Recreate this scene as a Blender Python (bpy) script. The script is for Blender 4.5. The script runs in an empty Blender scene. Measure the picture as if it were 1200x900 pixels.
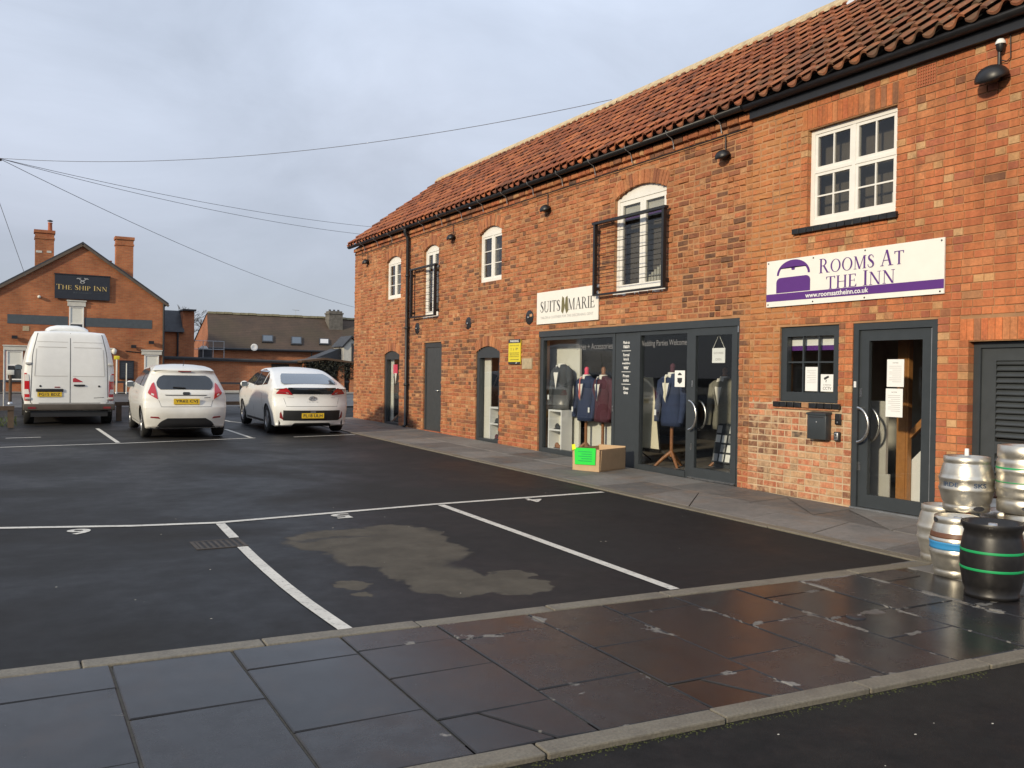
import bpy, bmesh, math, random
from math import sin, cos, tan, pi, sqrt, radians, atan2
from mathutils import Vector, Matrix, noise
random.seed(7)
R = random.Random(11)
sc = bpy.context.scene
C = sc.collection

# ------------------------------------------------------------------ camera
EYE = Vector((0.0, 0.0, 1.5))
YAW, PITCH, ROLL = 0.51306, 0.00971, 0.01489
fw = Vector((sin(YAW)*cos(PITCH), cos(YAW)*cos(PITCH), -sin(PITCH)))
rt = Vector((cos(YAW), -sin(YAW), 0.0)); up = rt.cross(fw)
rt2 = rt*cos(ROLL) + up*sin(ROLL); up2 = -rt*sin(ROLL) + up*cos(ROLL)
cam = bpy.data.cameras.new('camera'); camo = bpy.data.objects.new('camera', cam); C.objects.link(camo)
m = Matrix((rt2, up2, -fw)).transposed().to_4x4(); m.translation = EYE
camo.matrix_world = m
cam.sensor_width = 36; cam.lens = 31.2; cam.clip_start = .1; cam.clip_end = 3000
sc.camera = camo

# ------------------------------------------------------------------ sky and sun
SUN = Vector((-0.87, -0.36, 0.345)).normalized()
w = bpy.data.worlds.new('World'); sc.world = w; w.use_nodes = True
nt = w.node_tree; nt.nodes.clear()
def N(nt, t, **k):
    n = nt.nodes.new(t)
    for a, v in k.items(): setattr(n, a, v)
    return n
def L(nt, a, b): nt.links.new(a, b)
sky = N(nt, 'ShaderNodeTexSky', sky_type='NISHITA', sun_disc=False)
sky.sun_elevation = math.asin(SUN.z); sky.sun_rotation = atan2(SUN.x, SUN.y) % (2*pi)
sky.dust_density = 1.0; sky.ozone_density = 1.5
tc = N(nt, 'ShaderNodeTexCoord'); mp = N(nt, 'ShaderNodeMapping'); mp.inputs['Scale'].default_value = (1, 1, 2.2)
no = N(nt, 'ShaderNodeTexNoise'); no.inputs['Scale'].default_value = 1.7; no.inputs['Detail'].default_value = 5; no.inputs['Roughness'].default_value = .45
no.inputs['Distortion'].default_value = .4
cr = N(nt, 'ShaderNodeValToRGB'); cr.color_ramp.elements[0].position = .34; cr.color_ramp.elements[1].position = .68
cr.color_ramp.elements[0].color = (.72, .72, .72, 1); cr.color_ramp.elements[1].color = (.97, .97, .97, 1)
# pale cloud deck, greyer and darker lower down, thinning to blue higher up
sepd = N(nt, 'ShaderNodeSeparateXYZ')
cg = N(nt, 'ShaderNodeValToRGB'); cg.color_ramp.elements[0].position = .0; cg.color_ramp.elements[1].position = .55
cg.color_ramp.elements[0].color = (.452, .482, .560, 1); cg.color_ramp.elements[1].color = (.76, .86, 1.04, 1)
vm = N(nt, 'ShaderNodeVectorMath', operation='SCALE'); vm.inputs['Scale'].default_value = 10.5
mx = N(nt, 'ShaderNodeMix', data_type='RGBA')
bg = N(nt, 'ShaderNodeBackground'); bg.inputs['Strength'].default_value = .1
wo = N(nt, 'ShaderNodeOutputWorld')
L(nt, tc.outputs['Generated'], mp.inputs[0]); L(nt, mp.outputs[0], no.inputs['Vector']); L(nt, no.outputs['Fac'], cr.inputs[0])
L(nt, tc.outputs['Generated'], sepd.inputs[0]); L(nt, sepd.outputs['Z'], cg.inputs[0]); L(nt, cg.outputs['Color'], vm.inputs[0])
# soft lighter and darker cloud bands
no2 = N(nt, 'ShaderNodeTexNoise'); no2.inputs['Scale'].default_value = 3.1; no2.inputs['Detail'].default_value = 7; no2.inputs['Roughness'].default_value = .58; no2.inputs['Distortion'].default_value = .5
mr = N(nt, 'ShaderNodeMapRange'); mr.inputs[1].default_value = .3; mr.inputs[2].default_value = .7; mr.inputs[3].default_value = .88; mr.inputs[4].default_value = 1.10
L(nt, mp.outputs[0], no2.inputs['Vector']); L(nt, no2.outputs['Fac'], mr.inputs[0])
vm2 = N(nt, 'ShaderNodeVectorMath', operation='SCALE'); L(nt, vm.outputs[0], vm2.inputs[0]); L(nt, mr.outputs[0], vm2.inputs['Scale'])
L(nt, cr.outputs['Color'], mx.inputs[0]); L(nt, sky.outputs[0], mx.inputs[6]); L(nt, vm2.outputs[0], mx.inputs[7])
L(nt, mx.outputs[2], bg.inputs[0]); L(nt, bg.outputs[0], wo.inputs[0])

sl = bpy.data.lights.new('sun', 'SUN'); sl.energy = 3.5; sl.angle = radians(3.5); sl.color = (1.0, .86, .63)
so = bpy.data.objects.new('sun', sl); C.objects.link(so); so.location = (-20, -10, 30)
so.rotation_euler = SUN.to_track_quat('Z', 'Y').to_euler()
sc.view_settings.view_transform = 'Standard'; sc.view_settings.look = 'None'
sc.view_settings.exposure = 0; sc.view_settings.gamma = 1
sc.render.engine = 'CYCLES'
sc.cycles.max_bounces = 7; sc.cycles.diffuse_bounces = 3; sc.cycles.glossy_bounces = 3; sc.cycles.transparent_max_bounces = 12
sc.cycles.caustics_reflective = False; sc.cycles.caustics_refractive = False
sc.cycles.use_denoising = True

def g(y):                       # the car park rises gently away from the camera
    return .010 + .012*(min(max(y, -20.0), 60.0) - 6.9)
def project(p):
    v = Vector(p) - EYE; d = v.dot(fw)
    if d < .05: return None
    return 600 + 1040*v.dot(rt2)/d, 450 - 1040*v.dot(up2)/d, d
def seen(p, pad=0):
    q = project(p)
    return q is not None and -pad < q[0] < 1200+pad and -pad < q[1] < 900+pad

# ------------------------------------------------------------------ object helpers
def wl(o):
    v = Vector((0, 0, 0))
    while o is not None: v = v + o.location; o = o.parent
    return v
def tag(o, label=None, cat=None, group=None, kind=None):
    if label: o['label'] = label
    if cat: o['category'] = cat
    if group: o['group'] = group
    if kind: o['kind'] = kind
    return o
def thing(name, label, cat, loc=(0, 0, 0), rz=0, group=None):
    o = bpy.data.objects.new(name, None); C.objects.link(o); o.location = loc; o.rotation_euler = (0, 0, rz)
    o.empty_display_size = .1
    return tag(o, label, cat, group)
def copy_tree(o, parent=None):
    c = o.copy(); C.objects.link(c)
    if parent is not None: c.parent = parent
    for ch in list(o.children): copy_tree(ch, c)
    return c

class MB:
    """collects shapes into one mesh"""
    def __init__(s): s.v = []; s.f = []; s.t = []; s.sm = []; s.tint = None; s.smooth = False
    def add(s, vs, fs, smooth=None):
        o = len(s.v); s.v += [tuple(p) for p in vs]; s.t += [s.tint]*len(vs)
        s.f += [tuple(i+o for i in f) for f in fs]; s.sm += [s.smooth if smooth is None else smooth]*len(fs)
        return s
    def box(s, a, b):
        x0, x1 = sorted((a[0], b[0])); y0, y1 = sorted((a[1], b[1])); z0, z1 = sorted((a[2], b[2]))
        return s.add([(x0,y0,z0),(x1,y0,z0),(x1,y1,z0),(x0,y1,z0),(x0,y0,z1),(x1,y0,z1),(x1,y1,z1),(x0,y1,z1)],
                     [(0,3,2,1),(4,5,6,7),(0,1,5,4),(1,2,6,5),(2,3,7,6),(3,0,4,7)], False)
    def bbox(s, a, b, r=.01):                                   # box with chamfered edges
        x0, x1 = sorted((a[0], b[0])); y0, y1 = sorted((a[1], b[1])); z0, z1 = sorted((a[2], b[2]))
        bm = bmesh.new(); bmesh.ops.create_cube(bm, size=1)
        for v in bm.verts: v.co = Vector(((x0+x1)/2+v.co.x*(x1-x0), (y0+y1)/2+v.co.y*(y1-y0), (z0+z1)/2+v.co.z*(z1-z0)))
        bmesh.ops.bevel(bm, geom=bm.edges[:], offset=r, segments=2, affect='EDGES', profile=.5)
        bm.verts.index_update(); s.add([v.co[:] for v in bm.verts], [[v.index for v in f.verts] for f in bm.faces], True); bm.free(); return s
    def quad(s, *p): return s.add(p, [tuple(range(len(p)))], False)
    def bar(s, a, b, wd, th=None, upv=(0, 0, 1)):               # rectangular bar between two points
        a = Vector(a); b = Vector(b); th = wd if th is None else th; d = (b-a).normalized(); u = Vector(upv)
        if abs(d.dot(u)) > .95: u = Vector((1, 0, 0))
        x = d.cross(u).normalized()*wd/2; y = x.cross(d).normalized()*th/2
        return s.add([a-x-y, a+x-y, a+x+y, a-x+y, b-x-y, b+x-y, b+x+y, b-x+y],
                     [(0,1,2,3),(7,6,5,4),(0,4,5,1),(1,5,6,2),(2,6,7,3),(3,7,4,0)], False)
    def tube(s, pts, r, n=8, closed=False, caps=True):
        pts = [Vector(p) for p in pts]; rs = r if isinstance(r, (list, tuple)) else [r]*len(pts); vs = []; fs = []
        d0 = (pts[1]-pts[0]).normalized(); u = Vector((0, 0, 1)) if abs(d0.z) < .9 else Vector((1, 0, 0))
        m_ = len(pts)
        for i, p in enumerate(pts):
            a = pts[i-1] if (i > 0 or closed) else p; b = pts[(i+1) % m_] if (i < m_-1 or closed) else p
            d = (b-a).normalized(); x = d.cross(u).normalized(); u = x.cross(d).normalized()
            vs += [p + (x*cos(2*pi*k/n) + u*sin(2*pi*k/n))*rs[i] for k in range(n)]
        for i in range(m_ if closed else m_-1):
            j = (i+1) % m_
            fs += [(i*n+k, i*n+(k+1) % n, j*n+(k+1) % n, j*n+k) for k in range(n)]
        s.add(vs, fs, True)
        if caps and not closed:
            s.add(vs[:n], [tuple(range(n))[::-1]], False); s.add(vs[-n:], [tuple(range(n))], False)
        return s
    def lathe(s, prof, c=(0, 0, 0), n=28, smooth=True):         # profile of (r, z)
        vs = []; fs = []
        for r, z in prof: vs += [(c[0]+r*cos(2*pi*k/n), c[1]+r*sin(2*pi*k/n), c[2]+z) for k in range(n)]
        for i in range(len(prof)-1): fs += [(i*n+k, i*n+(k+1) % n, (i+1)*n+(k+1) % n, (i+1)*n+k) for k in range(n)]
        return s.add(vs, fs, smooth)
    def prism(s, poly, mp, d0, d1):                             # polygon of (u, v), mp(u, v, d) -> point
        n = len(poly); vs = [mp(u, v, d0) for u, v in poly] + [mp(u, v, d1) for u, v in poly]
        return s.add(vs, [tuple(range(n))[::-1], tuple(range(n, 2*n))] + [(k, (k+1) % n, n+(k+1) % n, n+k) for k in range(n)], False)
    def ellipsoid(s, c, r, nu=14, nv=8, half=False, M=None):
        vs = []; fs = []; v0 = 0 if half else -pi/2
        for j in range(nv+1):
            a = v0 + (pi/2-v0)*j/nv
            for k in range(nu):
                p = Vector((r[0]*cos(a)*cos(2*pi*k/nu), r[1]*cos(a)*sin(2*pi*k/nu), r[2]*sin(a)))
                if M: p = M @ p
                vs.append(p + Vector(c))
        for j in range(nv): fs += [(j*nu+k, j*nu+(k+1) % nu, (j+1)*nu+(k+1) % nu, (j+1)*nu+k) for k in range(nu)]
        if half: fs.append(tuple(range(nu))[::-1])
        return s.add(vs, fs, True)
    def mesh(s, name, mat, off=Vector((0, 0, 0)), fix=True, weld=False):
        me = bpy.data.meshes.new(name)
        me.from_pydata([(p[0]-off.x, p[1]-off.y, p[2]-off.z) for p in s.v], [], s.f)
        me.polygons.foreach_set('use_smooth', s.sm)
        if any(t is not None for t in s.t):
            at = me.attributes.new('tint', 'FLOAT_COLOR', 'POINT')
            at.data.foreach_set('color', [q for t in s.t for q in (t or (1, 1, 1)) + (1.0,)])
        if mat is not None: me.materials.append(mat)
        if fix:
            bm = bmesh.new(); bm.from_mesh(me)
            if weld: bmesh.ops.remove_doubles(bm, verts=bm.verts[:], dist=1e-4)
            bmesh.ops.recalc_face_normals(bm, faces=bm.faces[:]); bm.to_mesh(me); bm.free()
        me.update(); return me
    def build(s, name, mat, parent=None, world=True, fix=True, weld=False, kind=None):
        off = wl(parent) if (parent is not None and world) else Vector((0, 0, 0))
        o = bpy.data.objects.new(name, s.mesh(name, mat, off, fix, weld)); C.objects.link(o)
        if parent is not None: o.parent = parent
        if kind: o['kind'] = kind
        return o
    def solo(s, name, mat, label, cat, group=None, base=None):   # a thing that is one mesh, origin at its base
        if base is None:
            xs, ys, zs = zip(*s.v); base = ((min(xs)+max(xs))/2, (min(ys)+max(ys))/2, min(zs))
        b = Vector(base); o = bpy.data.objects.new(name, s.mesh(name, mat, b)); C.objects.link(o); o.location = b
        return tag(o, label, cat, group)

# maps for flat work: a wall facing -X (the barn) and a wall facing -Y (the inn, number plates)
def mapX(X, Y, Z):
    return lambda u, v, d=0: (X-d, Y-u, Z+v)
def mapY(X, Y, Z):
    return lambda u, v, d=0: (X+u, Y-d, Z+v)
_fonts = {}
def text_polys(body, bold=False):
    key = (body, bold)
    if key in _fonts: return _fonts[key]
    cu = bpy.data.curves.new('t', 'FONT'); cu.body = body; cu.resolution_u = 3
    if bold: cu.offset = .02
    o = bpy.data.objects.new('t', cu); C.objects.link(o)
    dg = bpy.context.evaluated_depsgraph_get(); me = bpy.data.meshes.new_from_object(o.evaluated_get(dg))
    vs = [(v.co.x, v.co.y) for v in me.vertices]; fs = [tuple(p.vertices) for p in me.polygons]
    bpy.data.objects.remove(o); bpy.data.curves.remove(cu); bpy.data.meshes.remove(me)
    x0 = min(v[0] for v in vs); x1 = max(v[0] for v in vs); y0 = min(v[1] for v in vs); y1 = max(v[1] for v in vs)
    _fonts[key] = ([((x-(x0+x1)/2)/(x1-x0), (y-(y0+y1)/2)/(y1-y0)) for x, y in vs], fs, (x1-x0)/(y1-y0))
    return _fonts[key]
def text(mb, body, mp, wd, ht, d=.002, bold=False, flip=False):
    vs, fs, asp = text_polys(body, bold); q = -1 if flip else 1
    mb.add([mp(q*x*wd, q*y*ht, d) for x, y in vs], fs, False)

# a roman capital alphabet for the painted signs: unit cap height
def _arc(cx, cy, rx, ry, a0, a1, n=12): return [(cx+rx*cos(radians(a0+(a1-a0)*k/n)), cy+ry*sin(radians(a0+(a1-a0)*k/n))) for k in range(n+1)]
def _rect(x0, x1, y0, y1): return [(x0,y0),(x1,y0),(x1,y1),(x0,y1)]
def _stem(x, y0=0, y1=1, t=.13, s=.09):
    return [_rect(x, x+t, y0, y1), [(x-s,y0),(x+t+s,y0),(x+t+s*.5,y0+.035),(x-s*.5,y0+.035)], [(x-s*.5,y1-.035),(x+t+s*.5,y1-.035),(x+t+s,y1),(x-s,y1)]]
def _diag(x0, y0, x1, y1, t): return [(x0,y0),(x0+t,y0),(x1+t,y1),(x1,y1)]
def _ring(cx, cy, rx, ry, tx, ty, a0=0, a1=360, n=28):
    o = _arc(cx,cy,rx,ry,a0,a1,n); i = _arc(cx,cy,rx-tx,ry-ty,a0,a1,n)
    return [[o[k], o[k+1], i[k+1], i[k]] for k in range(n)]
def _stroke(pts):                                              # (x, y, halfwidth)
    out = []
    for (x0,y0,h0),(x1,y1,h1) in zip(pts, pts[1:]):
        d = Vector((x1-x0, y1-y0)).normalized(); n0 = Vector((-d.y, d.x))
        out.append([(x0+n0.x*h0,y0+n0.y*h0),(x0-n0.x*h0,y0-n0.y*h0),(x1-n0.x*h1,y1-n0.y*h1),(x1+n0.x*h1,y1+n0.y*h1)])
    return out
def _sshape():
    pts = [(.46,.76,.03),(.44,.88,.022),(.36,.96,.024),(.26,.975,.03),(.15,.92,.05),(.105,.80,.065),(.14,.67,.075),(.26,.55,.085),(.38,.44,.085),(.46,.31,.075),(.47,.18,.06),(.40,.07,.04),(.28,.025,.028),(.16,.04,.024),(.08,.12,.024),(.05,.26,.03)]
    return _stroke(pts)
GL = {
 'I': (.31, _stem(.09)),
 'T': (.74, _stem(.305) + [_rect(.02,.72,.955,1.0), [(.02,.955),(.02,.80),(.06,.80),(.10,.955)], [(.72,.955),(.72,.80),(.68,.80),(.64,.955)]]),
 'H': (.86, _stem(.09) + _stem(.64) + [_rect(.22,.64,.49,.53)]),
 'E': (.66, _stem(.09) + [_rect(.22,.58,.955,1.0), _rect(.22,.50,.49,.53), _rect(.22,.62,0,.045), [(.58,1.0),(.58,.80),(.55,.80),(.50,.955)], [(.62,0),(.64,.22),(.61,.22),(.52,.045)], _rect(.47,.50,.40,.62)]),
 'N': (.90, [_rect(.13,.175,0,1), _rect(.73,.775,0,1), _diag(.08,1,.66,0,.15), _rect(.03,.27,0,.035), _rect(.62,.88,.965,1), _rect(.03,.10,.965,1)]),
 'M': (1.06, [_rect(.12,.165,0,1), _rect(.82,.95,0,1), _diag(.10,1,.44,0,.13), _diag(.47,0,.82,1,.05), _rect(.03,.26,0,.035), _rect(.74,1.03,0,.035), _rect(.82,1.03,.965,1), _rect(.03,.12,.965,1)]),
 'O': (.92, _ring(.46,.5,.43,.52,.13,.035)),
 'A': (.86, [_diag(.10,0,.40,1.02,.045), _diag(.62,0,.36,1.02,.14), _rect(.20,.62,.33,.37), _rect(.02,.25,0,.035), _rect(.54,.86,0,.035)]),
 'P': (.66, _stem(.09) + _ring(.26,.73,.34,.27,.12,.04,-90,90,14) + [_rect(.22,.26,.96,1.0), _rect(.22,.26,.46,.50)]),
 'R': (.80, _stem(.09) + _ring(.26,.74,.32,.26,.12,.04,-90,90,14) + [_rect(.22,.26,.96,1.0), _rect(.22,.26,.48,.52), _diag(.60,0,.30,.50,.14), _rect(.58,.82,0,.035)]),
 'U': (.84, [_rect(.10,.23,.30,1), _rect(.66,.705,.30,1), _rect(.02,.32,.965,1), _rect(.56,.80,.965,1)] + _ring(.4025,.30,.3025,.32,.09,.06,180,360,16)),
 'S': (.54, _sshape()),
}
def serif(mb, body, mp, wd, ht, d=.002, small=.8, gap=.05, caps=()):
    """roman capitals; letters whose index is in caps stay full height, the rest are small capitals"""
    x = 0; items = []
    for i, ch in enumerate(body):
        k = 1.0 if (not caps or i in caps) else small
        if ch == ' ': x += .34; continue
        a, polys = GL[ch]; items.append((x, k, polys)); x += a*k + gap
    q = 0
    for x0, k, polys in items:
        for p in polys:
            q += 1
            mb.add([mp(((x0+u*k)/x-.5)*wd, (v*k-.5)*ht, d+q*3e-5) for u, v in p], [tuple(range(len(p)))], False)
# ------------------------------------------------------------------ materials
def base_mat(name):
    m = bpy.data.materials.new(name); m.use_nodes = True; nt = m.node_tree
    return m, nt, nt.nodes['Principled BSDF'], N(nt, 'ShaderNodeNewGeometry').outputs['Position']
def pos_noise(nt, vec, scale, detail=4, rough=.55, dist=0.0):
    n = N(nt, 'ShaderNodeTexNoise'); n.inputs['Scale'].default_value = scale; n.inputs['Detail'].default_value = detail
    n.inputs['Roughness'].default_value = rough; n.inputs['Distortion'].default_value = dist
    L(nt, vec, n.inputs['Vector']); return n.outputs['Fac']
def ramp(nt, fac, lo, hi, a=0.0, b=1.0):
    r = N(nt, 'ShaderNodeMapRange'); r.inputs[1].default_value = lo; r.inputs[2].default_value = hi; r.inputs[3].default_value = a; r.inputs[4].default_value = b
    L(nt, fac, r.inputs[0]); return r.outputs[0]
def mixc(nt, fac, a, b, mode='MIX'):
    x = N(nt, 'ShaderNodeMix', data_type='RGBA', blend_type=mode)
    for k, q in ((0, fac), (6, a), (7, b)):
        if isinstance(q, (int, float)): x.inputs[k].default_value = q
        elif isinstance(q, (tuple, list)): x.inputs[k].default_value = tuple(q) + (1,)*(4-len(q))
        else: L(nt, q, x.inputs[k])
    return x.outputs[2]
def scalec(nt, col, fac):
    v = N(nt, 'ShaderNodeVectorMath', operation='SCALE')
    if isinstance(col, (tuple, list)): v.inputs[0].default_value = col[:3]
    else: L(nt, col, v.inputs[0])
    if isinstance(fac, (int, float)): v.inputs['Scale'].default_value = fac
    else: L(nt, fac, v.inputs['Scale'])
    return v.outputs[0]
def bump(nt, h, strength, dist, bsdf):
    b = N(nt, 'ShaderNodeBump'); b.inputs['Strength'].default_value = strength; b.inputs['Distance'].default_value = dist
    L(nt, h, b.inputs['Height']); L(nt, b.outputs[0], bsdf.inputs['Normal']); return b
def mth(nt, op, a, b=0.0):
    n = N(nt, 'ShaderNodeMath', operation=op)
    for k, q in ((0, a), (1, b)):
        if isinstance(q, (int, float)): n.inputs[k].default_value = q
        else: L(nt, q, n.inputs[k])
    return n.outputs[0]
def pm(name, col, rough=.6, metal=0.0, var=.18, vs=6.0, bmp=0.0, bs=80.0, coat=0.0, dirt=0.0, dcol=(.10, .08, .06), ds=2.5):
    m, nt, p, pos = base_mat(name)
    c = scalec(nt, col, ramp(nt, pos_noise(nt, pos, vs), .25, .75, 1-var, 1+var))
    if dirt: c = mixc(nt, ramp(nt, pos_noise(nt, pos, ds, 6, .6), .48, .72, 0, dirt), c, dcol)
    L(nt, c, p.inputs['Base Color']); p.inputs['Metallic'].default_value = metal
    if coat: p.inputs['Roughness'].default_value = rough
    else: L(nt, ramp(nt, pos_noise(nt, pos, vs*2.3), .2, .8, max(rough-.08, .02), min(rough+.1, 1)), p.inputs['Roughness'])
    p.inputs['Coat Weight'].default_value = coat; p.inputs['Coat Roughness'].default_value = .05
    if bmp: bump(nt, pos_noise(nt, pos, bs, 3), bmp, .004, p)
    return m
def tinted(name, single, rough=.85, mottled=.3, soot=0.0, lichen=0.0, bmpv=.5, smear=False):
    """colour of each piece from its own tint; grain, soot and lichen on top"""
    m, nt, p, pos = base_mat(name)
    if single: src = N(nt, 'ShaderNodeObjectInfo').outputs['Color']
    else: src = N(nt, 'ShaderNodeAttribute', attribute_name='tint').outputs['Color']
    c = scalec(nt, src, ramp(nt, pos_noise(nt, pos, 34, 5, .62), .2, .8, 1-mottled, 1+mottled))
    c = scalec(nt, c, ramp(nt, pos_noise(nt, pos, 1.1, 4), .3, .7, .82, 1.15))
    if soot: c = mixc(nt, ramp(nt, pos_noise(nt, pos, 6, 8, .74), .53, .72, 0, soot), c, (.075, .05, .035))
    if smear:
        sep = N(nt, 'ShaderNodeSeparateXYZ'); L(nt, pos, sep.inputs[0])
        z_ = mth(nt, 'ADD', sep.outputs['Z'], ramp(nt, pos_noise(nt, pos, 3, 4), .3, .7, -.25, .25)); y_ = mth(nt, 'ADD', sep.outputs['Y'], ramp(nt, pos_noise(nt, pos, 2.3, 4), .3, .7, -.25, .25))
        low = mth(nt, 'MULTIPLY', mth(nt, 'MULTIPLY', ramp(nt, z_, 1.05, 1.35, 1, 0), ramp(nt, y_, 8.7, 9.1, 1, 0)), ramp(nt, y_, 6.9, 7.05, 0, 1))
        c = mixc(nt, mth(nt, 'MULTIPLY', low, ramp(nt, pos_noise(nt, pos, 8.5, 6, .65), .46, .64, 0, .72)), c, (.60, .40, .23))
        c = mixc(nt, ramp(nt, pos_noise(nt, pos, 4.4, 8, .7), .52, .70, 0, .32), c, (.43, .185, .078))
        sv = N(nt, 'ShaderNodeVectorMath', operation='MULTIPLY'); L(nt, pos, sv.inputs[0]); sv.inputs[1].default_value = (1, 5.5, .45)
        c = scalec(nt, c, ramp(nt, pos_noise(nt, sv.outputs[0], 1.6, 5, .6), .38, .66, 1.06, .80))
        wash = mth(nt, 'MULTIPLY', mth(nt, 'MULTIPLY', ramp(nt, y_, 7.75, 8.15, 0, 1), ramp(nt, y_, 8.75, 8.95, 1, 0)), ramp(nt, z_, 1.2, 1.5, 0, 1))
        c = mixc(nt, mth(nt, 'MULTIPLY', wash, ramp(nt, pos_noise(nt, pos, 5.5, 7, .68), .36, .60, .15, .85)), c, (.47, .205, .072))
    if lichen:
        sep = N(nt, 'ShaderNodeSeparateXYZ'); L(nt, pos, sep.inputs[0])
        near = ramp(nt, sep.outputs['Y'], 11.0, 6.8, .15, 1.0)          # the old tiles past the party line are far more weathered
        f = mth(nt, 'MULTIPLY', ramp(nt, pos_noise(nt, pos, 3.2, 8, .72), .34, .62, 0, lichen), near)
        c = mixc(nt, f, c, (.115, .078, .046))
        c = mixc(nt, mth(nt, 'MULTIPLY', ramp(nt, pos_noise(nt, pos, 11, 6, .7), .60, .70, 0, .55), near), c, (.30, .27, .17))
    L(nt, c, p.inputs['Base Color']); p.inputs['Roughness'].default_value = rough
    bump(nt, pos_noise(nt, pos, 90, 5, .65), bmpv, .006, p)
    return m
def brickwork(name, a, b, mortar, bw=.225, rh=.076, axis='x', var=.25, patch=None):
    """far brickwork, too far to tell the bricks apart"""
    m, nt, p, pos = base_mat(name)
    sep = N(nt, 'ShaderNodeSeparateXYZ'); L(nt, pos, sep.inputs[0]); cb = N(nt, 'ShaderNodeCombineXYZ')
    L(nt, sep.outputs['X' if axis == 'x' else 'Y'], cb.inputs[0]); L(nt, sep.outputs['Z'], cb.inputs[1])
    t = N(nt, 'ShaderNodeTexBrick'); L(nt, cb.outputs[0], t.inputs['Vector'])
    t.inputs['Color1'].default_value = a+(1,); t.inputs['Color2'].default_value = b+(1,); t.inputs['Mortar'].default_value = mortar+(1,)
    t.inputs['Scale'].default_value = 1; t.inputs['Brick Width'].default_value = bw; t.inputs['Row Height'].default_value = rh; t.inputs['Mortar Size'].default_value = .007
    c = scalec(nt, t.outputs['Color'], ramp(nt, pos_noise(nt, pos, .9, 6, .65), .3, .7, 1-var, 1+var))
    if patch: c = mixc(nt, ramp(nt, pos_noise(nt, pos, .55, 5, .7), .56, .68, 0, .7), c, patch)
    L(nt, c, p.inputs['Base Color']); p.inputs['Roughness'].default_value = .9
    bump(nt, t.outputs['Fac'], .4, -.006, p)
    return m

M = {}
M['brick_one'] = tinted('brick_one', True, soot=.25, mottled=.24, smear=True)
M['brick'] = tinted('brick', False, soot=.62, mottled=.34, smear=True, bmpv=.9)
M['tile_one'] = tinted('tile_one', True, lichen=.9, mottled=.3)
M['tile'] = tinted('tile', False, lichen=.9, mottled=.3)
M['mortar'] = pm('mortar', (.41, .215, .105), .95, var=.28, vs=3, bmp=.8, bs=50, dirt=.5, dcol=(.17, .11, .07))
M['mortar_pale'] = pm('mortar_pale', (.50, .38, .25), .95, var=.2, vs=6, bmp=.8, bs=50)
M['white'] = pm('white_paint', (.80, .78, .73), .4, var=.05)
M['grey'] = pm('grey_frame', (.040, .047, .053), .38, var=.08)
M['grey_door'] = pm('grey_door', (.050, .056, .060), .45, var=.1)
M['black'] = pm('black_metal', (.014, .014, .016), .42, var=.2)
M['steelbar'] = pm('brushed_steel', (.62, .61, .58), .28, 1.0, var=.05)
M['galv'] = pm('galvanised', (.45, .46, .47), .4, .8, var=.15)
M['lead'] = pm('lead_sheet', (.55, .57, .60), .5, var=.1)
M['ridge'] = pm('ridge_mortar', (.50, .40, .25), .9, var=.3, vs=9, bmp=.6)
M['inside'] = pm('plaster_inside', (.42, .41, .38), .9, var=.08)
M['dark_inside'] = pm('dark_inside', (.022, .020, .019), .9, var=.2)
M['floor_in'] = pm('shop_floor', (.16, .14, .12), .5, var=.2)
M['panel'] = pm('display_board', (.70, .69, .62), .6, var=.04)
M['cream'] = pm('cream_board', (.74, .68, .52), .6, var=.04)
M['wood'] = pm('varnished_wood', (.26, .11, .045), .35, var=.3, vs=20)
M['pine'] = pm('orange_pine', (.36, .16, .05), .4, var=.15, vs=20)
M['paper'] = pm('paper', (.82, .82, .80), .7, var=.02)
M['ink'] = pm('print_ink', (.03, .03, .035), .6, var=.02)
M['faint'] = pm('faint_print', (.42, .42, .42), .6, var=.02)
M['purple'] = pm('purple_print', (.105, .028, .21), .5, var=.04)
M['signw'] = pm('sign_white', (.84, .82, .76), .45, var=.03)
M['gold'] = pm('gold_letter', (.62, .46, .17), .45, var=.05)
M['khaki'] = pm('khaki_print', (.16, .14, .06), .5, var=.1)
M['signd'] = pm('sign_dark', (.020, .024, .034), .5, var=.15)
M['yellow'] = pm('sign_yellow', (.72, .60, .035), .5, var=.05)
M['stone'] = pm('sandstone', (.42, .34, .22), .9, var=.2, vs=14, bmp=.4)
M['cast'] = pm('painted_stone', (.55, .53, .47), .8, var=.12)
M['terracotta'] = pm('terracotta', (.36, .11, .05), .8, var=.2)
M['card'] = pm('cardboard', (.50, .345, .20), .8, var=.08, vs=9)
M['card_in'] = pm('cardboard_inside', (.46, .31, .17), .85, var=.06)
M['neon'] = pm('green_paper', (.02, .66, .06), .7, var=.03)
M['neony'] = pm('yellow_tag', (.75, .80, .03), .7, var=.03)
M['navy'] = pm('navy_cloth', (.022, .035, .085), .85, var=.15, vs=40)
M['charcoal'] = pm('charcoal_cloth', (.045, .05, .055), .85, var=.15, vs=40)
M['burg'] = pm('burgundy_cloth', (.075, .018, .03), .85, var=.15, vs=40)
M['tweed'] = pm('tweed_cloth', (.24, .23, .19), .9, var=.2, vs=60)
M['shirt'] = pm('white_shirt', (.80, .77, .70), .8, var=.05)
M['coral'] = pm('coral_tie', (.62, .16, .13), .7, var=.1)
M['pink'] = pm('pink_card', (.80, .06, .14), .6, var=.05)
M['skirting'] = pm('white_gloss', (.75, .75, .74), .3, var=.03)
M['tyre'] = pm('tyre', (.018, .018, .018), .85, var=.2)
M['rim'] = pm('alloy', (.42, .42, .43), .35, .8, var=.1)
M['carwhite'] = pm('car_paint', (.77, .775, .75), .28, var=.03, coat=.6)
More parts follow.
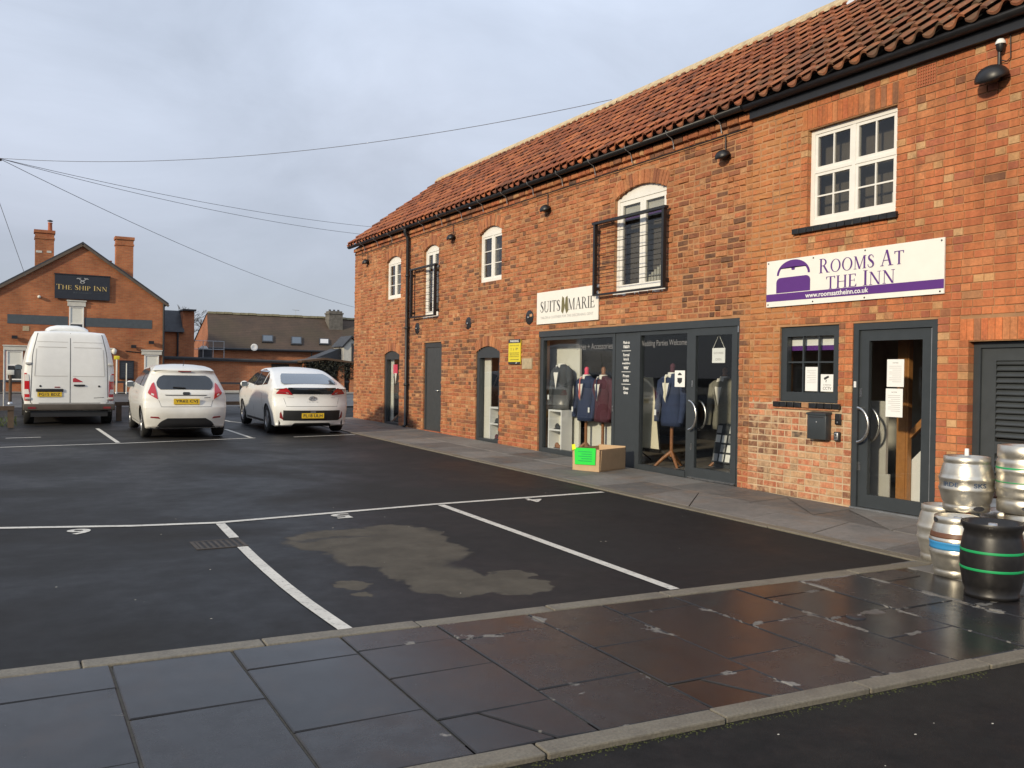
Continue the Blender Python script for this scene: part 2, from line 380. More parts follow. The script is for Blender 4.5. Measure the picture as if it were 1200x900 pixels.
M['cardirty'] = pm('car_paint_dirty', (.70, .69, .64), .32, var=.05, coat=.5, dirt=.5, dcol=(.40, .36, .29), ds=.8)
M['vanwhite'] = pm('van_paint', (.78, .785, .76), .4, var=.04, coat=.25, dirt=.15, dcol=(.50, .46, .38), ds=.8)
M['carblack'] = pm('black_plastic', (.018, .018, .02), .5, var=.1)
M['vanbump'] = pm('dusty_bumper', (.075, .062, .050), .7, var=.2)
M['cglass'] = pm('car_glass', (.012, .015, .018), .06, var=.05, coat=1.0)
M['cglass_sky'] = pm('rear_screen_glass', (.06, .08, .10), .05, var=.05, coat=1.0)
M['seam'] = pm('panel_gap', (.10, .10, .10), .8, var=.05)
M['redl'] = pm('tail_lamp_red', (.42, .012, .018), .18, var=.05, coat=1.0)
M['redd'] = pm('reflector_red', (.22, .012, .015), .3, var=.05, coat=1.0)
M['clearl'] = pm('lamp_clear', (.62, .60, .58), .15, var=.05, coat=1.0)
M['plate'] = pm('plate_yellow', (.72, .48, .03), .4, var=.03)
M['oak'] = pm('weathered_rail', (.10, .068, .045), .85, var=.3, vs=5, bmp=.5)
M['keg'] = pm('keg_steel', (.63, .595, .52), .36, .85, var=.16, vs=9, dirt=.4, dcol=(.30, .26, .19), ds=4, bmp=.18, bs=11)
M['keg2'] = pm('keg_steel_dull', (.54, .51, .45), .45, .75, var=.2, vs=7, dirt=.55, dcol=(.26, .22, .16), ds=4, bmp=.22, bs=11)
M['kegblack'] = pm('black_keg', (.013, .012, .012), .40, var=.3, vs=9, dirt=.25, dcol=(.05, .045, .04), ds=8)
M['kgreen'] = pm('green_band', (.01, .32, .10), .5, var=.1)
M['kblue'] = pm('blue_band', (.04, .26, .55), .45, var=.08)
M['kbrown'] = pm('brown_band', (.13, .055, .03), .5, var=.15)
M['kprint'] = pm('blue_stencil', (.04, .07, .13), .6, var=.2)
M['kerb'] = pm('kerb_concrete', (.165, .145, .108), .55, var=.3, vs=70, bmp=.7, bs=120, dirt=.4, dcol=(.06, .05, .04), ds=5)
M['rubble'] = pm('litter', (.45, .42, .36), .8, var=.2)
M['ivy'] = pm('dark_ivy', (.022, .022, .014), .8, var=.5, vs=5)
M['bark'] = pm('bark', (.06, .05, .042), .9, var=.3)
M['grass'] = pm('grass_blades', (.06, .085, .02), .8, var=.4, vs=3)
M['slate'] = pm('slate_roof', (.040, .042, .047), .6, var=.25, vs=5)
M['flatroof'] = pm('roof_felt', (.075, .080, .088), .5, var=.2)
M['fascia_brown'] = pm('brown_fascia', (.085, .048, .025), .7, var=.15)
M['inn_band'] = pm('painted_band', (.066, .080, .092), .7, var=.12)
M['inn'] = brickwork('inn_brick', (.43, .150, .060), (.33, .105, .045), (.32, .18, .095), var=.30, patch=(.31, .085, .038))
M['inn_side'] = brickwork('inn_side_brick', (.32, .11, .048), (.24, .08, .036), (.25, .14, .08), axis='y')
M['ext'] = brickwork('long_wall_brick', (.44, .155, .066), (.35, .115, .050), (.36, .22, .13), patch=(.34, .24, .14))
M['plainbrick'] = brickwork('hidden_gable_brick', (.36, .125, .05), (.28, .09, .04), (.3, .2, .12))
M['bg_brick'] = brickwork('street_brick', (.16, .06, .032), (.12, .045, .026), (.14, .09, .06), axis='y')

def far_tiles(name, a, b):
    m, nt, p, pos = base_mat(name)
    c = mixc(nt, ramp(nt, pos_noise(nt, pos, 1.3, 8, .7), .35, .65), a, b)
    c = mixc(nt, ramp(nt, pos_noise(nt, pos, .35, 4, .6), .5, .65, 0, .6), c, (.064, .050, .030))
    sep = N(nt, 'ShaderNodeSeparateXYZ'); L(nt, pos, sep.inputs[0])
    wv = mth(nt, 'SINE', mth(nt, 'MULTIPLY', sep.outputs['Z'], 52.0))
    c = scalec(nt, c, ramp(nt, wv, -1, 1, .85, 1.08))
    L(nt, c, p.inputs['Base Color']); p.inputs['Roughness'].default_value = .9
    bump(nt, pos_noise(nt, pos, 5, 6), .5, .03, p); return m
M['oldtile'] = far_tiles('old_mossy_tile', (.095, .062, .043), (.062, .043, .032))

def glass_mat(name, tint, ior=1.5, rough=.01, gain=1.0):
    m = bpy.data.materials.new(name); m.use_nodes = True; nt = m.node_tree; nt.nodes.clear()
    t = N(nt, 'ShaderNodeBsdfTransparent'); t.inputs[0].default_value = tint+(1,)
    gl = N(nt, 'ShaderNodeBsdfGlossy'); gl.inputs['Roughness'].default_value = rough
    lw = N(nt, 'ShaderNodeLayerWeight'); lw.inputs['Blend'].default_value = .5
    f = mth(nt, 'ADD', mth(nt, 'MULTIPLY', mth(nt, 'POWER', lw.outputs['Facing'], 5.0), .9), .035)
    x = N(nt, 'ShaderNodeMixShader'); o = N(nt, 'ShaderNodeOutputMaterial')
    L(nt, mth(nt, 'MULTIPLY', f, gain), x.inputs[0]); L(nt, t.outputs[0], x.inputs[1]); L(nt, gl.outputs[0], x.inputs[2]); L(nt, x.outputs[0], o.inputs[0])
    return m
M['glass'] = glass_mat('window_glass', (.96, .97, .965), 1.5)
M['glass_up'] = glass_mat('upper_window_glass', (.82, .82, .80), 1.5, gain=1.3)

def wet_ground(name, dry, wet, r_lo, r_hi, scale, grain, bmp_s, lo=.42, hi=.60, single=False, dryspots=0.0, spec=.5, patch=None, rv=(.8, 1.9)):
    m, nt, p, pos = base_mat(name)
    n1 = pos_noise(nt, pos, scale, 6, .6, .3)
    wetf = ramp(nt, n1, lo, hi, 1, 0)                    # 1 = wet
    if dryspots:
        ed = N(nt, 'ShaderNodeAttribute', attribute_name='edge').outputs['Fac']; sep = N(nt, 'ShaderNodeSeparateXYZ'); L(nt, pos, sep.inputs[0])
        v_ = mth(nt, 'ADD', pos_noise(nt, pos, 2.7, 7, .62, .6), mth(nt, 'MULTIPLY', mth(nt, 'SUBTRACT', 1.0, ed), ramp(nt, sep.outputs['X'], 1.4, 5.8, .07, .235)))
        v_ = mth(nt, 'ADD', v_, mth(nt, 'MULTIPLY', mth(nt, 'SUBTRACT', N(nt, 'ShaderNodeObjectInfo').outputs['Random'], .5), .10))
        wetf = mth(nt, 'MULTIPLY', wetf, ramp(nt, v_, .712, .735, 1, 1-dryspots))
    c = mixc(nt, wetf, dry, wet)
    gr = ramp(nt, pos_noise(nt, pos, grain, 3, .7), .25, .75, .62, 1.42)
    c = scalec(nt, c, gr); c = scalec(nt, c, ramp(nt, pos_noise(nt, pos, 11, 7, .7), .3, .7, .82, 1.20))
    c = scalec(nt, c, ramp(nt, pos_noise(nt, pos, 1.6, 5), .3, .7, .90, 1.10))
    if patch: c, wetf = patch(nt, pos, c, wetf)
    if single:
        oi = N(nt, 'ShaderNodeObjectInfo').outputs['Random']
        c = scalec(nt, c, ramp(nt, oi, 0, 1, .72, 1.28))
        c = mixc(nt, ramp(nt, pos_noise(nt, pos, 1.9, 6, .65), .52, .70, 0, .55), c, tuple(q*f_ for q, f_ in zip(wet, (1.9, 1.35, .95))))
    L(nt, c, p.inputs['Base Color'])
    rr_ = ramp(nt, pos_noise(nt, pos, 4.3, 6, .65), .3, .7, r_lo*rv[0], r_lo*rv[1])
    mx_ = N(nt, 'ShaderNodeMix', data_type='FLOAT'); mx_.inputs[2].default_value = r_hi; L(nt, wetf, mx_.inputs[0]); L(nt, mth(nt, 'MULTIPLY', rr_, ramp(nt, N(nt, 'ShaderNodeObjectInfo').outputs['Random'], 0, 1, .75, 1.5)) if single else rr_, mx_.inputs[3]); L(nt, mx_.outputs[0], p.inputs['Roughness'])
    p.inputs['Specular IOR Level'].default_value = spec
    h = pos_noise(nt, pos, grain*.8, 3, .6)
    hb = N(nt, 'ShaderNodeBump'); hb.inputs['Distance'].default_value = .004
    L(nt, h, hb.inputs['Height']); L(nt, ramp(nt, wetf, 0, 1, bmp_s, bmp_s*.45), hb.inputs['Strength'])
    h2 = pos_noise(nt, pos, 2.1, 3); b2 = N(nt, 'ShaderNodeBump'); b2.inputs['Strength'].default_value = .12 if single else .03; b2.inputs['Distance'].default_value = .02
    L(nt, h2, b2.inputs['Height']); L(nt, hb.outputs[0], b2.inputs['Normal']); L(nt, b2.outputs[0], p.inputs['Normal'])
    return m
def dry_mask(nt, pos, c, wetf):
    wob = N(nt, 'ShaderNodeTexNoise'); wob.inputs['Scale'].default_value = 5.5; wob.inputs['Detail'].default_value = 6; wob.inputs['Roughness'].default_value = .6; L(nt, pos, wob.inputs['Vector'])
    o = N(nt, 'ShaderNodeVectorMath', operation='MULTIPLY_ADD'); L(nt, wob.outputs['Color'], o.inputs[0]); o.inputs[1].default_value = (.34, .34, 0); L(nt, pos, o.inputs[2])
    def ell(cx, cy, rx, ry):
        s = N(nt, 'ShaderNodeVectorMath', operation='SUBTRACT'); L(nt, o.outputs[0], s.inputs[0]); s.inputs[1].default_value = (cx+.17, cy+.17, 0)
        k = N(nt, 'ShaderNodeVectorMath', operation='MULTIPLY'); L(nt, s.outputs[0], k.inputs[0]); k.inputs[1].default_value = (1/rx, 1/ry, 0)
        l = N(nt, 'ShaderNodeVectorMath', operation='LENGTH'); L(nt, k.outputs[0], l.inputs[0]); return l.outputs['Value']
    d = None
    for e in ((2.62, 7.62, .55, .52), (3.12, 7.62, .42, .58), (2.85, 6.95, .60, .62), (2.80, 6.25, .36, .55), (2.80, 5.78, .36, .38), (3.18, 5.52, .27, .24), (3.30, 5.83, .19, .17), (2.12, 6.03, .11, .13), (2.12, 5.76, .08, .07)):
        q = ell(*e); d = q if d is None else mth(nt, 'MINIMUM', d, q)
    m_ = ramp(nt, d, .92, 1.02, 1, 0)
    m_ = mth(nt, 'MULTIPLY', m_, ramp(nt, ell(3.27, 6.30, .27, .22), .7, 1.25, 0, 1))
    m_ = mth(nt, 'MULTIPLY', m_, ramp(nt, ell(2.5, 7.72, .42, .045), .6, 1.3, .45, 1))
    dc = scalec(nt, (.082, .071, .054), ramp(nt, pos_noise(nt, pos, 3.5, 6, .65), .3, .7, .68, 1.18))
    rim = mth(nt, 'MULTIPLY', ramp(nt, d, .98, 1.35, 1, 0), ramp(nt, d, .95, 1.02, 0, 1))
    c = scalec(nt, c, ramp(nt, rim, 0, 1, 1.0, .80))
    return mixc(nt, m_, c, dc), mth(nt, 'MULTIPLY', wetf, ramp(nt, m_, 0, 1, 1, 0))
M['asphalt'] = wet_ground('asphalt', (.019, .0178, .0165), (.0115, .0112, .0115), .50, .75, .33, 210, .30, .44, .62, spec=.17, patch=dry_mask, rv=(.92, 1.12))
M['dry_patch'] = wet_ground('dry_asphalt', (.120, .104, .078), (.085, .072, .055), .7, .9, 1.2, 190, .5)
M['road'] = wet_ground('road', (.022, .0205, .018), (.016, .015, .0145), .5, .7, .5, 230, .9, spec=.12)
M['slab'] = wet_ground('slab_damp', (.155, .143, .128), (.115, .110, .102), .5, .75, .8, 160, .35, .36, .56, True)
M['slab_wet'] = wet_ground('slab_wet', (.160, .150, .134), (.023, .0225, .024), .145, .62, .9, 150, .40, .70, .76, True, 1.0, spec=.25)
M['bed'] = pm('slab_bed', (.10, .084, .060), .9, var=.3, vs=30, bmp=.5)
def paint_mat():
    m, nt, p, pos = base_mat('road_paint')
    worn = ramp(nt, pos_noise(nt, pos, 26, 7, .75), .54, .68, 0, .8)
    c = mixc(nt, worn, scalec(nt, (.62, .59, .52), ramp(nt, pos_noise(nt, pos, 5, 5), .3, .7, .82, 1.08)), (.10, .095, .085))
    L(nt, c, p.inputs['Base Color']); p.inputs['Roughness'].default_value = .55
    bump(nt, pos_noise(nt, pos, 200, 3), .4, .004, p); return m
M['paint'] = paint_mat()
# ------------------------------------------------------------------ ground
def sheet(name, xs, ys, dz, mat, zf=g):
    b = MB(); nx = len(xs)
    b.add([(x, y, zf(y)+dz) for y in ys for x in xs], [(j*nx+i, j*nx+i+1, (j+1)*nx+i+1, (j+1)*nx+i) for j in range(len(ys)-1) for i in range(nx-1)])
    return b.build(name, mat, kind='structure')
sheet('ground', [-1500, -60, 0, 60, 1500], [-400, -20, 0, 10, 20, 30, 40, 50, 60, 1800], -.05, M['road'])
b_ = MB(); b_.add([(x, y, g(y)-.020) for y in (-20, -8, 0, 3.3) for x in (-40, 0, 9)], [(j*3+i, j*3+i+1, (j+1)*3+i+1, (j+1)*3+i) for j in range(3) for i in range(2)]); b_.build('road', M['road'], kind='structure')
def front(x): return 5.095 - .043*x          # outer edge of the kerb between car park and front pavement
def near(x): return 3.05 - .052*(x-1.7) + .004*(x-3)**2*.5
b = MB(); pts = [(-40, front(-40)), (6.70, front(6.70)), (6.70, 31.0), (-40, 31.0)]
xs = [-40, -10, 0, 3, 6.70]; rows = [None, 10, 16, 22, 31.0]; vs = []
for q in rows: vs += [(x, front(x) if q is None else q, 0) for x in xs]
b.add([(x, y, g(y)-.010) for x, y, _ in vs], [(j*5+i, j*5+i+1, (j+1)*5+i+1, (j+1)*5+i) for j in range(4) for i in range(4)])
b.build('car_park', M['asphalt'], kind='structure')
M['street'] = wet_ground('street_asphalt', (.10, .098, .095), (.07, .07, .07), .5, .75, .3, 60, .3)
sheet('street', [-60, 0, 14, 60], [31.0, 36, 42.6], -.004, M['street'])
sheet('far_pavement', [-60, 0, 14, 60], [42.6, 46, 60], .03, pm('far_paving', (.26, .245, .21), .8, var=.15))

def flat(b, poly, dz, th=None):              # polygon lying on the sloping ground
    if th is None: b.add([(x, y, g(y)+dz) for x, y in poly], [tuple(range(len(poly)))])
    else: b.prism(poly, lambda u, v, d: (u, v, g(v)+d), dz-th, dz)
    return b
def band(b, pts, wd, dz):                     # painted line along a polyline
    P = [Vector(p) for p in pts]; l = []; r = []
    for i, p in enumerate(P):
        d = ((P[min(i+1, len(P)-1)]-P[max(i-1, 0)])).normalized(); n_ = Vector((-d.y, d.x))*wd/2
        l.append(p+n_); r.append(p-n_)
    for i in range(len(P)-1):
        k = 6
        for j in range(k):
            a, c = j/k, (j+1)/k
            f = lambda s, t: s[i].lerp(s[i+1], t)
            flat(b, [f(r, a)[:], f(r, c)[:], f(l, c)[:], f(l, a)[:]], dz)
def struct(name, mat, *polys): 
    b = MB()
    for p in polys: flat(b, p, -.006)
    return b.build(name, mat, kind='structure', fix=False)

# painted bays
def line(pts, wd=.085, dz=-.005):
    b = MB(); band(b, pts, wd, dz); return b.build('parking_line', M['paint'], kind='structure', fix=False)
line([(-9, 9.9), (-4, 9.75), (-.09, 9.36), (1.0, 9.02), (1.74, 8.89), (3.24, 9.05), (4.18, 9.15), (6.57, 9.26)])
line([(1.765, 8.83), (1.735, 8.08)], .085); line([(1.715, 7.66), (1.700, 7.2), (1.692, 6.7), (1.690, 6.2), (1.700, 5.7), (1.720, 5.3), (1.738, 4.99)], .088)
line([(4.22, 9.08), (4.20, 7.2), (4.165, 4.96)], .085)
line([(-.72, 8.9), (-.72, 5.16)], .085)
line([(-8, 16.9), (-3, 17.2), (-.17, 17.58), (1.88, 17.86), (4.35, 18.38)], .075); line([(5.15, 18.42), (6.6, 18.72)], .075)
line([(1.73, 18.0), (1.66, 21.7)], .08); line([(4.28, 18.45), (4.26, 20.9)], .08); line([(-.1, 19.5), (.5, 19.6)], .07)
line([(4.86, 24.1), (4.9, 23.5), (5.15, 22.8), (5.6, 22.5)], .07)
for ch, x, y in (('6', .54, 8.90), ('5', 2.97, 8.80), ('4', 5.41, 8.99)):
    b = MB(); vs, fs, a_ = text_polys(ch, True)
    b.add([(x - u*.20, y - v*.27, g(y - v*.27)-.0045) for u, v in vs], fs); b.build('bay_number', M['paint'], kind='structure', fix=False)

# kerbs, one object per stone
def kerb_run(f0, f1, x0, x1, step, along='x', mat='kerb', rise=.004, name='kerb'):
    root = bpy.data.objects.new(name, None); C.objects.link(root); root['kind'] = 'structure'; root.empty_display_size = .1
    x = x0
    while x < x1-.05:
        e = min(x+step, x1); q = .004; z = R.uniform(-.002, .003)+rise; t0 = R.uniform(-.004, .004)
        poly = [(x+q, f0(x)+t0), (e-q, f0(e)+t0), (e-q, f1(e)+t0), (x+q, f1(x)+t0)]
        if along == 'y': poly = [(v, u) for u, v in poly]
        b = MB(); flat(b, poly, z, .09); o = b.build('kerb_stone', M[mat], root)
        bv = o.modifiers.new('edge', 'BEVEL'); bv.width = .008; bv.segments = 2
        x = e
    return root
kerb_run(lambda x: near(x), lambda x: near(x)+.115, -4.5, 8.6, .915, rise=.006, name='near_kerb')
kerb_run(lambda x: front(x)-.125, lambda x: front(x), -7.0, 6.66, .915, rise=.003, name='car_park_kerb')
kerb_run(lambda y: 6.665, lambda y: 6.80, 4.70, 24.6, .915, along='y', rise=.006, name='shop_kerb')

# paving, one object per slab
pave = MB(); flat(pave, [(-7, near(-7)+.11), (8.6, near(8.6)+.11), (8.6, 24.6), (6.78, 24.6), (6.78, 4.86), (-7, front(-7)-.12)], -.009)
pave = pave.build('pavement', M['bed'], kind='structure')
def slab(poly, wet=False, th=.03):
    cx = sum(p[0] for p in poly)/len(poly); cy = sum(p[1] for p in poly)/len(poly)
    P = []
    n_ = len(poly)
    for i in range(n_):                        # inset every edge by half a joint
        p0, p1, p2 = Vector(poly[i-1]), Vector(poly[i]), Vector(poly[(i+1) % n_])
        a = (p1-p0).normalized(); c = (p2-p1).normalized(); k = a.cross(c) if False else a.x*c.y-a.y*c.x
        bis = (c-a); 
        if bis.length < 1e-4: bis = Vector((-a.y, a.x))
        bis.normalize()
        if bis.dot(Vector((cx, cy))-p1) < 0: bis = -bis
        s_ = max(.35, abs(bis.x*(-a.y)+bis.y*a.x)); P.append((p1+bis*(R.uniform(.004, .0075)/s_))[:])
    dz = R.uniform(-.0025, .0025); tx = R.uniform(-.003, .003); ty = R.uniform(-.003, .003)
    top = lambda u, v, d=0: (u, v, g(v)+dz+d+tx*(u-cx)+ty*(v-cy)); n_ = len(P)
    I1 = [(u+(cx-u)*min(.9, .006/max(.02, abs(u-cx))), v+(cy-v)*min(.9, .006/max(.02, abs(v-cy)))) for u, v in P]
    I2 = [(u+(cx-u)*min(.8, .085/max(.05, abs(u-cx))), v+(cy-v)*min(.8, .085/max(.05, abs(v-cy)))) for u, v in P]
    b = MB(); b.add([(u, v, g(v)+dz-th) for u, v in P]+[top(u, v, -.005) for u, v in P]+[top(u, v) for u, v in I1]+[top(u, v) for u, v in I2],
        [(r*n_+k, r*n_+(k+1) % n_, (r+1)*n_+(k+1) % n_, (r+1)*n_+k) for r in range(3) for k in range(n_)]+[tuple(range(3*n_, 4*n_))], False)
    o = b.build('paving_slab', M['slab_wet' if wet else 'slab'], pave)
    at = o.data.attributes.new('edge', 'FLOAT', 'POINT'); at.data.foreach_set('value', [0.0]*(3*n_)+[1.0]*n_)
    return o
cols = [-4.35, -3.75, -3.15, -2.55, -1.95, -1.35, -.75, -.15, .45, 1.05, 1.65, 2.24, 2.86, 3.42, 4.0, 4.56, 5.16, 5.76, 6.36, 6.96, 7.56, 8.58]
for i, (x0, x1) in enumerate(zip(cols, cols[1:])):
    lo0, lo1 = near(x0)+.118, near(x1)+.118
    hi0, hi1 = (front(x0)-.128, front(x1)-.128) if x1 < 6.7 else (4.86, 4.86)
    brk = {8: [4.16, 3.28], 9: [4.57, 3.71], 10: [4.60, 4.13, 3.56], 11: [4.54, 3.68], 12: [4.09, 3.45], 13: [4.57, 3.62], 14: [4.05], 15: [4.48, 3.93, 3.48], 16: [3.88]}.get(i, [4.60, 3.72] if i % 2 else [4.16, 3.30])
    ys = [None] + [y for y in brk if lo0+.06 < y < hi0-.06] + ['lo']
    for a, c in zip(ys, ys[1:]):
        t0, t1 = (hi0, hi1) if a is None else (a, a)
        b0, b1 = (lo0, lo1) if c == 'lo' else (c, c-.015)
        q = [(x0, b0), (x1, b1), (x1, t1), (x0, t0)]
        if i in (10, 12) and c == 'lo':          # cracked across a corner
            mx_ = (x0*.35+x1*.65); slab([(x0, b0), (mx_, b0-.01), (x0+.2, t0), (x0, t0)], True); slab([(mx_, b0-.01), (x1, b1), (x1, t1), (x0+.2, t0)], True)
        else: slab(q, wet=x0 < 6.3)
# along the shops: two rows with the odd diagonal cut
for q in ([(7.72,4.88),(8.58,4.88),(8.58,6.05),(7.72,5.88)], [(7.72,5.88),(8.58,6.05),(8.58,7.02),(8.42,7.0)], [(7.72,5.88),(8.42,7.0),(7.72,6.89)],
          [(7.72,6.89),(8.42,7.0),(8.58,7.02),(8.58,7.98),(8.45,7.95)], [(7.72,6.89),(8.45,7.95),(7.72,7.85)], [(7.72,7.85),(8.45,7.95),(8.58,7.98),(8.58,8.62),(7.72,8.44)],
          [(6.82,4.88),(7.72,4.88),(7.72,5.45),(6.82,5.27)], [(6.82,5.27),(7.72,5.45),(7.72,6.40),(6.82,6.10)], [(6.82,6.10),(7.72,6.40),(7.72,7.22),(6.82,7.02)],
          [(6.82,7.02),(7.72,7.22),(7.72,8.75),(6.82,7.90)], [(6.82,7.90),(7.72,8.75),(7.72,9.06),(6.82,8.78)]): slab(q)
y = 8.44
while y < 24.3:
    e = min(y+.9, 24.6); slab([(7.72, y), (8.58, y+.18), (8.58, min(e+.18, 24.6)), (7.72, e)]); y = e
y = 8.78
while y < 24.3:
    e = min(y+.93, 24.6); k = .28 if y < 9 else .14; k2 = .14
    slab([(6.82, y), (7.72, y+k), (7.72, min(e+k2, 24.6)), (6.82, e)]); y = e

# ironwork in the ground
t = thing('drain_cover', 'rusty iron gully grating sunk in the asphalt across the white bay line', 'drain cover', (1.56, 7.87, g(7.87)-.012))
b = MB(); b.box((-.21, -.19, -.03), (.21, -.165, .006)); b.box((-.21, .165, -.03), (.21, .19, .006)); b.box((-.21, -.165, -.03), (-.18, .165, .006)); b.box((.18, -.165, -.03), (.21, .165, .006))
b.box((-.20, -.185, -.032), (.20, .185, -.02)); M['iron'] = pm('rusty_iron', (.06, .048, .038), .7, .3, var=.3, vs=30)
b.build('frame', M['iron'], t, world=False)
for k in range(7):
    b = MB(); b.box((-.17+k*.05, -.162, -.02), (-.145+k*.05, .162, .004)); b.build('slat', M['iron'], t, world=False)
t = thing('manhole_cover', 'dark metal inspection cover set in the slabs beside the kegs', 'manhole cover', (5.98, 4.56, g(4.56)))
b = MB(); b.bbox((-.20, -.12, -.02), (.20, .12, .007), .004); b.build('lid', M['iron'], t, world=False)
b = MB(); b.bbox((-.03, -.10, .004), (.03, -.085, .010), .002); b.bbox((-.03, .085, .004), (.03, .10, .010), .002); b.build('lifting_eye', M['black'], t, world=False)
t = thing('stop_tap_cover', 'small black stop tap cover sunk in a wet slab', 'tap cover', (4.76, 3.88, g(3.88)))
b = MB(); b.lathe([(.0, .007), (.05, .007), (.062, .003), (.062, -.02)], n=18); b.build('lid', M['black'], t, world=False)
b = MB(); b.box((.02, -.006, .006), (.045, .006, .0095)); b.build('hinge', M['galv'], t, world=False)
# litter, gravel and moss specks
b = MB()
for k in range(46):
    x, y = (R.uniform(.2, 6.4), R.uniform(5.2, 9.5)) if k < 28 else (R.uniform(1, 5), R.uniform(1.9, 2.8))
    s = R.uniform(.002, .007); z = g(y) + (-.010 if k < 28 else -.020); a = R.uniform(0, 6.3)
    b.add([(x+s*cos(a+q*1.57)*(1.6 if q % 2 else .8), y+s*sin(a+q*1.57), z+.0015) for q in range(4)] + [(x, y, z+s*.7)], [(0,1,4),(1,2,4),(2,3,4),(3,0,4)])
b.build('litter_specks', M['rubble'], kind='stuff')
M['moss'] = pm('moss', (.050, .055, .012), .95, var=.4, vs=30)
b = MB()
for k in range(500):
    x = R.uniform(1.2, 4.6); e = near(x); y = e - abs(R.gauss(0, .025)) - .004; s = R.uniform(.002, .007); z = g(y)-.020
    b.add([(x-s, y-s, z), (x+s, y-s, z), (x+s*.6, y+s, z), (x, y, z+s*.8)], [(0,1,3),(1,2,3),(2,0,3)])
b.build('kerb_moss', M['moss'], kind='stuff')
# ------------------------------------------------------------------ the long brick building on the right
X0 = 8.6
NEARY, STEP, FARY, TOP = 3.0, 8.80, 24.60, 5.10
barn = thing('shop_building', 'long two storey red brick building with orange pantile roof and grey shopfront', 'building', (X0, 13, g(13)))
RECT = [(18.60, 19.62, -1, 2.25), (9.0, 14.28, -1, 2.33), (7.33, 8.27, 1.22, 2.17), (6.58, 7.86, 3.40, 4.60), (6.03, 7.13, -1, 2.17), (3.90, 5.68, -1, 1.92)]
ARCH = [(21.12, 22.12, 3.44, 4.42, .13), (18.82, 19.67, 2.87, 4.44, .12), (15.78, 16.77, 3.44, 4.46, .13), (10.60, 11.92, 2.87, 4.40, .15), (21.15, 22.20, -1, 1.99, .10), (15.80, 16.85, -1, 1.98, .12)]
def arch_geo(a):
    y0, y1, z0, zs, r = a; hw = (y1-y0)/2; Rr = (hw*hw+r*r)/(2*r); return (y0+y1)/2, hw, Rr, zs+r-Rr, math.asin(hw/Rr)
holes = list(RECT)
for a in ARCH:
    yc, hw, Rr, zc, th = arch_geo(a); n = 10; holes.append((a[0], a[1], a[2], a[3]))
    for k in range(n):
        u0 = -hw+2*hw*k/n; u1 = u0+2*hw/n; um = (u0+u1)/2
        holes.append((yc+u0, yc+u1, a[3]-.001, zc+sqrt(Rr*Rr-um*um)))
# mortar sheet with reveals
ybr = sorted({NEARY, FARY, STEP, 7.13, 8.27} | {h[0] for h in holes} | {h[1] for h in holes}); ybr = [y for k, y in enumerate(ybr) if k == 0 or y-ybr[k-1] > 1e-4]
XM = X0+.009
b = MB(); bp = MB(); ins = MB()
for y0, y1 in zip(ybr, ybr[1:]):
    ym = (y0+y1)/2; iv = sorted((h[2], h[3]) for h in holes if h[0] < ym < h[1]); z = -.3; free = []
    for a, c in iv:
        if a > z: free.append((z, a))
        z = max(z, c)
    if z < TOP: free.append((z, TOP))
    for a, c in free:
        low = 7.13 <= ym <= STEP and a < 1.2
        if low and c > 1.22:
            bp.quad((XM, y0, a), (XM, y1, a), (XM, y1, 1.22), (XM, y0, 1.22)); b.quad((XM, y0, 1.22), (XM, y1, 1.22), (XM, y1, c), (XM, y0, c))
        else: (bp if low else b).quad((XM, y0, a), (XM, y1, a), (XM, y1, c), (XM, y0, c))
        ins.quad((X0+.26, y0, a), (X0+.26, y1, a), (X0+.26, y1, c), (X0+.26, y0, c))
DEP = X0+.26
for h in holes:
    y0, y1, z0, z1 = h; q = .004
    if z1-z0 > .4:
        b.quad((XM, y0-q, z0), (DEP, y0-q, z0), (DEP, y0-q, z1), (XM, y0-q, z1)); b.quad((XM, y1+q, z0), (DEP, y1+q, z0), (DEP, y1+q, z1), (XM, y1+q, z1))
        if z0 > 0: b.quad((XM, y0, z0-q), (DEP, y0, z0-q), (DEP, y1, z0-q), (XM, y1, z0-q))
    if not (h[2], h[3]) in [(a[2], a[3]) for a in ARCH] or z1-z0 < .4: b.quad((XM, y0, z1+q), (DEP, y0, z1+q), (DEP, y1, z1+q), (XM, y1, z1+q))
wall = b.build('wall', M['mortar'], barn, fix=False)
bp.build('repointed_mortar', M['mortar_pale'], wall, fix=False)
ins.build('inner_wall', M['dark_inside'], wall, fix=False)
# bricks
def excl(z0, z1, lo, hi):
    zm = (z0+z1)/2; out = []
    for y0, y1, a, c in RECT:
        c2 = c
        if (y0, y1) == (6.58, 7.86):
            if c <= zm < 4.86: out.append((6.50, 7.95)); continue
        if (y0, y1) == (3.90, 5.68):
            if c <= zm < 2.155: out.append((3.8, 5.78)); continue
        if (y0, y1) == (7.33, 8.27) and 1.145 < zm < 1.225: out.append((7.27, 8.36)); continue
        if a < zm < c2: out.append((y0, y1))
    for a in ARCH:
        yc, hw, Rr, zc, th = arch_geo(a)
        if a[2] < zm < a[3]: out.append((a[0], a[1]))
        elif a[3] <= zm < zc+Rr+.225:
            ro = Rr+.225; hh = sqrt(max(ro*ro-(zm-zc)**2, 0)); hh = min(hh, (zm-zc)*tan(th)+.01); out.append((yc-hh, yc+hh))
    if 6.08 < lo < 6.4: pass
    out += [(6.10, 6.35)] if 4.70 < zm < 4.93 else []
    out += [(14.48, 14.87)] if 1.62 < zm < 1.84 else []
    out += [(STEP, STEP+.0001)]
    cur = lo; free = []
    for a, c in sorted(out):
        if a > cur+.02: free.append((cur, min(a, hi)))
        cur = max(cur, c)
    if cur < hi-.02: free.append((cur, hi))
    return [f for f in free if f[1]-f[0] > .02]
